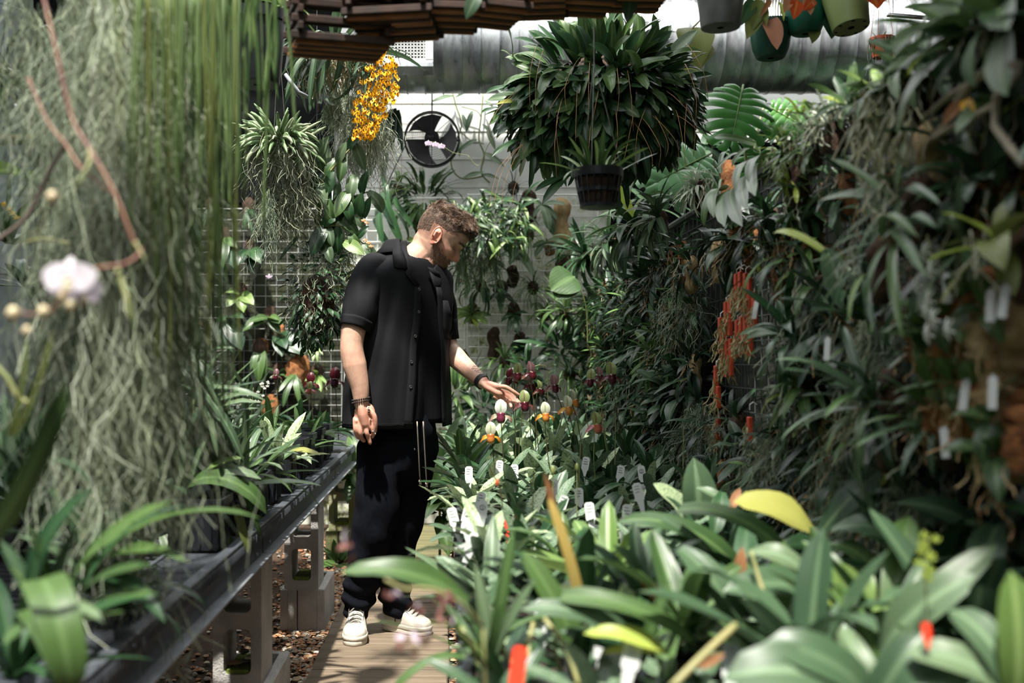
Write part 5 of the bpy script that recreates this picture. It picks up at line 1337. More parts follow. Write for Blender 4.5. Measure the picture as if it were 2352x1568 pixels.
# leafy canes left of the man
dc = empty('cane_orchid', tuple(P(770, 470, 4.58)), 0, 'leafy jointed-cane orchid hanging left of the man\'s head', 'orchid')
canes = [[(705, 480, 4.58), (730, 430, 4.56), (770, 380, 4.53), (815, 330, 4.53)], [(700, 500, 4.58), (750, 470, 4.54), (800, 455, 4.54), (845, 440, 4.54)], [(700, 520, 4.58), (745, 520, 4.54), (785, 520, 4.54), (835, 560, 4.54)], [(700, 560, 4.60), (730, 540, 4.58), (765, 505, 4.56), (800, 480, 4.54)], [(690, 470, 4.60), (712, 400, 4.58), (742, 330, 4.58)]]
rnd = random.Random(14)
for cn in canes:
    pxtube(dc, cn, [.0045, .0055, .005, .003], CANE, 'cane', 7)
    for i in range(9):
        t = .2+.8*i/8; q = t*(len(cn)-1); j = min(int(q), len(cn)-2); f = q-j; p = P(*[cn[j][k]*(1-f)+cn[j+1][k]*f for k in range(3)])
        s_ = 1 if i % 2 else -1; L_ = rnd.uniform(.08, .14)
        put_leaf(dc, 'ovate', (G_MID, G_DARK, G_GREY)[i % 3], (rnd.uniform(-.2, .9)*1.0, -.5*rnd.random(), s_*rnd.uniform(.5, 1)), L_, 1.05, rnd.randint(1, 3), (rnd.uniform(-.3, .3), -1, .5), p-dc.location, fold=.35)
# a few placed leaves that read clearly
for x0, y0, x1, y1, k, m, w, bi in ((745, 560, 762, 605, 'ovate', G_MID, 1.3, 1), (820, 500, 832, 440, 'ovate', G_DARK, 1.2, 1), (835, 500, 852, 450, 'ovate', G_DARK, 1.0, 1), (790, 555, 838, 585, 'ovate', G_LIGHT, 1.3, 1), (745, 520, 715, 590, 'ovate', G_DARK, 1.2, 1), (800, 440, 770, 500, 'ovate', G_MID, 1.2, 1), (690, 540, 640, 600, 'lance', G_BLUE, .7, 1)): leafpp(dc, P(x0, y0, 4.54), P(x1, y1, 4.50), k, m, w, bi, (0, -1, .4))
ORF = leafmat('petal_apricot', (.75, .30, .10), (.85, .55, .35), trans=.3)
for px, py in ((835, 507), (842, 512), (838, 552), (846, 558), (852, 566)): five(dc, P(px, py, 4.48)-dc.location, ORF, (.3, -1, .2), .012)
hanger(dc, ROOFZ, z0=.1)
plant_tag(764, 425, 4.53, 'small white tag tucked into the leafy canes left of the man\'s head', w=.012, h=.03, group='hanging tags')
# ball of small dark oval leaves with pale roots, beside his shoulder
bl = empty('button_leaf_orchid', tuple(P(728, 690, 4.6)), 0, 'hanging ball of tiny dark oval leaves laced with pale roots beside his sleeve', 'orchid')
rnd = random.Random(15)
for i in range(300):
    v = Vector((rnd.gauss(0, 1), rnd.gauss(0, 1), rnd.gauss(0, 1))).normalized(); v.y = -abs(v.y) if i % 3 else v.y
    base = Vector((v.x*.135, v.y*.105, v.z*.19-.02 if v.z < 0 else v.z*.28)); put_leaf(bl, 'ovate', G_DARK if i % 5 else G_BLUE, v+Vector((0, 0, -.5))+jit(rnd, .4), rnd.uniform(.034, .058), 1.1, 1, v+Vector((0, 0, .3)), base*rnd.uniform(.75, 1.05))
b = MB()
for i in range(260): v = Vector((rnd.gauss(0, 1), -abs(rnd.gauss(0, 1)), rnd.gauss(0, 1))).normalized(); b.tube(curlstrand(rnd, (v.x*.12, v.y*.10, v.z*.20+.06), rnd.uniform(.05, .16), seg=8, curl=.9), .0012, ROOT if i % 2 else MOSSG, 3, cap=False)
b.build('roots', None, bl)['kind'] = 'stuff'
b = MB(); b.sphere((0, 0, -.02), (.085, .07, .14), BARKD, 8); b.build('root_ball', None, bl, True); hanger(bl, ROOFZ, z0=.15)
# variegated leaves behind the sleeve
vg = empty('variegated_orchid', tuple(P(800, 640, 4.7)), 0, 'yellow-striped lance-leaved orchid peeping out behind his right sleeve', 'orchid'); rnd = random.Random(16)
for i in range(42):
    a = R(rnd.uniform(100, 260)); y0 = rnd.uniform(585, 760); put_leaf(vg, 'lance', (G_YG, G_LIGHT, G_GREY, G_YEL, G_MID)[i % 5], (-abs(math.cos(a)) if i % 3 else .5, -.5, rnd.uniform(-.9, .6)), rnd.uniform(.08, .15), .8, rnd.randint(0, 2), (0, -.6, 1), P(rnd.uniform(790, 835), y0, 4.7)-vg.location)
hanger(vg, ROOFZ)
moss('sparse pale moss hanging between the canes and the small-leaved ball', P(780, 490, 4.75), 420, .32, (.06, .05), (MOSSG, MOSSL), r=.0009, seg=9, curl=.8, seed=37, axis_len=.15)
moss('thin strand of grey moss with a small pale flower left of the leaf ball', P(620, 430, 4.3), 90, .42, (.018, .02), (MOSSG, MOSSD), r=.001, seg=14, curl=.7, seed=38, axis_len=.1); r_ = [o for o in COL.objects if o.name.startswith('spanish_moss')][-1]
LIL = leafmat('petal_lilac', (.62, .50, .62), (.72, .62, .72), trans=.3)
five(r_, P(618, 636, 4.25)-r_.location, LIL, (0, -1, 0), .016)

# ------------------------------------------------------------ orchids mounted on the left wire grid
GW = YB-.2
def mounted(px, py, d, leaves, label, m=G_MID, kind='ovate', cork=True, roots=12, w=1.3, group=None, seed=0, cm=BARKD, csz=(.05, .035, .07)):
    """plant tied to a mount; leaves = list of tip pixels"""
    p = P(px, py, d); r = empty('mounted_orchid', tuple(p), 0, label, 'orchid', group); rnd = random.Random(seed+int(px))
    for q in leaves:
        x, y_ = q[0], q[1]; bi = q[2] if len(q) > 2 else rnd.choice((1, 2)); dx = x-px
        leafpp(r, p+Vector((0, -.01, 0)), P(x, y_, d-rnd.uniform(.04, .16)), kind, m if not isinstance(m, (list, tuple)) else m[rnd.randrange(len(m))], w, bi, (-.3*dx/100, -1, .9))
    if cork:
        b = MB(); G_ = []
        for i in range(9):
            q = math.sin(PI*(i+.4)/8.8)**.5; G_.append([(csz[0]*q*math.cos(a)*rnd.uniform(.75, 1.15), .02+csz[1]*.8*q*math.sin(a), .01+(i/8-.5)*csz[2]*2.1) for a in np.linspace(0, 2*PI, 13)[:-1]])
        b.grid(np.array(G_), cm, wrap=True); b.build('bark_mount', None, r, True)
    if roots:
        b = MB()
        for i in range(roots): b.tube(curlstrand(rnd, (rnd.uniform(-.03, .03), -.01, rnd.uniform(-.04, .02)), rnd.uniform(.05, .16), seg=6, curl=.6), .002, ROOT, 3, cap=False)
        b.build('roots', None, r)
    return r
mounted(513, 548, GW, [(487, 575), (493, 620), (508, 625), (540, 618), (545, 570)], 'glossy broad-leaved orchid at the top of the left wire grid', (G_MID, G_DARK), w=1.0)
mounted(573, 575, GW, [(546, 610), (580, 628), (600, 605), (612, 590)], 'dark glossy orchid with one big hanging leaf, second on the left grid', G_DARK, w=1.2)
mounted(552, 676, GW, [(520, 705), (560, 718), (583, 700), (518, 672), (580, 678)], 'pale green five-leaved orchid at mid height on the left grid', G_LIGHT, w=1.3)
mounted(525, 728, GW, [(545, 765), (556, 805, 1), (500, 800), (498, 740), (560, 730), (535, 810)], 'dark rippled-leaved orchid lowest left on the wire grid', G_DARK, w=1.3)
mounted(618, 730, GW, [(556, 762), (645, 768), (640, 735), (570, 740), (650, 745)], 'arching broad-leaved orchid right of the rippled one on the grid', G_MID, w=1.0)
mounted(600, 800, GW, [(594, 880), (603, 885), (575, 850)], 'orchid with two hanging tongue leaves under a brown root ball', G_MID, w=.9, cm=BARK, csz=(.055, .04, .06))
mounted(675, 860, GW-.1, [(640, 900), (650, 935), (690, 930), (660, 905), (700, 905)], 'drooping olive-leaved orchid under an orange bark slab', (G_OLIVE, G_MID), kind='strap', w=1.8, cm=BARK, csz=(.07, .04, .10))
mounted(725, 795, GW, [(708, 815), (718, 830), (730, 832), (742, 815), (712, 805)], 'small star of lance leaves just left of his elbow', G_LIGHT, kind='lance', w=1.2, cork=False)
mounted(728, 862, GW, [(700, 875), (708, 895), (738, 900), (750, 880), (720, 850)], 'bright drooping leaves on the grid left of his forearm', G_LIGHT, kind='oblong', w=.8)
mounted(640, 770, GW, [(630+9*i, 785+(i*17) % 35) for i in range(9)], 'tuft of short thick dark leaves beside the orange bark', G_DARK, kind='ovate', w=1.3, cm=BARK)
mounted(640, 860, GW, [(612+7*i, 845+(i*23) % 40) for i in range(10)], 'small bushy green orchid low on the left grid', G_MID, kind='lance', w=1.4)
mounted(485, 480, GW, [(470, 520), (500, 515), (490, 470)], 'half-hidden dark orchid at the top left corner of the grid', G_DARK, w=1.1)
mounted(570, 480, GW, [(560, 530, 1), (580, 535), (592, 505)], 'dark hanging pitcher-shaped leaves above the left grid', G_DARK, kind='lance', w=1.1)
for px, py, sx, sy, m, lb in ((690, 850, .07, .12, BARK, 'large orange fibrous bark slab left of the man\'s forearm'), (621, 935, .06, .09, BARK, 'rusty orange bark block low on the left grid'), (595, 800, .05, .07, BARKD, 'brown root ball on the left grid')):
    b = MB(); rnd = random.Random(int(px)); G_ = []
    for i in range(9):
        row = []
        for j in range(12):
            a = 2*PI*j/12; q = math.sin(PI*(i+.35)/8.7)**.6; row.append((sx*.5*q*math.cos(a)*rnd.uniform(.85, 1.15)*2, .03*q*math.sin(a), (i/8-.5)*sy*2))
        G_.append(row)
    b.grid(np.array(G_), m, wrap=True); o = b.build('bark_slab', None, None, True); o.location = P(px, py, GW-.02); tag(o, lb, 'bark mount')

# dark shade block behind upper left (black box pot) and leaf tuft
bp_ = pot_round(P(590, 195, 2.9), .085, .2, PLAST, 'large black plastic pot hanging at the top behind the whip stems', name='hanging_pot'); hanger(bp_, ROOFZ, off=((-.08, 0), (.08, 0)), z0=.17)
ft = plant('bright green arching frond tuft at the top edge left of the slatted baskets', 'plant', P(650, 15, 3.1), 'narrow', G_LIGHT, 26, .13, 44, elev=(-40, 60), bi=(1, 3)); hanger(ft, ROOFZ)
# vine trained on the white wall
vn = empty('climbing_vine', tuple(P(1060, 300, YB-.06)), 0, 'green-stemmed vine with paired thick leaves trained across the white wall', 'vine')
VD = YB-.05
pxtube(vn, [(1040, 215, VD), (1048, 245, VD), (1060, 290, VD), (1040, 340, VD), (1038, 385, VD), (1062, 410, VD), (1108, 405, VD)], .006, STEMG)
pxtube(vn, [(1110, 215, VD), (1105, 270, VD), (1100, 320, VD), (1112, 355, VD), (1105, 395, VD), (1125, 420, VD)], .006, STEMG)
pxtube(vn, [(1060, 245, VD), (1095, 255, VD), (1105, 270, VD)], .004, STEMG); pxtube(vn, [(1055, 300, VD), (1085, 325, VD), (1112, 330, VD)], .004, STEMG); pxtube(vn, [(990, 405, VD), (1020, 400, VD), (1040, 385, VD)], .004, STEMG)
for x0, y0, x1, y1 in ((1040, 220, 990, 235), (1045, 225, 1075, 212), (1062, 262, 1072, 300), (1085, 255, 1070, 305), (1058, 325, 1055, 360), (1108, 285, 1130, 310), (1112, 350, 1160, 385), (1062, 410, 1115, 395), (1105, 400, 1148, 412), (1040, 395, 1000, 420), (1095, 320, 1050, 350), (1112, 230, 1135, 250), (1085, 330, 1110, 330), (1118, 300, 1138, 345)):
    leafpp(vn, P(x0, y0, VD), P(x1, y1, VD-.06), 'lance', G_BLUE if x0 % 2 else G_GREY, 1.25, 1, (0, -1, .5))
# pale pink flowers in front of the fan
pf = empty('moth_orchid_spray', tuple(P(1030, 350, 5.2)), 0, 'small lilac-white orchid flowers in front of the black fan', 'orchid')
pxtube(pf, [(1075, 356, 5.2), (1040, 350, 5.2), (1010, 330, 5.2), (985, 325, 5.2)], .0014, STEMG, 'flower_stalk')
for px, py in ((984, 330), (1000, 333), (1014, 337)): five(pf, P(px, py, 5.15)-pf.location, LIL, (0, -1, -.1), .020, wide=True)
pxtube(pf, [(1075, 356, 5.2), (1100, 380, 5.2), (1130, 320, 5.1), (1200, 290, 4.7)], .0014, STEMG, 'flower_stalk')

# ------------------------------------------------------------ plants on the wall behind and right of the man
r_ = plant('bushy bright-leaved orchid on the wall just above the man\'s head', 'orchid', P(975, 455, 6.9), 'lance', G_MID, 110, .17, 61, name='mounted_orchid', axis=(0, -1, .5), elev=(-20, 70), br=.14, bi=(1, 4), mats2=G_DARK)
r_ = plant('large leathery strap-leaved plant behind the back of his head', 'plant', P(895, 480, 6.7), 'strap', G_DARK, 4, .30, 62, name='strap_leaf_plant', axis=(0, -1, .2), elev=(0, 40))
for x0, y0, x1, y1, w, m in ((880, 440, 925, 560, 1.9, G_DARK), (870, 450, 905, 520, 1.8, G_DEEP), (905, 455, 950, 520, 1.6, G_DARK), (870, 470, 880, 560, 2.0, G_DARK), (860, 500, 900, 570, 1.7, G_DEEP), (900, 505, 930, 570, 1.5, G_DARK), (935, 545, 965, 560, 2.4, G_LIGHT)): leafpp(r_, P(x0, y0, 6.7), P(x1, y1, 6.6), 'strap', m, w, 1, (-.4, -1, -.1))
ef = empty('leafy_cactus', tuple(P(1110, 530, 6.8)), 0, 'wide mass of toothed bright green stems hanging right of the man\'s face', 'hanging plant'); rnd = random.Random(63)
for i in range(260):
    x0 = rnd.uniform(1040, 1210); y0 = rnd.uniform(450, 560); a = rnd.uniform(-.9, .9)
    put_leaf(ef, 'narrow' if i % 3 else 'lance', (G_MID, G_DARK, G_LIGHT, G_DARK, G_MID)[i % 5], (a, -.5, rnd.uniform(-1.3, .5)), rnd.uniform(.08, .2), 1, rnd.randint(1, 3), (0, -1, .6), P(x0, y0, 6.8+rnd.uniform(-.1, .1))-ef.location)
b = MB()
for i in range(260): b.tube(curlstrand(rnd, P(rnd.uniform(1050, 1150), rnd.uniform(520, 600), 6.85)-ef.location, rnd.uniform(.1, .32), seg=6, curl=.25), .0014, STRAND if i % 2 else MOSSD, 3, cap=False)
b.build('fine_stems', None, ef)['kind'] = 'stuff'
def slab(px, py, d, w, h, m, label, seed=1, name='bark_slab', t=.03, par=None):
    b = MB(); rnd = random.Random(seed+int(px)); G_ = []; n_ = 12
    for i in range(n_+1):
        row = []
        for j in range(12):
            a = 2*PI*j/12; q = min(1, (math.sin(PI*(i+.2)/(n_+.4)))*2.2)**.5; row.append((w*.5*q*math.cos(a)*rnd.uniform(.88, 1.1)+.1*w*math.sin(i*.8+px), t*q*math.sin(a)*rnd.uniform(.7, 1.2), (i/n_-.5)*h))
        G_.append(row)
    b.grid(np.array(G_), m, wrap=True); b.f.append(list(range(12))[::-1]); b.m.append(0); b.f.append([n_*12+j for j in range(12)]); b.m.append(0)
    o = b.build(name, None, None, True); o.location = P(px, py, d)
    return tag(o, label, 'bark mount')
WD = YB-.21
slab(1212, 475, WD, .11, .24, BARKD, 'dark cork slab on the grid left of the hanging net pot')
slab(1288, 510, WD, .13, .34, CORK, 'tall knobbly cork slab below the big hanging plant')
slab(1135, 790, WD, .09, .24, BARKD, 'dark bark slab low on the white grid above the reaching arm')
slab(1178, 635, WD, .08, .16, BARKD, 'small dark bark slab at mid height on the white grid')
slab(1290, 600, WD, .08, .12, BARKD, 'short bark slab on the bright wall beside the living wall')
slab(1262, 570, WD, .07, .11, BARK, 'rusty bark knob under the pale round leaves')
mounted(1245, 470, WD-.05, [(1195, 455), (1280, 505), (1270, 540), (1225, 500), (1300, 470), (1262, 530)], 'grey-green broad orchid leaves mounted on the tall cork', G_GREY, kind='oblong', w=1.0, cork=False)
mounted(1255, 555, WD-.05, [(1228, 590), (1300, 560), (1240, 540), (1295, 585), (1222, 570)], 'rounded grey-green leaves fanning above the bright wall', G_GREY, kind='oblong', w=1.0, cork=False)
mounted(1190, 575, WD-.05, [(1150, 590), (1225, 632), (1215, 600), (1170, 610)], 'long-leaved orchid hanging at mid height on the white grid', G_GREY, kind='oblong', w=.9)
mounted(1085, 722, WD-.05, [(1045, 735), (1060, 705), (1075, 700), (1105, 708), (1130, 725), (1120, 745), (1095, 750), (1065, 745), (1040, 715)], 'lime-green rounded leaves on the grid beside his chest', (G_LIGHT, G_YG, G_LIGHT), kind='oblong', w=1.2)
mounted(1150, 670, WD-.05, [(1115, 695, 1), (1135, 655), (1185, 700, 1), (1175, 680), (1150, 720)], 'dark lance-leaved orchid in the middle of the white grid', G_DARK, kind='lance', w=1.4)
mounted(1180, 720, WD-.06, [(1150, 740), (1200, 745), (1165, 765), (1190, 770), (1215, 720), (1160, 700)], 'dark leaves around the bark low on the grid', G_DARK, kind='lance', w=1.3)
mounted(1195, 790, WD-.06, [(1170, 810), (1200, 830), (1215, 800), (1180, 760), (1220, 780)], 'dark leafy orchid right of the low bark slab', G_DARK, kind='ovate', w=1.3)
mounted(1060, 830, WD-.1, [(1045, 870), (1085, 880), (1070, 800), (1050, 850), (1100, 850)], 'leafy orchid low on the grid behind the forearm', G_MID, kind='lance', w=1.3)
mounted(1062, 645, WD-.08, [(1050, 660), (1075, 655)], 'tiny red-flowered orchid beside his shoulder', G_DARK, kind='lance', w=1, cork=False, roots=0)
five([o for o in COL.objects if o.name.startswith('mounted_orchid') and o.parent is None][-1], (0, -.03, .0), G_RED, (0, -1, .2), .018)
lf = empty('broad_leaf_plant', tuple(P(1290, 665, 6.0)), 0, 'single broad bright green leaf at the far end of the living wall', 'plant')
leafpp(lf, P(1318, 635, 6.0), P(1265, 668, 5.9), 'broad', G_MID, 2.0, 1, (0, -1, .4)); leafpp(lf, P(1318, 640, 6.0), P(1275, 690, 5.9), 'broad', G_MID, 1.5, 1, (0, -1, .4)); pxtube(lf, [(1318, 635, 6.0), (1345, 700, 6.05), (1350, 800, 6.1)], .004, STEMG)
bt = MB(); p0 = P(1238, 815, 6.9); bt.tube([(0, 0, 0), tuple(P(1300, 745, 6.9)-p0)], .009, mat('dark_rod', (.03, .03, .03), .5), 8); bt = bt.build('prop_rod', None, None, True); bt.location = p0; tag(bt, 'dark slanting rod leaning across the bright wall right of the grid', 'rod')
# lichen/algae stain of the wall: low bushy filler between grids and benches
for i, (px, py, L_, m, lb) in enumerate(((1045, 900, .2, G_MID, 'leafy plant against the wall low behind the forearm'), (1110, 930, .16, G_DARK, 'dark leafy plant against the wall below the hand'), (1210, 850, .15, G_DARK, 'dark leafy plant against the wall above the slipper orchids'), (1290, 800, .22, G_DARK, 'dark arching leaves at the corner of wall and living wall'))):
    plant(lb, 'plant', P(px, py, 6.9), 'lance', m, 26, L_, 70+i, axis=(0, -1, .8), elev=(-10, 80), bi=(1, 3), br=.08)

# ------------------------------------------------------------ centre: the great hanging orchid clump
big = empty('giant_hanging_orchid', tuple(P(1375, 240, 4.5)), 0, 'huge hanging dome of dark glossy leaves above and right of the man', 'hanging plant')
rnd = random.Random(90); S1 = FPX/4.5
b = MB(); b.sphere((0, .02, .02), (.24, .22, .20), BARKD, 10); b.build('root_ball', None, big, True)
for i in range(300):
    a = rnd.random()*2*PI; zf = rnd.uniform(-.95, .95); q = math.sqrt(1-zf*zf)
    v = Vector((q*math.cos(a), -abs(q*math.sin(a)) if i % 5 else abs(q*math.sin(a)), zf))
    base = Vector((v.x*.30, v.y*.26, v.z*.20+.03)); L_ = rnd.uniform(.13, .25)
    if v.z > .35: d = (v+Vector((v.x*.5, 0, .35))+jit(rnd, .35)); bi = rnd.randint(0, 2)
    elif v.z > -.3: d = (Vector((v.x*1.2, v.y*.9, rnd.uniform(-.5, .45)))+jit(rnd, .3)); bi = rnd.randint(1, 3)
    else: d = Vector((v.x*.5, v.y*.35, -1.1))+jit(rnd, .35); bi = rnd.randint(0, 1); L_ *= 1.1
    put_leaf(big, 'oblong', G_DARK if i % 3 < 1 else G_MID, d, L_*.88, rnd.uniform(.9, 1.25), bi, v+Vector((0, -.5, .7)), base, rnd.uniform(-.5, .5), fold=.4)
acc = MB()
for i in range(520):
    a = rnd.random()*2*PI; zf = rnd.uniform(-1, .8); q = math.sqrt(1-zf*zf); v = Vector((q*math.cos(a), -abs(q*math.sin(a)), zf)); base = Vector((v.x*.33, v.y*.26, v.z*.17-.02))
    d = Vector((v.x*.9, v.y*.7, v.z*.5-.45))+jit(rnd, .4)
    put_leaf(big, 'oblong', G_DARK if i % 3 else G_MID, d, rnd.uniform(.11, .19), rnd.uniform(.85, 1.15), rnd.randint(0, 3), v+Vector((0, -.5, .6)), base, rnd.uniform(-.6, .6), acc=acc, fold=.4)
for i in range(90):         # lower central skirt, reaching down to y 460
    x0 = rnd.gauss(0, .11)-.02; z0_ = rnd.uniform(-.34, -.14); put_leaf(big, 'oblong', G_DARK, (rnd.uniform(-.35, .25), -.3, -1), rnd.uniform(.12, .19), .6, rnd.randint(0, 1), (rnd.uniform(-.5, .5), -1, .3), (x0, -.12+rnd.uniform(-.1, .1), z0_+abs(x0)*.4), rnd.uniform(-.5, .5), acc=acc, fold=.4)
acc.build('inner_leaves', None, big, True)['kind'] = 'stuff'
for x0, y0, x1, y1, m, w in ((1330, 60, 1300, 60, G_MID, .8), (1175, 130, 1160, 55, G_MID, .75), (1190, 150, 1150, 115, G_MID, .7), (1180, 200, 1115, 215, G_DARK, .6), (1500, 130, 1500, 30, G_MID, .8), (1470, 120, 1520, 45, G_DARK, .7), (1530, 140, 1590, 130, G_MID, .6), (1550, 200, 1625, 220, G_DARK, .6), (1560, 260, 1590, 330, G_MID, .7), (1150, 250, 1105, 260, G_DARK, .6), (1200, 320, 1130, 360, G_DARK, .6), (1440, 110, 1430, 40, G_MID, .9), (1400, 110, 1390, 45, G_DARK, .7), (1560, 170, 1625, 120, G_DARK, .5), (1230, 240, 1140, 240, G_YEL, .5), (1330, 380, 1245, 470, G_DARK, .6), (1320, 400, 1228, 440, G_DARK, .6)): leafpp(big, P(x0, y0, 4.4), P(x1, y1, 4.3), 'oblong', m, w, 1, (0, -.8, .8))
for i in range(26):         # thin tan flower stems
    x0 = rnd.uniform(1180, 1580); y0 = rnd.uniform(100, 300); dx = rnd.uniform(-60, 50)+(x0-1375)*.18; pxtube(big, [(x0, y0, 4.2), (x0+dx*.4, y0+20, 4.12), (x0+dx, y0+70, 4.1), (x0+dx*1.1+rnd.uniform(-10, 10), y0+rnd.uniform(100, 150), 4.12)], .0013, ROOTB, 'flower_stem', 3)
for x in (1150, 1165, 1190, 1140):
    pxtube(big, [(1200, 330, 4.3), (x+10, 380, 4.3), (x-8, 430, 4.3), (x-20+rnd.uniform(-10, 10), 470, 4.3)], .001, ROOTB, 'flower_stem', 3)
hanger(big, ROOFZ, off=((-.15, 0), (.15, 0)), r=.002)
# philodendron leaf behind its right shoulder
ph = empty('heart_leaf_climber', tuple(P(1600, 110, 5.0)), 0, 'pale yellowish heart-shaped leaf behind the right shoulder of the big clump', 'plant')
leafpp(ph, P(1590, 65, 5.0), P(1605, 160, 4.9), 'heart', G_OLIVE, 1.05, 1, (0, -1, .3)); leafpp(ph, P(1615, 90, 5.0), P(1560, 200, 4.95), 'heart', G_OLIVE, .8, 1, (0, -1, .3)); pxtube(ph, [(1590, 65, 5.0), (1630, 20, 5.0), (1650, -40, 5.0)], .004, CANE); hanger(ph, ROOFZ)
# net pot hanging in front
np_ = pot_round(P(1374, 478, 3.0), .068, .11, PLAST, 'black slotted net pot with green leaves hanging on wires, centre', name='net_pot', soil=True)
for o_ in [c for c in COL.objects if c.parent == np_ and c.name.startswith('pot_body')]: bpy.data.objects.remove(o_)
b = MB(); b.lathe([(.048, 0), (.052, .001), (.053, .012), (.049, .012)], PLAST, 32); b.lathe([(.066, .088), (.070, .088), (.071, .112), (.066, .112)], PLAST, 32); b.lathe([(.057, .045), (.0605, .045), (.061, .055), (.057, .055)], PLAST, 32)
for k in range(20):
    a = 2*PI*k/20; b.tube([(.050*math.cos(a), .050*math.sin(a), .008), (.068*math.cos(a), .068*math.sin(a), .095)], .0052, PLAST, 4, flat=.5)
b.build('slotted_wall', None, np_, 'auto'); b = MB(); b.lathe([(.001, .003), (.045, .004), (.058, .085), (.001, .09)], BARKD, 16, cap=False); b.build('moss_fill', None, np_)
rosette(np_, random.Random(5), 'strap', G_MID, 26, .13, 1.1, elev=(25, 85), bi=(0, 3), base=(0, 0, .09), br=.04, mats2=G_LIGHT)
b = MB(); 
for q in (0, 2.2, 4.3): b.tube([(.07*math.cos(q), .07*math.sin(q), .10), (-.012, 0, .42)], .0013, WIREG, 4)
b.tube([(-.012, 0, .42), (-.02, 0, ROOFZ-np_.location.z)], .0016, WIREG, 4); b.build('hanging_wire', None, np_)

# monsteras behind, at the right of the clump
mo = empty('swiss_cheese_plant', tuple(P(1690, 470, 5.6)), 0, 'large split-leaved climbing plant behind the end of the living wall', 'plant')
monstera_leaf(mo, P(1708, 188, 5.6), (-.25, -.3, -.9), (0, -1, .35), .42, leafmat('leaf_monstera', (.03, .12, .025), (.07, .22, .04), rough=.3, trans=.25), 'big sunlit split leaf')
monstera_leaf(mo, P(1640, 350, 5.3), (-.75, -.3, -.4), (-.1, -1, .35), .46, leafmat('leaf_monstera_pale', (.10, .24, .10), (.18, .34, .16), rough=.3, trans=.2), 'pale glossy split leaf below')
monstera_leaf(mo, P(1755, 240, 5.9), (.75, -.2, -.5), (.2, -1, .3), .34, MATS['leaf_monstera'])
monstera_leaf(mo, P(1740, 330, 5.7), (.15, -.2, -1), (0, -1, .1), .45, MATS['leaf_monstera'])
for q in ([(1705, 225, 5.6), (1712, 330, 5.62), (1715, 470, 5.65)], [(1625, 360, 5.3), (1660, 400, 5.4), (1710, 470, 5.6)], [(1755, 240, 5.9), (1735, 330, 5.8), (1720, 470, 5.65)]): pxtube(mo, q, .008, STEMG)
pxtube(mo, [(1718, 470, 5.65), (1730, 700, 5.7), (1735, 1100, 5.7), (1735, 1312, 5.7)], .02, STEMG, 'trunk')
dk = plant('dark blue-green arching leaves below the monstera at the end of the living wall', 'plant', P(1500, 480, 6.2), 'strap', G_BLUE, 22, .42, 95, axis=(0, -.5, 1), elev=(0, 80), bi=(1, 3)); 
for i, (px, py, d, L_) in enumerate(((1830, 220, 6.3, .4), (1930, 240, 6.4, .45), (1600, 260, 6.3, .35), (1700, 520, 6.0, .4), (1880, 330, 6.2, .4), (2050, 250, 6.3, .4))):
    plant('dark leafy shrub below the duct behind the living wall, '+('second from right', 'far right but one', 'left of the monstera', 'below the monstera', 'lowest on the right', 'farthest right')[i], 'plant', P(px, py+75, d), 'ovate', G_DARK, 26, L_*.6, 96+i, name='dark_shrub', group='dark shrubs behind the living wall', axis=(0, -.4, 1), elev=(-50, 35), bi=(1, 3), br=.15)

# ------------------------------------------------------------ top: slatted wooden baskets
REDW = mat('cedar_slat', (.16, .05, .015), .65, col2=(.38, .14, .04), scale=10, bump=.4, bscale=40, stretch=(1, 1, 4))
DKW = mat('dark_slat', (.018, .01, .007), .8, col2=(.05, .022, .012), scale=10, bump=.4, bscale=40)
def basket(px, py, d, w, n, rz, label, tilt=0, m=None):
    r = empty('slatted_basket', tuple(P(px, py, d)), rz, label, 'basket', 'slatted wooden baskets'); r.rotation_euler = (tilt, 0, rz)
    for k in range(n):
        for s_ in (-1, 1):
            b = MB(); L_ = w+.04
            if k % 2 == 0: b.box((0, s_*w/2, .012+k*.0185), (L_, .013, .017), m or (REDW if k % 4 else DKW), bev=.002)
            else: b.box((s_*w/2, 0, .012+k*.0185), (.013, L_, .017), m or DKW, bev=.002)
            b.build('slat', None, r)
    for k in range(7): b = MB(); b.box((0, (k/6-.5)*w*.86, .0), (w+.02, .012, .010), DKW if k % 2 else REDW, bev=.0015); b.build('bottom_slat', None, r)
    b = MB(); b.plate(roundrect(w*.9, w*.9, .01, 2), .02, SOIL, Matrix.Translation((0, 0, .018*n*.7))); b.build('potting_bark', None, r)
    hanger(r, ROOFZ, off=((-w/2, -w/2), (w/2, -w/2), (-w/2, w/2), (w/2, w/2)), z0=.018*n); return r
for px, py, d, w, n, rz, tl, lb in ((775, 118, 2.5, .20, 10, .25, .1, 'leftmost and darkest slatted wooden basket, over the golden flowers'), (905, 66, 2.45, .17, 8, -.15, -.05, 'slatted cedar basket above the air grille'), (1015, 50, 2.5, .15, 7, .1, -.05, 'slatted cedar basket just right of the air grille'), (1115, 40, 2.55, .15, 7, .3, 0, 'slatted cedar basket in the middle of the top row'), (1215, 22, 2.6, .16, 7, -.1, 0, 'slatted cedar basket above the left side of the big clump'), (1325, 12, 2.65, .16, 7, .15, -.03, 'slatted cedar basket above the centre of the big clump'), (1440, 4, 2.7, .17, 7, .05, 0, 'rightmost slatted cedar basket in the top row')):
    basket(px, py, d, w, n, rz, lb, tl, DKW if px < 800 else None)
tb_ = empty('leafy_overhang', tuple(P(1085, -10, 2.4)), 0, 'blurred blue-green leaf tip hanging from above the basket row', 'leaf spray')
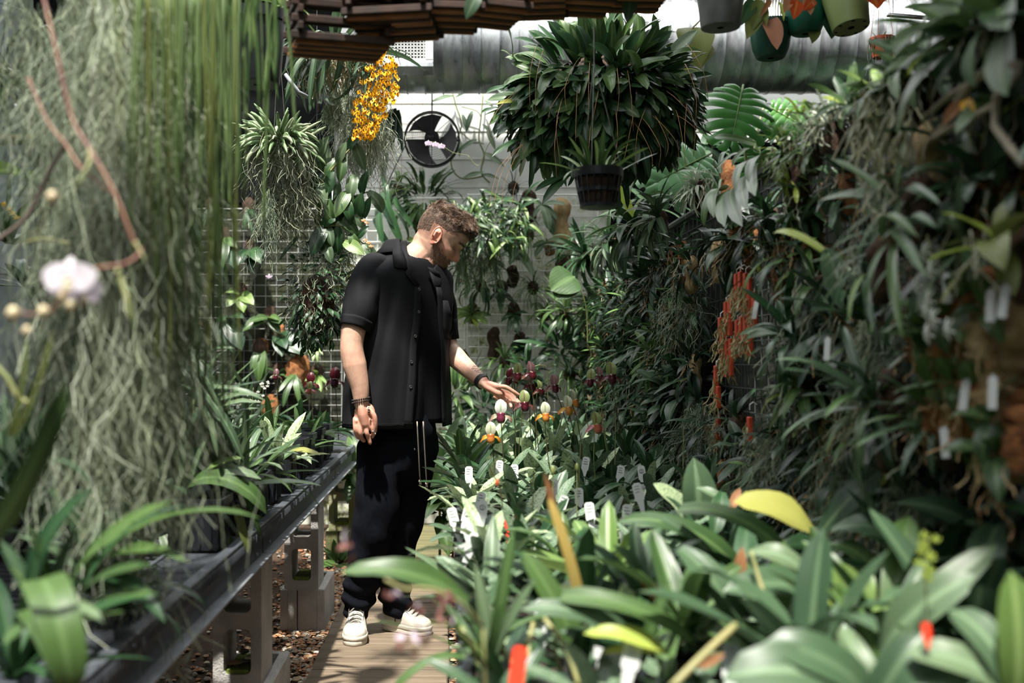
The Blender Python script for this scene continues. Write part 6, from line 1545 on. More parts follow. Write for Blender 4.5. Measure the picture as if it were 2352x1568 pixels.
leafpp(tb_, P(1100, -20, 2.4), P(1070, 45, 2.4), 'ovate', G_BLUE, 1.3, 1, (0, -1, .2)); leafpp(tb_, P(1450, -20, 2.7), P(1440, 55, 2.7), 'ovate', G_BLUE, 1.2, 1, (0, -1, .2)); hanger(tb_, ROOFZ)

# ------------------------------------------------------------ top right: hanging pots
GRYT = mat('algae_clear_pot', (.14, .145, .14), .3, col2=(.07, .07, .06), scale=14)
h1 = pot_round(P(1655, 64, 2.95), .075, .14, GRYT, 'scuffed grey see-through pot hanging at the top, right of the big clump', name='hanging_pot'); hanger(h1, ROOFZ, off=((-.07, 0), (.07, 0)), z0=.13)
h2 = pot_round(P(1770, 134, 3.35), .066, .115, GREENP, 'dark green hanging pot with a dried brown leaf over its side', name='hanging_pot', belly=True); hanger(h2, ROOFZ, off=((-.06, 0), (.06, 0), (0, .06)), z0=.11)
h3 = pot_round(P(1850, 78, 3.3), .066, .12, TEALP, 'teal-green hanging pot, middle of the top right cluster', name='hanging_pot', belly=True); hanger(h3, ROOFZ, off=((-.06, 0), (.06, 0), (0, .06)), z0=.11)
h4 = pot_round(P(1955, 64, 3.2), .075, .14, LIMEP, 'pale lime-green hanging pot tilted to show its drain holes', name='hanging_pot'); h4.rotation_euler = (R(-12), R(-6), 0); hanger(h4, ROOFZ, off=((-.06, 0), (.06, 0)), z0=.13)
b = MB()
for k in range(7): b.sphere((.045*math.cos(k*.9), .045*math.sin(k*.9), -.001), (.006, .004, .002), INK, 5)
b.build('drain_holes', None, h4)
h5 = pot_round(P(2026, 132, 4.6), .053, .085, TERRA, 'small bright orange-red pot hanging before the duct, top right', name='hanging_pot'); hanger(h5, ROOFZ, m=TERRA, off=((-.05, 0), (.05, 0), (0, .05)), z0=.085)
rosette(h5, random.Random(3), 'narrow', G_LIGHT, 16, .05, .9, elev=(20, 80), base=(0, 0, .07), br=.03)
b = MB(); rnd = random.Random(4)
for i in range(26): a = rnd.random()*6.28; b.tube(curlstrand(rnd, (.054*math.cos(a), .054*math.sin(a), .08), rnd.uniform(.06, .22), seg=6, curl=.3), .0028, MOSSL if i % 2 else G_GREY, 4)
b.build('trailing_stems', None, h5)
leafpp(h2, P(1762, 40, 3.3), P(1785, 115, 3.25), 'ovate', leafmat('leaf_dry_pink', (.45, .20, .12), (.6, .32, .2), rough=.6, trans=.3), 1.2, 2, (0, -1, .1), label='dried pinkish-brown leaf')
for x0, y0, x1, y1, m, w in ((1740, 20, 1715, 90, G_OLIVE, 1.1), (1745, 0, 1728, 70, G_OLIVE, .9), (1750, 10, 1760, 60, G_OLIVE, .7), (1730, 0, 1700, 60, G_DARK, .9), (1790, 5, 1800, 50, G_YG, .4), (1770, 0, 1745, 40, G_BROWN, .5)): leafpp(h2, P(x0, y0, 3.3), P(x1, y1, 3.25), 'ovate', m, w, 1, (0, -1, .2))
for k in range(7): pxtube(h2, [(1755+k*7, 60, 3.35), (1757+k*6, 20, 3.35), (1750+k*9, -30, 3.35)], .0018, ROOTB if k % 2 else STEMG, 'stem', 4)
for x0, y0, x1, y1, m, w in ((1830, 0, 1822, 45, G_RED, 1.2), (1850, 0, 1862, 35, G_BROWN, 1.1), (1812, 0, 1800, 30, G_BROWN, 1.0), (1870, 0, 1845, 25, G_RED, 1)): leafpp(h3, P(x0, y0, 3.2), P(x1, y1, 3.15), 'ovate', m, w, 1, (0, -1, .2))
for x0, y0, x1, y1, m, w in ((1905, 10, 1910, 90, G_DARK, 1.4), (1870, 60, 1865, 100, G_OLIVE, 1.2)): leafpp(h3, P(x0, y0, 3.3), P(x1, y1, 3.25), 'ovate', m, w, 1, (0, -1, .2))
for x0, y0, x1, y1, m, w in ((2010, 5, 2015, 48, G_RED, 1.2), (2035, -5, 2025, 35, G_RED, 1.1), (2050, 0, 2060, 30, G_RED, 1.0), (2000, -8, 1990, 20, G_RED, 1.0), (2085, -10, 2080, 18, G_OLIVE, .8)): leafpp(h4, P(x0, y0, 3.1), P(x1, y1, 3.05), 'heart' if m is G_RED else 'ovate', m, w, 1, (0, -1, .2))
tv = empty('trailing_twigs', tuple(P(2185, 20, 4.0)), 0, 'airy reddish twiggy trailing plant at the top right', 'hanging plant'); b = MB(); rnd = random.Random(6)
for i in range(16):
    pts = curlstrand(rnd, (rnd.uniform(-.09, .09), 0, rnd.uniform(0, .1)), rnd.uniform(.15, .3), seg=8, curl=.12); b.tube(pts, .0008, SPIKE, 3)
    for p in pts[1:]:
        for s_ in (-1, 1): put_leaf(None, 'ovate', G_BROWN if i % 2 else G_OLIVE, (s_, rnd.uniform(-.5, .5), .3), .012, 1.3, 1, base=p, acc=b)
b.build('twigs', None, tv)['kind'] = 'stuff'; hanger(tv, ROOFZ)

# more small mounted plants across the white grid
rnd = random.Random(321)
for i, (px, py, lb) in enumerate(((1055, 560, 'dark thin-leaved orchid beside his forehead'), (1130, 600, 'fine grassy orchid below the toothed green stems'), (1215, 540, 'small tufted orchid left of the round grey-green leaves'), (1060, 610, 'fine hanging tuft under his gaze'), (1105, 655, 'thin-leaved tuft above the lime-green leaves'), (1225, 660, 'small dark tuft at the right of the white grid'), (1160, 830, 'dark tuft just above the tallest slipper orchid'), (1230, 900, 'low bushy plant at the wall foot behind the flowers'), (1085, 870, 'low plant behind his wrist'), (1255, 720, 'trailing greenery where wall meets living wall'), (915, 430, 'dark tuft left of the bushy orchid above his head'), (1180, 430, 'narrow-leaved tuft beside the dark cork slab'), (1330, 560, 'dark tuft at the upper corner of wall and living wall'), (1300, 720, 'dark trailing plant at the far end of the living wall'), (1310, 860, 'dark bushy plant at the foot of the far living wall'))):
    r = plant(lb, 'orchid', P(px, py, 7.1 if px < 1290 else 6.8), ('narrow', 'lance', 'grass')[i % 3], (G_DARK, G_MID, G_FERN, G_DEEP)[i % 4], 24 if i % 3 < 2 else 50, rnd.uniform(.12, .2), 800+i, name='mounted_orchid', axis=(0, -1, .3), elev=(-30, 70), bi=(1, 4), br=.04)
    b = MB(); b.sphere((0, .03, .0), (.04, .03, .05), BARKD, 6); b.build('bark_mount', None, r, True)
# ------------------------------------------------------------ right: living wall of mounted orchids on a wire fence
WX = .98
def RW(px, py, off=.0):
    d = FPX*(WX-off)/(px-CX); return P(px, py, d)
fe = empty('wire_fence', (WX+.05, 4.1, 0), 0, 'tall dark wire fence carrying the living wall on the right, with added dark backing', 'fence')
DKG = mat('gap_shade_mat', (.006, .008, .006), .95, col2=(.028, .034, .018), scale=16, bump=1, bscale=60)
b = MB(); b.box((.03, 0, 1.20), (.03, 6.3, 1.16), DKG, bev=.004); b.build('shade_backing', None, fe)
b = MB()
for i in range(84): b.box((0, -3.12+i*.0752, 1.22), (.004, .004, 1.14), mat('dull_wire', (.09, .10, .10), .5, metal=.5))
for i in range(15): b.box((-.004, 0, .66+i*.0815), (.004, 6.24, .004), MATS['dull_wire'])
b.build('wire_mesh', None, fe)
for yy in (-3.1, -1.05, 1.05, 3.1): b = MB(); b.box((.03, yy, .9), (.05, .05, 1.8), mat('fence_post', (.06, .045, .03), .8), bev=.004); b.build('post', None, fe)
b = MB(); b.tube([(0, -3.15, 1.79), (0, 3.15, 1.79)], .016, MATS['dull_wire'], 8); b.build('top_rail', None, fe)
WN = Vector((-1, -.25, .25))
def bark_part(r, w, h, m, off=(.0, 0, 0), seed=0, t=.025):
    b = MB(); rnd = random.Random(seed); G_ = []; n_ = 9
    for i in range(n_+1):
        row = []
        for j in range(9):
            a = 2*PI*j/9; q = min(1, math.sin(PI*(i+.3)/(n_+.6))*2)**.5; row.append((t*q*math.cos(a)*rnd.uniform(.6, 1.3)+off[0], w*.5*q*math.sin(a)*rnd.uniform(.8, 1.15)+off[1], (i/n_-.5)*h+off[2]))
        G_.append(row)
    b.grid(np.array(G_), m, wrap=True); b.f.append(list(range(9))[::-1]); b.m.append(0); b.f.append([n_*9+j for j in range(9)]); b.m.append(0)
    return b.build('bark_mount', None, r, True)
def wroots(r, rnd, n, L_, m, rr=.0014, sp=.05):
    b = MB()
    for i in range(n): b.tube(curlstrand(rnd, (-.02-rnd.random()*.03, rnd.uniform(-sp, sp), rnd.uniform(-.03, .03)), L_*rnd.uniform(.4, 1), seg=7, curl=.7, g=(-.1, 0, -1)), rr, m[i % len(m)] if isinstance(m, (list, tuple)) else m, 3, cap=False)
    b.build('roots', None, r)
def wplant(px, py, label, kind, m, n, L_, off=.06, el=(-10, 70), bi=(1, 3), w=1.0, seed=0, bark=(.06, .12, BARKD), roots=8, group=None, name='mounted_orchid', br=.02, m2=None, axis=None, merge=False, rm=(ROOT,)):
    r = empty(name, tuple(RW(px, py, off)), 0, label, 'orchid', group); rnd = random.Random(int(px*7+py)+seed)
    if bark: bark_part(r, bark[0], bark[1], bark[2], off=(off*.2, 0, -.03), seed=int(px+py))
    if merge:
        b = MB(); rosette(r, rnd, kind, m, n, L_, w, axis=axis or WN, elev=el, bi=bi, br=br, mats2=m2, acc=b); b.build('foliage', None, r, True)
    else: rosette(r, rnd, kind, m, n, L_, w, axis=axis or WN, elev=el, bi=bi, br=br, mats2=m2, yellow=.015)
    if roots: wroots(r, rnd, roots, L_*.9, rm)
    return r
# --- crest of the wall, far to near
wplant(1345, 590, 'grassy dark orchid at the far top end of the living wall', 'narrow', G_DARK, 40, .26, off=.16)
wplant(1400, 560, 'twiggy grey-green orchid on the crest near the far end', 'narrow', G_GREY, 40, .2, off=.14, m2=G_DARK)
wplant(1455, 520, 'dark arching-leaved orchid under the blue-green leaves on the crest', 'lance', G_DARK, 26, .26, off=.12, m2=G_MID)
wplant(1510, 500, 'spiky grey-leaved orchid on the crest below the giant clump', 'narrow', G_GREY, 44, .17, off=.10, w=1.3)
wplant(1600, 430, 'mossy tangle with fine pale leaves on the crest left of the thick-leaved orchid', 'narrow', MOSSL, 60, .10, off=.08, roots=30, rm=(MOSSL, MOSSG))
tl = wplant(1655, 405, 'thick strap-leaved orchid with long pale drooping leaves on the crest', 'strap', G_GREY, 3, .15, off=.12, bark=(.1, .16, BARK))
for x0, y0, x1, y1, w, bi in ((1735, 330, 1640, 315, 1.7, 2), (1740, 350, 1680, 385, 1.6, 3), (1700, 350, 1645, 390, 1.3, 1), (1665, 435, 1617, 520, 1.7, 3), (1668, 435, 1640, 500, 1.6, 2), (1675, 435, 1665, 520, 1.7, 1), (1760, 360, 1720, 420, 1.7, 2), (1730, 370, 1690, 440, 1.6, 2), (1745, 380, 1735, 450, 1.5, 1), (1690, 430, 1705, 520, 1.4, 1), (1720, 400, 1715, 480, 1.6, 1)):
    leafpp(tl, RW(x0, y0, .13), RW(x1, y1, .22), 'strap', G_MID, w*.9, bi, (-.8, -.8, .3))
wplant(1790, 350, 'bright lime-green succulent-leaved orchid tumbling over the crest', 'oblong', G_LIGHT, 34, .055, off=.12, w=.8, m2=G_YG, br=.06)
wplant(1815, 400, 'yellow-green beads of leaves trailing below the lime succulent', 'oblong', G_YG, 26, .045, off=.12, w=.9, m2=G_OLIVE, br=.07, el=(-60, 20))
wplant(1840, 262, 'upright little orchid with ladder-like lime leaves on the crest', 'strap', G_YG, 14, .055, off=.08, w=1.6, el=(20, 70), bark=None, roots=0, axis=(0, 0, 1))
wplant(1850, 320, 'dense glossy small-leaved orchid along the crest, middle', 'oblong', G_MID, 46, .06, off=.10, w=.8, br=.07)
wplant(1905, 280, 'silvery air plants bristling on the crest', 'grass', MOSSL, 60, .10, off=.08, w=1.6, roots=26, rm=(MOSSL, ROOT), axis=(-.3, 0, 1))
wplant(1960, 245, 'broad mid-green rosette on the crest beneath the small red pot', 'oblong', G_MID, 24, .09, off=.08, w=.9, m2=G_DARK, axis=(-.5, -.3, 1))
wplant(2030, 215, 'fleshy green rosettes on the crest right below the red pot', 'oblong', G_MID, 34, .09, off=.08, w=.85, m2=G_LIGHT, axis=(-.5, -.3, 1), rm=(CANE, ROOT), roots=22)
wplant(2090, 180, 'blurred strap leaves fanning left on the near crest', 'strap', G_MID, 22, .15, off=.08, w=1.5, axis=(-.6, -.2, .9), m2=G_DARK)
wplant(2150, 150, 'pale-edged leaves in the blurred near crest', 'oblong', G_GREY, 20, .12, off=.06, axis=(-.5, -.2, 1), w=.8)
wplant(2240, 90, 'big blurred broad-leaved plant at the top right corner', 'oblong', G_DARK, 26, .17, off=.12, axis=(-.6, -.2, .8), m2=G_MID, w=.9, roots=10)
wplant(2320, 40, 'blurred pale and dark leaves filling the upper right corner', 'oblong', G_MID, 22, .16, off=.15, axis=(-.6, -.2, .8), m2=G_GREY, w=.9)
wplant(2330, 200, 'blurred dark oval leaves at the right edge below the corner', 'oblong', G_DARK, 20, .13, off=.12, m2=G_MID)
# branches and dry leaves of the upper right
br_ = empty('bare_branch', tuple(RW(2150, 290, .2)), 0, 'forked pale grey bare branch jutting from the upper right of the living wall', 'branch')
GB = mat('grey_branch', (.22, .19, .14), .8, col2=(.34, .30, .22), scale=20)
def wtube(root, pts, r, m, name='branch', off=.2):
    V = [RW(x, y, off) for x, y in pts]; b = MB(); b.tube([tuple(v-root.location) for v in V], r, m, 6); return b.build(name, None, root, True)
wtube(br_, [(2340, 150), (2270, 160), (2230, 190), (2195, 240), (2170, 285), (2135, 320)], [.008, .008, .007, .006, .004, .003], GB); wtube(br_, [(2135, 320), (2180, 295), (2235, 270), (2285, 240)], [.003, .005, .005, .004], GB)
wtube(br_, [(2340, 165), (2290, 220), (2285, 290), (2320, 340), (2352, 380)], [.006, .007, .006, .006, .005], GB); wtube(br_, [(2230, 190), (2180, 220), (2120, 270)], [.005, .005, .003], GB)
leafpp(br_, RW(2215, 235, .2), RW(2165, 290, .2), 'ovate', G_BROWN, .8, 1, (-1, -1, .2), label='dry reddish-brown leaf'); leafpp(br_, RW(2215, 230, .2), RW(2240, 268, .2), 'ovate', leafmat('leaf_amber', (.5, .28, .02), (.6, .35, .03)), 1.1, 1, (-1, -1, .2), label='amber yellow leaf')
# --- large strap-leaved orchids in the middle of the near wall
sa = wplant(2060, 440, 'long bright-tipped strap leaves fanning from a brown crown, upper near wall', 'strap', G_MID, 4, .1, off=.2)
for x0, y0, x1, y1, w, m in ((2050, 455, 1912, 365, .75, G_MID), (2045, 450, 1920, 445, .6, G_GREY), (2040, 465, 1880, 462, .7, G_MID), (2050, 460, 1940, 550, .6, G_MID), (2060, 440, 2010, 395, .7, G_BLUE), (2050, 470, 1900, 590, .5, G_DARK), (2070, 450, 2160, 470, .6, G_DARK), (2040, 480, 1960, 600, .6, G_GREY)): leafpp(sa, RW(x0, y0, .20), RW(x1, y1, .26), 'strap', m, w*1.2, 1, (-.7, -.6, .9))
sb_ = wplant(1975, 590, 'arching strap-leaved orchid with one lime-green leaf pointing left', 'strap', G_MID, 3, .1, off=.2)  # lime colour on the leaf pointing left
for x0, y0, x1, y1, w, m in ((1890, 575, 1775, 535, .9, G_YG), (1940, 590, 1885, 570, .6, G_BROWN), (1990, 585, 1875, 690, .7, G_MID), (2000, 560, 1880, 640, .6, G_MID), (2010, 530, 1900, 590, .6, G_GREY), (1980, 600, 1905, 740, .6, G_DARK), (2030, 540, 2110, 545, .5, G_MID), (2040, 560, 1990, 700, .7, G_MID), (2060, 560, 2075, 780, .6, G_MID), (2050, 540, 2130, 640, .6, G_GREY), (2090, 555, 2150, 520, .6, G_GREY), (1990, 630, 1950, 740, .7, G_LIGHT), (1960, 630, 1890, 700, .7, G_MID), (2000, 640, 2010, 760, .6, G_DARK), (2070, 600, 2000, 690, .5, G_MID)): leafpp(sb_, RW(x0, y0, .22), RW(x1, y1, .28), 'strap', m, w*1.2, 2, (-.7, -.6, .9))
sc_ = wplant(2000, 930, 'dark arching leafy orchid low on the near wall', 'strap', G_BLUE, 22, .17, off=.18, m2=G_MID, w=1.1, bark=(.09, .2, BARKD))
sd_ = wplant(1840, 900, 'bushy green lance-leaved orchid low on the wall right of the red tiles', 'lance', G_MID, 26, .13, off=.14, m2=G_DARK)
se_ = wplant(1820, 780, 'dark orchid with leaves sweeping left across the red tiles', 'lance', G_DARK, 20, .15, off=.14, m2=G_MID)
for x0, y0, x1, y1 in ((1780, 770, 1690, 780), (1790, 790, 1715, 830), (1800, 770, 1700, 800)): leafpp(se_, RW(x0, y0, .14), RW(x1, y1, .2), 'lance', G_MID, .8, 2, (-.7, -.6, .9))
wplant(2140, 960, 'blurred mid-green leaves low on the near wall', 'strap', G_MID, 18, .13, off=.16, w=1.2, m2=G_BLUE)
wplant(2200, 560, 'grey-green strap leaves high on the near wall left of the white flowers', 'strap', G_GREY, 14, .14, off=.16, w=1.2, m2=G_DARK)
wplant(1870, 660, 'sparse orchid with a yellowing leaf at mid wall', 'lance', G_DARK, 16, .12, off=.1, m2=G_MID)
wplant(1760, 500, 'dark small-leaved orchid on the upper wall below the strap-leaved crest', 'lance', G_DARK, 22, .11, off=.08)
wplant(1850, 470, 'black-green orchid in shadow under the crest', 'lance', G_DARK, 22, .12, off=.08)
wplant(2250, 420, 'blurred dark leaves and amber patches high at the right edge', 'oblong', G_DARK, 16, .11, off=.12, m2=G_MID, bark=(.12, .2, BARK))
wplant(2290, 560, 'yellow-green lobed leaf at the right edge of the wall', 'ovate', G_OLIVE, 8, .10, off=.18, m2=G_YG)
# white star flowers
wf = empty('star_orchid', tuple(RW(2140, 640, .24)), 0, 'hanging string of white star-shaped orchid flowers on the near wall', 'orchid')
WST = leafmat('petal_star_white', (.68, .72, .64), (.74, .77, .70), trans=.3)
wtube(wf, [(2130, 540), (2140, 600), (2140, 680), (2128, 760)], .0016, STEMG, 'flower_stalk', .24)
for px, py in ((2120, 578), (2133, 618), (2102, 653), (2128, 688), (2122, 712), (2140, 730), (2172, 755), (2125, 765)):
    c = RW(px, py, .26)-wf.location; b = MB(); b.sphere(c, .003, WST, 5); fl = b.build('flower', None, wf, True)
    for k in range(6): a = k*PI/3+.3; put_leaf(fl, 'narrow', WST, Vector((.2, math.cos(a), math.sin(a))), .020, 1.6, 1, (-1, -1, 0), c, name='petal')
# --- orange bark clusters at the right edge
CL = [((2160, 790, .10, .12, BARK), (2215, 770, .09, .14, BARK), (2265, 740, .10, .16, BARK), (2320, 760, .10, .16, CORK), (2175, 820, .09, .07, CORK)), ((2190, 930, .09, .14, BARK), (2240, 920, .09, .16, BARK), (2290, 950, .09, .15, BARK), (2160, 960, .08, .10, CORK)), ((2330, 1010, .10, .16, BARK), (2345, 1090, .08, .14, BARK))]
nmb = ('upper', 'middle', 'lower')
posw = ('leftmost', 'second', 'third', 'rightmost', 'lowest')
for ci, cl in enumerate(CL):
    for k, (px, py, w, h, m) in enumerate(cl):
        r = empty('fern_fibre_mount', tuple(RW(px, py, .14)), 0, '%s chunk of rusty orange fibre in the %s cluster at the right edge' % (posw[k], nmb[ci]), 'bark mount', 'orange fibre mounts at the right edge')
        for q in range(5): rnd = random.Random(int(px+py+q)); bark_part(r, w*.55, h*.5, m if q % 3 else CORK, off=(rnd.uniform(-.02, .02), rnd.uniform(-w*.3, w*.3), rnd.uniform(-h*.3, h*.3)), seed=int(px+q), t=.035)
        rosette(r, random.Random(k+ci*7), 'ovate', G_MID, 4, .07, 1.1, axis=WN, elev=(0, 60), base=(-.04, 0, .03)); wroots(r, random.Random(px), 8, .09, (CORK, ROOTB), .0016)
WT = ((2115, 690), (2275, 700), (2305, 690), (2175, 660), (2280, 900), (2215, 905), (2170, 1015), (1900, 800), (1735, 710), (1985, 1035))
for i, (px, py) in enumerate(WT):
    p = RW(px, py, .2); b = MB(); b.plate([(-.006, -.025), (.006, -.025), (.006, .02), (0, .026), (-.006, .02)], .001, WHITEP, Euler((PI/2-.2, .1*(i % 3-1), -.6), 'XYZ').to_matrix().to_4x4()); o = b.build('plant_tag'); o.location = p
    tag(o, 'small white pointed wall tag, '+('left of the upper orange cluster', 'left one above the upper orange cluster', 'right one above the upper orange cluster', 'beside the white star flowers', 'right one of the middle orange cluster', 'left one of the middle orange cluster', 'below the middle orange cluster', 'beside the sweeping dark leaves', 'right of the red plaques', 'low among dark leaves')[i], 'plant tag', 'small wall tags')
# --- narrow red tiles with roots
RT = mat('red_tile', (.40, .035, .012), .6, col2=(.55, .07, .02), scale=14)
rt = [(1692, 672), (1701, 668), (1713, 672), (1722, 684), (1668, 735), (1677, 728), (1655, 770), (1664, 772), (1694, 778), (1703, 770), (1713, 768), (1723, 772), (1733, 716), (1660, 820), (1670, 824), (1679, 820), (1645, 880), (1650, 912), (1722, 985), (1650, 985)]
RTL = ['top bunch, far left', 'top bunch, second from left', 'top bunch, third from left', 'top bunch, rightmost and lowest', 'left of the second tier', 'right of the second tier', 'lone left one of the middle tier', 'second from left in the middle tier', 'middle tier, left of the right-hand four', 'middle tier, second of the right-hand four', 'middle tier, third of the right-hand four', 'middle tier, last of the right-hand four', 'alone right of the top bunch', 'fourth tier, left', 'fourth tier, centre', 'fourth tier, right', 'under the fourth tier, leftmost', 'just below the leftmost, nearly hidden', 'stray short one low on the right', 'stray short one lowest on the left']
for i, (px, py) in enumerate(rt):
    r = empty('red_tile', tuple(RW(px, py, .12)), 0, 'narrow red plaque hooked on the wall wires, %s' % RTL[i], 'plaque', 'narrow red plaques')
    b = MB(); b.box((0, 0, 0), (.012, .028, .115 if py < 900 else .07), RT, bev=.002); b.build('tile', None, r)
    b = MB(); b.tube([(0, 0, .055), (0, 0, .07), (.01, 0, .078), (.02, 0, .07)], .0016, WIREW, 4); b.build('hook', None, r)
    rnd = random.Random(i); b = MB()
    for k in range(14): b.tube(curlstrand(rnd, (-.008, rnd.uniform(-.012, .012), rnd.uniform(-.03, .02)), rnd.uniform(.03, .08), seg=5, curl=.7), .0016, (CORK, CANE)[k % 2], 3, cap=False)
    b.build('roots', None, r)
# --- generic filling, far half small, near half larger
rnd = random.Random(77); used = []
kinds = [('lance', G_DEEP, G_DARK, 1.0, 'dark lance-leaved'), ('oblong', G_DARK, G_DEEP, .7, 'small oval-leaved'), ('narrow', G_DEEP, G_DARK, 1.3, 'narrow-leaved'), ('ovate', G_BLUE, G_DEEP, .9, 'blue-green broad-leaved'), ('strap', G_DEEP, G_DARK, 1.5, 'dark strap-leaved'), ('narrow', G_FERN, G_DARK, 1.4, 'ferny')]  # deep greens put the wall's shade into the leaf colour
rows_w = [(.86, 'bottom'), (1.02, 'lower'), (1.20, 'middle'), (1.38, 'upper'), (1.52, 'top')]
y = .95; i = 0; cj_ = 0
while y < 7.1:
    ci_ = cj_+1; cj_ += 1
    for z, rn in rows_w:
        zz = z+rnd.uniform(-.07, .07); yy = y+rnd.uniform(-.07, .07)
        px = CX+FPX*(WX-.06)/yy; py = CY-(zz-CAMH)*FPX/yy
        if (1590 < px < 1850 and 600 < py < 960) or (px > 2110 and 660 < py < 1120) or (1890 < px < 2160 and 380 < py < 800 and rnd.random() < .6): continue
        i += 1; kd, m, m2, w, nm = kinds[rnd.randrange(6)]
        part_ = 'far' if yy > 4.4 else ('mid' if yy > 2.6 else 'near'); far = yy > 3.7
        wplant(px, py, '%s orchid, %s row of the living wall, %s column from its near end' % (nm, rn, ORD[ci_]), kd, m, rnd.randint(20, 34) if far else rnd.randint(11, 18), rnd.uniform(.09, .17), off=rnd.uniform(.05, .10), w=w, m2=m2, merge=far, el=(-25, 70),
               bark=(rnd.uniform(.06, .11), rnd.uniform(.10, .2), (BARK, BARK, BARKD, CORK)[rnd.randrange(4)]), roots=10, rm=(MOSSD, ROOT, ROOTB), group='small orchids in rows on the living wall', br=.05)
    y += .125+.012*y
# moss hanging low on the wall
for k, (px, py, n, L_, sy, lb) in enumerate(((1600, 960, 500, .34, .30, 'grey-green root moss hanging low on the wall behind the slipper orchids'), (1780, 1000, 800, .30, .24, 'curtain of fine grey roots above the big round leaf'), (1950, 1060, 800, .28, .20, 'dense fine grey roots behind the yellow leaf'), (2120, 1130, 700, .26, .16, 'blurred root moss at the lower right of the wall'), (2290, 1180, 500, .26, .12, 'blurred root moss at the right edge of the wall'), (1440, 900, 500, .3, .4, 'dim moss on the far stretch of the living wall'), (1560, 700, 400, .3, .3, 'thin moss in shadow high on the far stretch of wall'), (1890, 640, 400, .28, .2, 'fine hanging roots at mid height on the near wall'), (2040, 760, 400, .3, .14, 'thin pale roots below the strap-leaved orchid'))):
    moss(lb, RW(px, py-50, .07), n, L_, (.05, sy), (MOSSD, MOSSG, MOSSD), r=.0009, seg=9, curl=.9, seed=200+k, axis_len=.16)
# thin hanging roots and wires seen as pale lines on the crest
cr = empty('aerial_roots', tuple(RW(2050, 330, .16)), 0, 'loops of pale yellowish aerial roots hanging from the near crest', 'roots'); b = MB(); rnd = random.Random(9)
for i in range(60): b.tube(curlstrand(rnd, RW(rnd.uniform(1960, 2110), rnd.uniform(215, 300), rnd.uniform(.10, .2))-cr.location, rnd.uniform(.08, .2), seg=9, curl=.6), rnd.uniform(.0012, .003), (CANE, ROOT, ROOT)[i % 3], 4, cap=False)
b.build('strands', None, cr)['kind'] = 'stuff'
slab(2140, 400, RW(2140, 400, .1).y, .06, .20, CORK, 'tall pale ribbed cork tube at the upper right of the wall', name='cork_tube', t=.03)
FD = 1.25
# ------------------------------------------------------------ slipper orchids on the right bench
rnd = random.Random(101)
zone = lambda y: 'front' if y < 2.2 else ('near' if y < 3.0 else ('middle' if y < 4.2 else 'far'))
row_y = 1.5; i = 0; rc_ = 0
while row_y < 7.0:
    nx = 7; rc_ += 1
    for k in range(nx):
        x = .07+.13*k+rnd.uniform(-.02, .02); y = row_y+rnd.uniform(-.05, .05)
        t = rnd.random(); far = y > 4.6
        m, nm = ((G_MOTT, 'dark mottled'), (G_MOTL, 'pale mottled'), (G_BLUE, 'plain blue-green'), (G_MOTT, 'dark mottled'), (G_DARK, 'plain dark'))[rnd.randrange(5)]
        L_ = rnd.uniform(.10, .16)*(1.25 if y > 3.6 else .95)
        r = empty('slipper_orchid', (x, y, .665), 0, '%s-leaved slipper orchid, right bench, %s row from the front, %s from the boardwalk' % (nm, ORD[rc_], ORD[k+1]), 'orchid', 'slipper orchids packed on the right bench')
        if far: b = MB(); rosette(r, rnd, 'oblong', m, 7, L_*1.1, .82, elev=(15, 70), bi=(0, 2), acc=b, br=.015, fold=.4); b.build('foliage', None, r, True)
        else: rosette(r, rnd, 'oblong', m, 7, L_, .88, elev=(8, 62), bi=(0, 2), br=.015, fold=.4, mats2=None)
        if y < 3.6 and rnd.random() < .25: put_leaf(r, 'oblong', G_PURP, (rnd.uniform(-1, 1), rnd.uniform(-1, 1), .6), L_, .7, 3)
    row_y += .135 if row_y < 4.6 else .19
# upright leaves at the rear of the far rows, by the living wall
for i, (px, py, d, L_, m, lb) in enumerate(((1450, 960, 4.6, .26, G_DARK, 'tall dark-leaved slipper orchid right of the flowers, against the wall'), (1270, 935, 5.0, .22, G_MOTL, 'pale mottled slipper orchid behind the amber flowers'), (1110, 950, 4.9, .22, G_MOTL, 'pale mottled upright-leaved orchid under the reaching hand'), (1060, 1000, 4.4, .2, G_MID, 'plain green strap-leaved orchid beside the shirt hem'), (1350, 1010, 4.0, .2, G_MOTT, 'large dark mottled orchid below the twin-spurred pink flower'), (1500, 1010, 4.0, .2, G_DARK, 'dark orchid near the hanging roots'), (1620, 1060, 3.4, .16, G_DARK, 'dark small orchid at the foot of the root curtain'))):
    r = empty('slipper_orchid', tuple(P(px, py+40, d)), 0, lb, 'orchid'); r.location.z = .68; rosette(r, random.Random(i), 'oblong', m, 9, L_, .6, elev=(35, 85), bi=(0, 2), fold=.4)
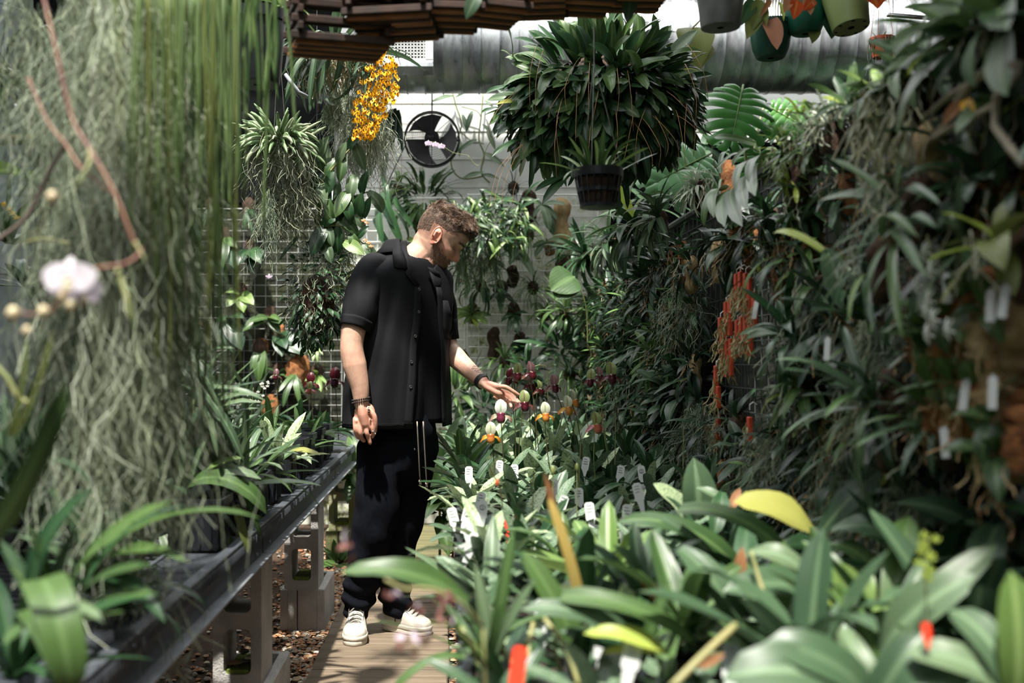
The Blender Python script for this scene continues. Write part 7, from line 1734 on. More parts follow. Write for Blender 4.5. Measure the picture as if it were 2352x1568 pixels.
# the flowers: (top px, py, d, base px, colour, facing, size, label)
FL = [(1190, 858, 4.25, 1190, 'maroon', -.2, 1.2, 'tallest maroon slipper orchid with green hood, above his fingertips'), (1218, 855, 4.2, 1245, 'mauve', .5, 1.2, 'mauve-hooded slipper orchid just right of the tallest one'),
      (1172, 868, 4.3, 1180, 'dark', -.6, 1.1, 'dark maroon slipper flower turned left above the fingers'), (1204, 925, 4.15, 1195, 'maroon', .1, 1.35, 'maroon slipper orchid touched by his fingertips'),
      (1215, 882, 4.3, 1222, 'mauve', .9, 1.1, 'mauve slipper orchid turned right behind the fingertips'),
      (1272, 885, 4.35, 1330, 'mauve', .3, 1.2, 'purple-hooded slipper orchid in the centre of the flower group'), (1238, 893, 4.4, 1235, 'maroon', .8, 1.0, 'maroon slipper orchid half hidden behind the centre of the group'),
      (1403, 862, 4.2, 1442, 'maroon', .1, 1.45, 'pale green-hooded maroon slipper orchid, rightmost of all'), (1358, 872, 4.25, 1400, 'maroon', -.4, 1.2, 'maroon slipper orchid with green stalk second from the right'), (1376, 862, 4.4, 1410, 'mauve', .4, 1.0, 'purple slipper flower between the two rightmost ones'),
      (1150, 950, 4.0, 1160, 'white', 0, 1.45, 'white-hooded slipper orchid with blush petals below the hand'), (1127, 998, 3.7, 1128, 'yellow', 0, 1.2, 'amber-petalled slipper orchid with white hood beside the shirt hem'),
      (1252, 950, 4.0, 1275, 'yellow', .1, 1.2, 'amber slipper orchid with pale hood, left of the two amber ones'), (1303, 935, 4.05, 1350, 'yellow', .3, 1.2, 'amber slipper orchid on a slanting stalk, right of the pair'), (1315, 918, 4.1, 1340, 'yellow', .9, 1.1, 'orange-lipped slipper orchid behind the right amber one'),
      (1368, 975, 3.75, 1375, 'pink', .4, 1.25, 'rose slipper orchid with one bright pink petal, lower right of the flowers')]
for i, (px, py, d, bx, c, face, sc, lb) in enumerate(FL):
    base = P(bx, py, d); base.z = .68
    r = empty('slipper_orchid_flower', tuple(base), 0, lb, 'flower')
    slipper(r, (0, 0, 0), P(px, py, d)-base, c, face, sc*1.05, STEMG if px > 1340 and px < 1380 else SPIKE, bow=.012*((i % 3)-1))
for i, (px, py, d, bx, m, lb) in enumerate(((1332, 852, 4.2, 1370, BUD, 'closed green bud on a long nodding stalk'), (1325, 1068, 3.0, 1325, BUD, 'pale green bud just above the leaves'), (1335, 993, 3.2, 1325, ROOTB, 'short nodding brownish stalk in front of the rose flower'), (1270, 1075, 2.6, 1272, BUD, 'thin green bud spike left of the round leaf'), (1570, 985, 3.5, 1568, ROOTB, 'thin bamboo stick by the root curtain'), (1225, 1080, 3.0, 1223, ROOTB, 'short bamboo stick among the tags'), (1414, 952, 4.2, 1412, ROOTB, 'thin bamboo stick under the rightmost flower'))):
    base = P(bx, py, d); base.z = .67; r = empty('bud_stalk' if m is BUD else 'bamboo_stick', tuple(base), 0, lb, 'stalk'); t = P(px, py, d)-base
    b = MB(); b.tube([(0, 0, 0), tuple(t*.6), tuple(t)], .0016, STEMG if m is BUD else CANE, 5); b.build('stem', None, r)
    if m is BUD: b = MB(); b.sphere(t+Vector((0, 0, -.006)), (.006, .006, .013), STEMG, 6); b.build('bud', None, r, True)
arch = empty('arching_stem', tuple(P(1300, 900, 4.4)), 0, 'tan arching dry stalk looping behind the flowers', 'stalk'); pxtube(arch, [(1225, 842, 4.4), (1245, 838, 4.4), (1258, 850, 4.4), (1258, 900, 4.4), (1262, 1010, 4.4)], .002, CANE); pxtube(arch, [(1350, 790, 4.4), (1358, 815, 4.4), (1350, 835, 4.4), (1365, 860, 4.4)], .002, ROOTB)
# tags
TG = [(1041, 1187, 2.30, -.25, 0, 'left of the two white tags crossed at the tray corner'), (1072, 1186, 2.28, .25, 1, 'right of the two white tags crossed at the tray corner, circled mark'), (1108, 1170, 2.35, .05, 1, 'white tag with circled mark just above the tray-corner pair'), (1077, 1088, 2.95, 0, 0, 'white tag at the left edge of the bench, highest on that side'),
      (1103, 1150, 2.5, .2, 0, 'small white tag above the circled one'), (1147, 1073, 3.1, .1, 0, 'white tag with rows of script below the arm'), (1182, 1083, 3.0, 0, 0, 'white tag half hidden behind a dark leaf'), (1271, 1118, 2.62, .08, 1, 'large white circled tag in the middle of the bench'),
      (1330, 1140, 2.55, 0, 0, 'white tag leaning in the middle of the bench'), (1355, 1175, 2.32, -.1, 0, 'white square-headed tag right of centre'), (1396, 1192, 2.25, .3, 0, 'white tag lying almost flat'), (1292, 1157, 2.45, .35, 0, 'white tag tilted right of the large circled one'), (1474, 1086, 2.95, -.1, 1, 'white circled tag nearest the living wall'), (1466, 1130, 2.35, -.2, 0, 'long narrow white tag beside the round leaf'), (1345, 1065, 3.1, .2, 0, 'small white tag below the rose flower'),
      (1085, 1248, 2.0, .4, 0, 'white tag lying at the tray edge below the crossed pair'), (1078, 1225, 2.05, -.3, 0, 'white tag just under the crossed pair'), (1120, 1235, 2.0, 1.3, 0, 'white tag lying flat at the tray edge'), (1245, 1410, 1.5, .0, 0, 'white tag on a green stick low in the middle'), (1425, 1085, 3.0, .2, 0, 'small white tag behind a mottled leaf'), (1440, 1180, 2.3, .1, 0, 'white tag behind the arching wet leaf'),
      (1385, 1478, 1.32, .1, 0, 'blurred white tag behind the yellow-tipped leaf'), (1452, 1500, 1.22, .25, 0, 'large blurred white tag with writing at the bottom'), (1680, 1520, 1.2, .1, 0, 'blurred white tag at the bottom, right of the brown leaf')]
for px, py, d, tl, ci, lb in TG: plant_tag(px, py, d*1.22, lb, tilt=tl, circ=bool(ci), w=.026, h=.052)
plant_tag(1165, 1200, 2.75, 'red plastic tag standing by the thin dark spike', REDP, w=.014, h=.03); plant_tag(1188, 1545, 1.4, 'large blurred bright red tag at the bottom edge', REDP, w=.020, h=.07, tilt=.15); plant_tag(2128, 1450, 1.2, 'small red tag among the blurred leaves at lower right', REDP, w=.010, h=.02, long=-.045)
sp2 = empty('flower_spike', tuple(P(1155, 1190, 2.75)), 0, 'thin dark spike leaning left with a red bud above the red tag', 'stalk'); pxtube(sp2, [(1155, 1170, 2.75), (1148, 1120, 2.75), (1130, 1085, 2.75), (1120, 1062, 2.75)], .0016, SPIKE); b = MB(); b.sphere(P(1142, 1108, 2.29)-sp2.location, (.004, .004, .009), TERRA, 5); b.build('bud', None, sp2, True)

# ------------------------------------------------------------ foreground leaves of the right bench (close, soft)
def fplant(label, base, leaves, name='broad_leaf_orchid', cat='orchid', up=(0, -.55, .8), group=None):
    """base (px,py,d); leaves: (x1,y1,d1, kind, mat, width, bend[, x0,y0])"""
    base = (base[0], base[1], base[2]*FD); leaves = [q[:2]+(q[2]*FD,)+q[3:9]+((q[9]*FD,) if len(q) > 9 else ())+q[10:] for q in leaves]
    p = P(*base); r = empty(name, tuple(p), 0, label, cat, group)
    for q in leaves:
        x1, y1, d1, kd, m, w, bi = q[:7]; p0 = p if len(q) < 9 else P(q[7], q[8], (base[2]+d1)/2 if len(q) < 10 else q[9]); u = up
        if len(q) == 11: u = q[10]
        leafpp(r, p0, P(x1, y1, d1), kd, m, w, bi, u, fold=.35)
    return r
fplant('upright round-tipped grey-green leaf standing before the root curtain', (1605, 1200, 1.95), [(1592, 1050, 1.95, 'broad', G_GREY, 1.1, 1), (1500, 1110, 1.95, 'broad', G_MOTL, 1.0, 1, 1575, 1185), (1680, 1160, 1.9, 'oblong', G_GREY, 1.1, 1, 1600, 1120), (1640, 1230, 1.85, 'oblong', G_DARK, 1.3, 1, 1660, 1130), (1700, 1120, 2.0, 'ovate', G_BROWN, .9, 1, 1680, 1170)])
fplant('arching wet strap leaves left of the yellow leaf', (1700, 1320, 1.6), [(1415, 1200, 1.65, 'strap', G_MID, 2.0, 3), (1440, 1215, 1.7, 'strap', G_GREY, 1.6, 2, 1600, 1230), (1840, 1330, 1.5, 'strap', G_MID, 1.7, 3, 1560, 1170), (1500, 1235, 1.6, 'strap', G_BLUE, 1.5, 2, 1660, 1290), (1660, 1300, 1.55, 'strap', G_BLUE, 1.7, 1, 1520, 1190), (1545, 1265, 1.5, 'oblong', G_DARK, .8, 1, 1640, 1350)])
fplant('big yellowing oval leaf arching over the green ones', (1880, 1350, 1.6), [(1685, 1152, 1.6, 'oblong', G_YEL, 1.7, 2, 1868, 1222), (1895, 1330, 1.55, 'oblong', G_MID, 1.2, 1, 1865, 1210), (2035, 1070, 1.6, 'lance', G_BLUE, 1.5, 1, 1880, 1230), (2000, 1070, 1.75, 'broad', G_BLUE, 1.25, 1, 1990, 1215), (2110, 1270, 1.5, 'oblong', G_BLUE, 1.2, 3, 1910, 1220), (1780, 1260, 1.55, 'ovate', G_DARK, 1.0, 2, 1900, 1270), (2020, 1330, 1.5, 'oblong', G_MID, 1.2, 3, 1900, 1250)])
fplant('broad grey-green leaves in the centre of the lower right mass', (1780, 1430, 1.4), [(1650, 1340, 1.4, 'oblong', G_GREY, 1.0, 2), (1860, 1330, 1.35, 'oblong', G_GREY, 1.3, 3, 1720, 1270), (1660, 1360, 1.3, 'oblong', G_BLUE, 1.2, 2, 1900, 1380), (1700, 1450, 1.3, 'oblong', G_BLUE, 1.2, 2, 1560, 1260), (1800, 1240, 1.4, 'oblong', G_MID, 1.1, 1), (1560, 1430, 1.35, 'oblong', G_MID, .8, 1, 1700, 1300), (1610, 1420, 1.3, 'lance', G_MID, 1.2, 1, 1500, 1500)])
fplant('pale yellow-green folded oval leaf in the lower right', (1960, 1420, 1.3), [(1920, 1290, 1.3, 'broad', G_LIGHT, 1.4, 1), (2000, 1310, 1.3, 'broad', G_LIGHT, 1.0, 2), (2060, 1400, 1.25, 'oblong', G_LIGHT, .7, 1), (1870, 1360, 1.3, 'oblong', G_YG, .9, 1, 1930, 1420)])
fplant('long blade leaf slanting up to the right at lower right', (2020, 1510, 1.15), [(2290, 1250, 1.15, 'strap', G_MID, 2.3, 1), (2130, 1270, 1.2, 'strap', G_BLUE, 1.4, 1), (1900, 1350, 1.15, 'strap', G_MID, 2.0, 1), (2240, 1320, 1.1, 'oblong', G_GREY, 1.3, 2)])
fplant('huge pale blurred leaf at the lower right corner', (2330, 1620, .95), [(2320, 1310, .95, 'oblong', G_LIGHT, 1.3, 1), (2180, 1400, 1.0, 'oblong', G_GREY, 1.4, 3), (2080, 1500, .98, 'oblong', G_GREY, 1.3, 3)])
fplant('dark blurred leaves along the bottom edge, right', (2000, 1640, 1.0), [(1750, 1480, 1.0, 'oblong', G_BLUE, 1.4, 3), (1930, 1440, 1.05, 'oblong', G_GREY, 1.2, 2), (2120, 1450, 1.0, 'oblong', G_BLUE, 1.3, 2), (1660, 1560, .98, 'oblong', G_GREY, 1.3, 3), (2240, 1560, .95, 'oblong', G_BLUE, 1.3, 2)])
fplant('two-ranked broad strap leaves sweeping across the lower centre', (1470, 1520, 1.25), [(1195, 1400, 1.22, 'strap', G_GREY, 2.0, 3), (1600, 1480, 1.2, 'strap', G_MID, 1.8, 2, 1290, 1370), (1200, 1265, 1.3, 'strap', G_MID, 2.6, 1, 1330, 1500), (1540, 1330, 1.25, 'strap', G_MID, 1.6, 1), (1280, 1450, 1.25, 'oblong', G_DARK, .8, 1)])
fplant('curled yellow-tipped leaf at the bottom centre', (1530, 1500, 1.2), [(1340, 1455, 1.2, 'oblong', G_YG, .9, 2), (1380, 1500, 1.2, 'oblong', G_YEL, .6, 1), (1560, 1440, 1.2, 'oblong', G_GREY, .8, 1)])
fplant('thin streaked ochre and brown leaf standing before the tags', (1335, 1420, 1.3), [(1255, 1130, 1.3, 'strap', leafmat('leaf_ochre', (.35, .26, .07), (.45, .33, .10), trans=.2), 1.0, 1), (1250, 1085, 1.3, 'lance', G_BROWN, .9, 0, 1275, 1190)])
fplant('strap-leaved orchid leaning left over the man\'s shoe, blurred', (1130, 1540, 1.3), [(782, 1315, 1.25, 'oblong', G_MID, .8, 2, 1075, 1380), (1180, 1210, 1.3, 'strap', G_MID, 1.0, 1), (1090, 1290, 1.3, 'lance', G_GREY, .8, 1), (1230, 1330, 1.25, 'strap', G_GREY, 1.3, 1), (1060, 1400, 1.3, 'strap', G_MID, 1.0, 2), (1020, 1430, 1.3, 'strap', G_LIGHT, .9, 2), (1160, 1380, 1.25, 'strap', G_MID, 1.4, 1)])
for k, (px, py, d, n, L_, m, kd, w, lb) in enumerate(((1130, 1330, 1.75, 18, .15, G_GREY, 'lance', .9, 'grey-green leafy orchid at the tray edge beside the trouser cuffs'), (1220, 1260, 1.95, 16, .14, G_MOTT, 'oblong', .7, 'mottled orchid in front of the crossed tags'), (1130, 1240, 2.0, 12, .14, G_MOTL, 'oblong', .6, 'pale mottled upright leaf right of the crossed tags'), (1300, 1260, 1.85, 16, .13, G_MID, 'oblong', .7, 'fresh green orchid left of the wet arching leaves'), (1400, 1290, 1.7, 14, .15, G_LIGHT, 'oblong', .7, 'light green orchid with a folded leaf, lower centre'), (1340, 1380, 1.5, 14, .15, G_DARK, 'oblong', .8, 'dark green orchid under the ochre leaf'), (1480, 1340, 1.5, 16, .13, G_BLUE, 'oblong', .8, 'small-leaved dark orchid below the wet leaves'), (1580, 1400, 1.35, 12, .15, G_MID, 'oblong', .8, 'shadowed orchid beside the brown papery leaf'), (1850, 1500, 1.15, 12, .16, G_BLUE, 'oblong', .9, 'deep blue-green orchid at the bottom right'), (2230, 1420, 1.2, 12, .17, G_BLUE, 'oblong', .9, 'blurred bluish orchid left of the huge pale leaf'), (2150, 1330, 1.45, 12, .16, G_DARK, 'oblong', .9, 'dark orchid with little yellow flowers above it'), (1500, 1240, 1.9, 14, .13, G_MOTT, 'oblong', .7, 'mottled dark orchid under the narrow long tag'), (1720, 1330, 1.6, 14, .14, G_DARK, 'oblong', .8, 'dark glossy orchid beneath the yellow leaf'), (1100, 1450, 1.4, 14, .12, G_MID, 'strap', 1.3, 'narrow-leaved orchid by the shoe pointing right'), (2050, 1440, 1.25, 12, .16, G_MID, 'oblong', .8, 'mid-green orchid between the long blade and folded leaf'), (1650, 1250, 1.85, 14, .14, G_BLUE, 'oblong', .8, 'blue-green orchid under the upright round leaf'))):
    r = empty('orchid_plant', tuple(P(px, py+60, d*FD)), 0, lb, 'orchid'); rosette(r, random.Random(300+k), kd, m, n, L_*FD, w, elev=(12, 78), bi=(0, 3), fold=.35, br=.02)
# dried brown bits, canes and little flowers in the foreground
dm_ = empty('dried_flower_spray', tuple(P(1000, 1440, 1.3)), 0, 'blurred spray of withered purplish-brown flowers before the right shoe', 'flower spray')
pxtube(dm_, [(1110, 1440, 1.3), (1060, 1385, 1.28), (990, 1352, 1.27), (930, 1352, 1.26), (885, 1330, 1.26)], .0022, CANE); pxtube(dm_, [(1125, 1850, 1.34), (1110, 1440, 1.3)], .0022, CANE); pxtube(dm_, [(1110, 1500, 1.3), (1040, 1440, 1.28), (980, 1430, 1.26)], .0015, CANE); rnd = random.Random(12)
DRYP = leafmat('petal_withered', (.16, .06, .05), (.30, .14, .12), rough=.8)
for cx_, cy_, n, sp3 in ((950, 1460, 16, 45), (1000, 1400, 12, 40), (893, 1370, 5, 18), (808, 1260, 4, 16), (1040, 1395, 8, 25)):
    for i in range(n): put_leaf(dm_, 'ovate', DRYP if i % 4 else LIL, jit(rnd, 1), rnd.uniform(.010, .022), 1.1, 2, jit(rnd, 1), P(cx_+rnd.uniform(-1, 1)*sp3, cy_+rnd.uniform(-1, 1)*sp3, 1.27)-dm_.location, name='petal')
for k, (pts, r_, m, lb) in enumerate((([(1540, 1580, 1.0), (1620, 1500, 1.02), (1690, 1435, 1.05)], .0045, CANE, 'blurred pale bare cane slanting at the bottom centre'), ([(1725, 1265, 1.3), (1750, 1350, 1.28), (1785, 1450, 1.25)], .0035, CANE, 'pale jointed cane leaning in the lower right mass'), ([(1330, 1575, 1.2), (1300, 1490, 1.22), (1250, 1420, 1.25)], .004, CANE, 'tan cane at the bottom, left of the white tags'), ([(1200, 1560, 1.3), (1150, 1480, 1.32), (1110, 1400, 1.34)], .0035, CANE, 'tan cane near the large red tag'), ([(1240, 1590, 1.25), (1215, 1500, 1.27), (1225, 1430, 1.3)], .004, CANE, 'upright tan cane just right of the large red tag'), ([(1120, 1590, 1.3), (1090, 1500, 1.3), (1060, 1440, 1.32)], .004, CANE, 'leaning tan cane at the bottom, left of the large red tag'), ([(1290, 1560, 1.3), (1275, 1480, 1.3), (1300, 1430, 1.3), (1320, 1470, 1.3)], .0025, CANE, 'hooked brown stem under the white stick tag'))):
    pts = [(a_, c_, e_*FD) for a_, c_, e_ in pts]; r = empty('bare_cane', tuple(P(*pts[0])), 0, lb, 'cane'); pxtube(r, pts, r_, m, 'stem')
for k, (x0, y0, x1, y1, d, lb) in enumerate(((1690, 1345, 1705, 1255, 1.4, 'reddish-brown spent leaf standing in the lower right mass'), (1520, 1385, 1465, 1320, 1.35, 'pinkish-brown papery leaf in the lower centre'), (1605, 1530, 1665, 1500, 1.1, 'orange-brown dry leaf at the bottom edge'), (1395, 1200, 1420, 1215, 2.3, 'small dry brown leaf among the dark orchids'))):
    d *= FD; r = empty('dry_leaf', tuple(P(x0, y0, d)), 0, lb, 'leaf'); leafpp(r, P(x0, y0, d), P(x1, y1, d), 'ovate', G_BROWN, .9, 1, (0, -1, .3))
yf = empty('yellow_flower_spray', tuple(P(2125, 1330, 1.35)), 0, 'tiny blurred yellow flowers on a thin stalk at lower right', 'flower spray'); YEL = MATS['petal_yellow']
pxtube(yf, [(2130, 1420, 1.35), (2125, 1300, 1.35), (2130, 1235, 1.35)], .0012, STEMG)
for i in range(12): five(yf, P(2125+rnd.uniform(-28, 28), 1230+i*9, 1.33)-yf.location, G_YG, (0, -1, 0), .007)
pots = ((1200, 1530, 1.28), (1330, 1560, 1.22))
# cinder foot and green plant seen through the gap beyond the man
for i, (px, py, d, L_, m, lb) in enumerate(((1040, 1090, 5.6, .34, G_MID, 'bright green broad leaves glimpsed between his trousers and the tray'), (1010, 1170, 5.3, .22, G_MID, 'low bright green leaves at the end of the boardwalk'), (815, 1085, 6.0, .2, G_MID, 'green leaves between the far pier and his trousers'), (775, 1290, 5.9, .12, G_FERN, 'small ferns growing at the foot of the far pier'))):
    r = empty('leafy_plant', tuple(P(px, py, d)), 0, lb, 'plant'); rosette(r, random.Random(400+i), 'broad' if i < 2 else 'ovate', m, 14, L_, .9, axis=(0, -.6, .8), elev=(-20, 70), bi=(1, 3), br=.05)
    b = MB(); b.tube([(0, .02, 0), (0, .05, .0+(.02-r.location.z))], .008, STEMG, 6); b.build('stem', None, r)
FD = 1.0
# ------------------------------------------------------------ plants on the left bench
rnd = random.Random(500)
LB = [ # px, py(base), d, kind, mat, n, L, w, elev, label
 (600, 1040, 3.3, 'oblong', G_MID, 12, .20, .6, (20, 80), 'broad-leaved orchid in the pale-rimmed pot at the bench edge'),
 (690, 1035, 3.6, 'oblong', G_MID, 9, .16, .6, (10, 60), 'orchid with one bright yellow leaf over the pot edge'),
 (650, 1000, 3.9, 'oblong', G_MOTL, 9, .22, .55, (30, 85), 'pale speckled long-leaved orchid behind the yellow leaf'),
 (720, 1000, 4.2, 'broad', G_MOTL, 8, .13, .8, (10, 60), 'rounded silver-speckled leaves beside his wrist'),
 (760, 985, 4.6, 'strap', G_MID, 16, .2, 1.3, (15, 70), 'green strap-leaved orchid left of his hanging hand'),
 (790, 960, 5.0, 'oblong', G_MID, 12, .2, .6, (10, 70), 'fresh green leaves just left of his shirt hem'),
 (560, 980, 4.2, 'oblong', G_DARK, 14, .24, .55, (20, 80), 'dark upright orchid in the middle of the left bench'),
 (500, 1010, 3.8, 'oblong', G_GREY, 12, .24, .55, (20, 80), 'grey-green orchid behind the grassy tuft'),
 (620, 955, 4.9, 'oblong', G_MID, 12, .24, .5, (20, 80), 'mid-green orchid far back on the left bench'),
 (690, 950, 5.3, 'oblong', G_DARK, 12, .24, .5, (20, 80), 'dark orchid far back under the bark slab'),
 (745, 945, 5.6, 'ovate', G_DARK, 12, .2, .7, (10, 80), 'dark leafy plant farthest back beside his arm'),
 (560, 940, 5.4, 'strap', G_MID, 20, .32, 1.0, (20, 85), 'tall narrow-leaved orchid far back under the wire grid'),
 (480, 950, 5.2, 'strap', G_DARK, 20, .32, 1.0, (20, 85), 'dark narrow-leaved orchid far back behind the whip stems'),
 (410, 1000, 4.4, 'oblong', G_DARK, 14, .26, .6, (20, 80), 'shadowed broad-leaved orchid behind the moss'),
 (340, 960, 4.8, 'strap', G_MID, 16, .34, 1.0, (20, 85), 'strap-leaved orchid deep behind the moss curtain'),
 (250, 980, 4.2, 'oblong', G_DARK, 14, .28, .6, (20, 80), 'dark orchid behind the pale moss'),
 (150, 960, 4.0, 'strap', G_DARK, 16, .34, 1.2, (20, 85), 'dark strap-leaved orchid at far left, mid distance'),
 (60, 950, 3.6, 'strap', G_MID, 16, .3, 1.2, (20, 85), 'mid-green strap-leaved orchid at the far left of the bench'),
 (30, 1100, 2.6, 'oblong', G_BLUE, 14, .22, .7, (20, 80), 'blue-green orchid low at the left edge'),
 (120, 1180, 2.4, 'oblong', G_DARK, 14, .22, .7, (10, 80), 'dark orchid in the gloom left of the moss foot'),
 (330, 1130, 2.9, 'oblong', G_DARK, 14, .2, .6, (10, 80), 'dark leaves beside the foot of the moss'),
 (520, 1070, 3.2, 'strap', G_MID, 22, .26, 1.3, (10, 80), 'dense strap-leaved orchid right of the moss foot'),
 (570, 1010, 3.6, 'strap', G_GREY, 20, .24, 1.2, (10, 80), 'silvery strap-leaved orchid behind the dense one'),
]
for i, (px, py, d, kd, m, n, L_, w, el, lb) in enumerate(LB):
    p = P(px, py, d); p.z = .76; p.x = min(p.x, -.66)
    p.x = max(p.x, -1.66); r = empty('bench_orchid', tuple(p), 0, lb, 'orchid'); rosette(r, random.Random(500+i), kd, m, n, L_, w, elev=el, bi=(0, 3), br=.02, fold=.35, mats2=G_GREY if m is G_MID and i % 3 == 0 else None)
    b = MB(); b.lathe([(.045, 0), (.055, .075), (.05, .078), (.001, .065)], PLAST, 16, c=(0, 0, -.082), cap=False); b.build('pot', None, r, True)
yl = [o for o in COL.objects if o.get('label', '').startswith('orchid with one bright yellow')][0]
leafpp(yl, P(668, 1035, 3.45), P(735, 1045, 3.4), 'oblong', G_YEL, .9, 1, (0, -.5, 1), label='bright yellow leaf'); leafpp(yl, P(680, 1050, 3.4), P(733, 1062, 3.38), 'oblong', G_GREY, .5, 1, (0, -.5, 1))
sp5 = [o for o in COL.objects if o.get('label', '').startswith('pale speckled long')][0]; leafpp(sp5, P(640, 1035, 3.8), P(607, 958, 3.8), 'oblong', G_MOTL, .8, 1, (0, -1, .3)); leafpp(sp5, P(530, 1050, 3.5), P(532, 975, 3.5), 'strap', G_BLUE, 2.2, 0, (0, -1, .3))
# grassy tuft arching out of the moss
gt = empty('grassy_orchid', tuple(P(470, 1060, 3.0)), 0, 'tuft of long shiny narrow leaves arching right of the moss curtain', 'orchid'); rnd = random.Random(51)
gt.location.z = .76
for i in range(60):
    x1, y1 = rnd.uniform(390, 610), rnd.uniform(780, 1010); leafpp(gt, gt.location+jit(rnd, .04), P(x1, y1, rnd.uniform(2.7, 3.4)), 'grass' if i % 3 else 'strap', (G_GREY, G_MID, G_BLUE)[i % 3], 1.3 if i % 3 else .7, rnd.randint(1, 4), (-.3*(x1-470)/100, -.3, .8))
for x0, y0, x1, y1 in ((400, 790, 395, 890), (430, 800, 510, 950), (410, 830, 480, 970), (470, 900, 500, 1050), (440, 900, 610, 920), (430, 850, 560, 1060), (450, 830, 540, 800)): leafpp(gt, P(x0, y0, 2.8), P(x1, y1, 2.75), 'strap', G_GREY, .9, 2, (0, -.6, .8))
b = MB(); b.lathe([(.05, 0), (.06, .075), (.055, .078), (.001, .065)], PLAST, 16, c=(0, 0, -.082), cap=False); b.build('pot', None, gt, True)
# the big strap-leaved plant hanging its leaves over the rail
fplant('strap-leaved orchid drooping its long leaves over the steel rail', (440, 1120, 2.85), [(612, 1180, 2.8, 'strap', G_MID, 2.33, 4, 430, 1120), (535, 1290, 2.8, 'strap', G_MID, 2.94, 3, 420, 1160), (493, 1333, 2.8, 'strap', G_GREY, 3.10, 1, 415, 1250), (520, 1330, 2.8, 'strap', G_OLIVE, 2.48, 2, 470, 1240), (410, 1325, 2.8, 'strap', G_MID, 2.79, 2, 375, 1230), (365, 1300, 2.8, 'oblong', G_OLIVE, .9, 1, 350, 1240), (570, 1270, 2.8, 'strap', G_OLIVE, 1.86, 2, 540, 1160), (322, 1230, 2.8, 'strap', G_GREY, 1.71, 1, 310, 1170), (530, 1210, 2.8, 'strap', G_DARK, 2.79, 2, 470, 1130), (600, 1240, 2.8, 'strap', G_MID, .8, 3, 520, 1090), (520, 1070, 2.8, 'strap', G_MID, 1.86, 1), (560, 1050, 2.8, 'strap', G_LIGHT, 1.55, 2), (480, 1000, 2.8, 'strap', G_GREY, 1.55, 1), (380, 1020, 2.8, 'strap', G_DARK, 1.86, 1), (600, 1100, 2.8, 'strap', G_GREY, 2.02, 3)], name='strap_leaf_orchid')
# foreground bottom-left: blurred giants
fplant('huge arching strap leaves in the lower left corner', (110, 1470, 1.4), [(150, 1580, 1.3, 'strap', G_MID, 2.85, 3, 60, 1400), (165, 1600, 1.25, 'strap', G_MID, 2.85, 4, 90, 1330), (350, 1296, 1.35, 'strap', G_MID, 1.80, 2), (365, 1365, 1.35, 'strap', G_MID, 1.65, 2), (285, 1405, 1.35, 'strap', G_MID, 1.50, 1), (215, 1120, 1.4, 'strap', G_DARK, 1.80, 3), (20, 1300, 1.35, 'strap', G_LIGHT, 1.80, 1), (180, 1205, 1.4, 'strap', G_MID, 1.95, 1), (75, 1330, 1.35, 'strap', G_GREY, 1.80, 2), (395, 1150, 1.4, 'strap', G_MID, 1.65, 2), (0, 1240, 1.4, 'strap', G_BLUE, 1.80, 1), (60, 1200, 1.35, 'strap', G_MID, 2.10, 1), (240, 1430, 1.3, 'strap', G_GREY, 1.50, 3), (10, 1480, 1.3, 'strap', G_MID, 2.40, 3)], name='strap_leaf_orchid', up=(0, -.3, 1))
fplant('tall dark blade leaf rising at the left edge', (-30, 1250, 1.2), [(150, 880, 1.2, 'strap', G_MID, 1.8, 1, -20, 1230), (60, 760, 1.3, 'grass', G_OLIVE, 1.6, 1, 20, 1000), (120, 760, 1.3, 'grass', G_OLIVE, 1.4, 1, 30, 1000)], name='strap_leaf_orchid', up=(1, -.6, .5))
fplant('one long dark leaf arching across the moss foot', (200, 1380, 1.5), [(600, 1190, 1.7, 'strap', G_MID, .8, 2, 190, 1290), (430, 1160, 1.6, 'strap', G_DARK, .8, 2, 200, 1340), (215, 1130, 1.5, 'strap', G_BLUE, .9, 3, 90, 1060)], name='strap_leaf_orchid', up=(0, -.2, 1))
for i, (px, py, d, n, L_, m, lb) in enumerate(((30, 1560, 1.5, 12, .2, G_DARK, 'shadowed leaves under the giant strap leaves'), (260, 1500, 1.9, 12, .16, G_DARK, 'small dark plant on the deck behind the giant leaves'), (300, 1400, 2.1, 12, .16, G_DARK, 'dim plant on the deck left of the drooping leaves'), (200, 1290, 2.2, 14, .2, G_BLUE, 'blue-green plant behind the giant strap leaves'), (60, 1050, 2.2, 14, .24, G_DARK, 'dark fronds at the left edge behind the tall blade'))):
    p = P(px, py, d); p.z = max(.70, p.z); r = empty('bench_orchid', tuple(p), 0, lb, 'orchid'); rosette(r, random.Random(600+i), 'strap', m, n, L_, 1.4, elev=(15, 80), bi=(1, 3))
moss('loose wisps of grey moss trailing onto the ribbed deck', P(290, 1200, 2.0), 160, .42, (.09, .1), (MOSSL, MOSSG), r=.001, seg=14, curl=.8, seed=61, axis_len=.1)
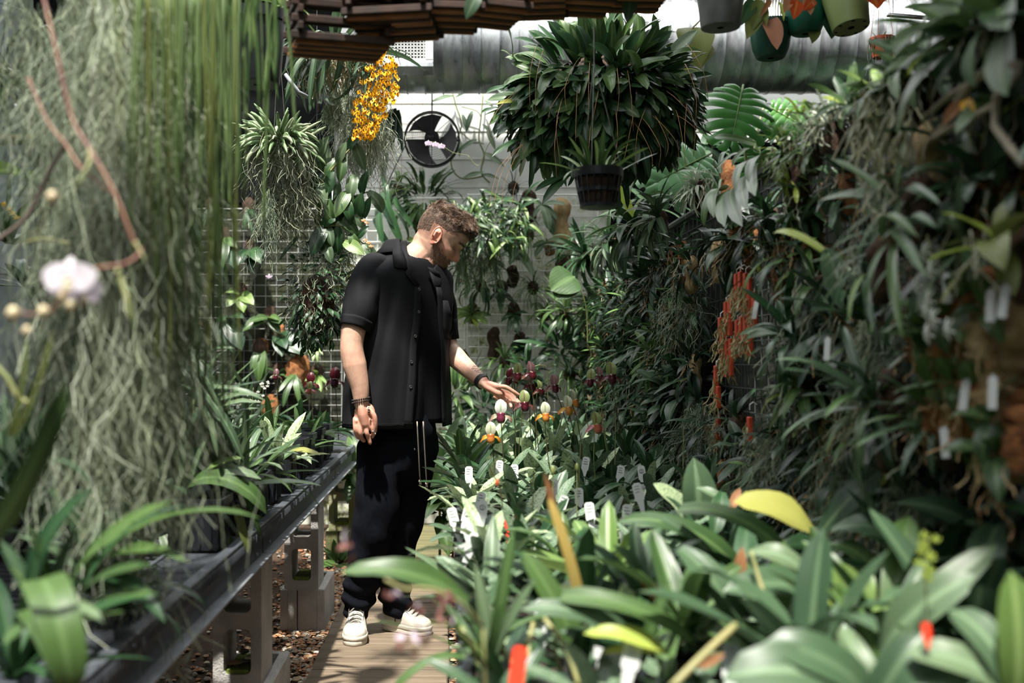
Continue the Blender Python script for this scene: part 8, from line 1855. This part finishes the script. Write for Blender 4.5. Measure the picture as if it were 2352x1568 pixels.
# dark red slipper orchids and others at the back of the bench
for i, (px, py, d, c, sc, lb) in enumerate(((770, 872, 5.0, 'dark', 1.7, 'dark wine-red slipper orchid left of his forearm'), (714, 878, 5.1, 'dark', 1.4, 'wine-red slipper orchid second from his arm'), (712, 893, 5.0, 'pink', 1.0, 'pale pink spider-like flower below the wine-red ones'), (635, 862, 5.0, 'mauve', .9, 'small mauve flower on a thin stalk in front of the orange slab'))):
    base = P(px+8, py, d); base.z = .78; base.x = min(base.x, -.5); r = empty('slipper_orchid_flower', tuple(base), 0, lb, 'flower'); slipper(r, (0, 0, 0), P(px, py, d)-base, c, 0, sc)
sprs = empty('white_flower_spray', tuple(P(575, 950, 4.6)), 0, 'sprays of tiny white flowers rising in front of the left grid', 'flower spray'); sprs.location.z = .78
WH = leafmat('petal_small_white', (.7, .7, .62), (.8, .78, .7), trans=.3)
for pts in ([(575, 1000, 4.6), (578, 940, 4.6), (582, 890, 4.6)], [(570, 1000, 4.6), (565, 930, 4.6), (560, 920, 4.6)], [(600, 1000, 4.6), (602, 930, 4.6), (606, 880, 4.6)], [(520, 1010, 4.6), (525, 930, 4.6), (530, 880, 4.6)]):
    pxtube(sprs, pts, .0012, STEMG, 'flower_stalk', 4)
    for i in range(9): x, y_ = pts[-1][0]+rnd.uniform(-16, 14), pts[-1][1]+rnd.uniform(-4, 36); five(sprs, P(x, y_, 4.58)-sprs.location, WH, (rnd.uniform(-.5, .5), -1, 0), .009)
gf = empty('green_slipper_orchid', tuple(P(450, 760, 2.9)), 0, 'yellow-green slipper orchid flowers seen through the whip stems', 'orchid'); gf.location.z = .78
for px, py, c in ((380, 655, 'yellow'), (372, 715, 'yellow'), (440, 730, 'white')): slipper(gf, (0, 0, 0), P(px, py, 2.9)-gf.location, c, .1, 1.1, STEMG)
# black trays/pots edge already stand on the deck; stakes
for i, (px, py, d) in enumerate(((586, 1085, 3.2), (655, 1040, 3.45), (662, 1036, 3.5), (668, 1034, 3.55), (736, 985, 4.2))):
    b = MB(); p = P(px, py, d); p.x = min(p.x, -.63); p.z = .80; b.tube([(0, 0, 0), (0, 0, -.10)], .0014, WHITEP, 4); o = b.build('wire_stake'); o.location = p; tag(o, 'thin white wire stake in a bench-edge pot, %s from the front' % ORD[i+1], 'stake', 'thin wire stakes')

fplant('second big strap-leaved plant behind the giant one, lower left', (210, 1360, 1.75), [(400, 1180, 1.7, 'strap', G_MID, 1.5, 2), (330, 1110, 1.8, 'strap', G_DARK, 1.5, 1), (110, 1120, 1.7, 'strap', G_BLUE, 1.5, 2), (40, 1230, 1.7, 'strap', G_GREY, 1.6, 2), (430, 1290, 1.65, 'strap', G_MID, 1.5, 3), (380, 1430, 1.6, 'strap', G_DARK, 1.4, 3), (300, 1230, 1.6, 'strap', G_MID, 1.6, 1), (80, 1420, 1.6, 'strap', G_DARK, 1.5, 3), (240, 1080, 1.8, 'strap', G_BLUE, 1.4, 1)], name='strap_leaf_orchid', up=(0, -.4, 1))
fplant('deep green plant filling the left edge beneath the white orchid', (40, 1140, 1.9), [(10, 900, 1.9, 'strap', G_BLUE, 1.3, 1), (120, 930, 1.9, 'strap', G_DARK, 1.3, 1), (200, 1040, 1.8, 'strap', G_BLUE, 1.4, 2), (-30, 1020, 1.8, 'strap', G_DARK, 1.5, 2), (90, 1010, 1.8, 'oblong', G_BLUE, .9, 1), (160, 1110, 1.8, 'strap', G_DARK, 1.5, 3), (-10, 980, 1.9, 'oblong', G_BLUE, .9, 1)], name='strap_leaf_orchid', up=(0, -.5, 1))
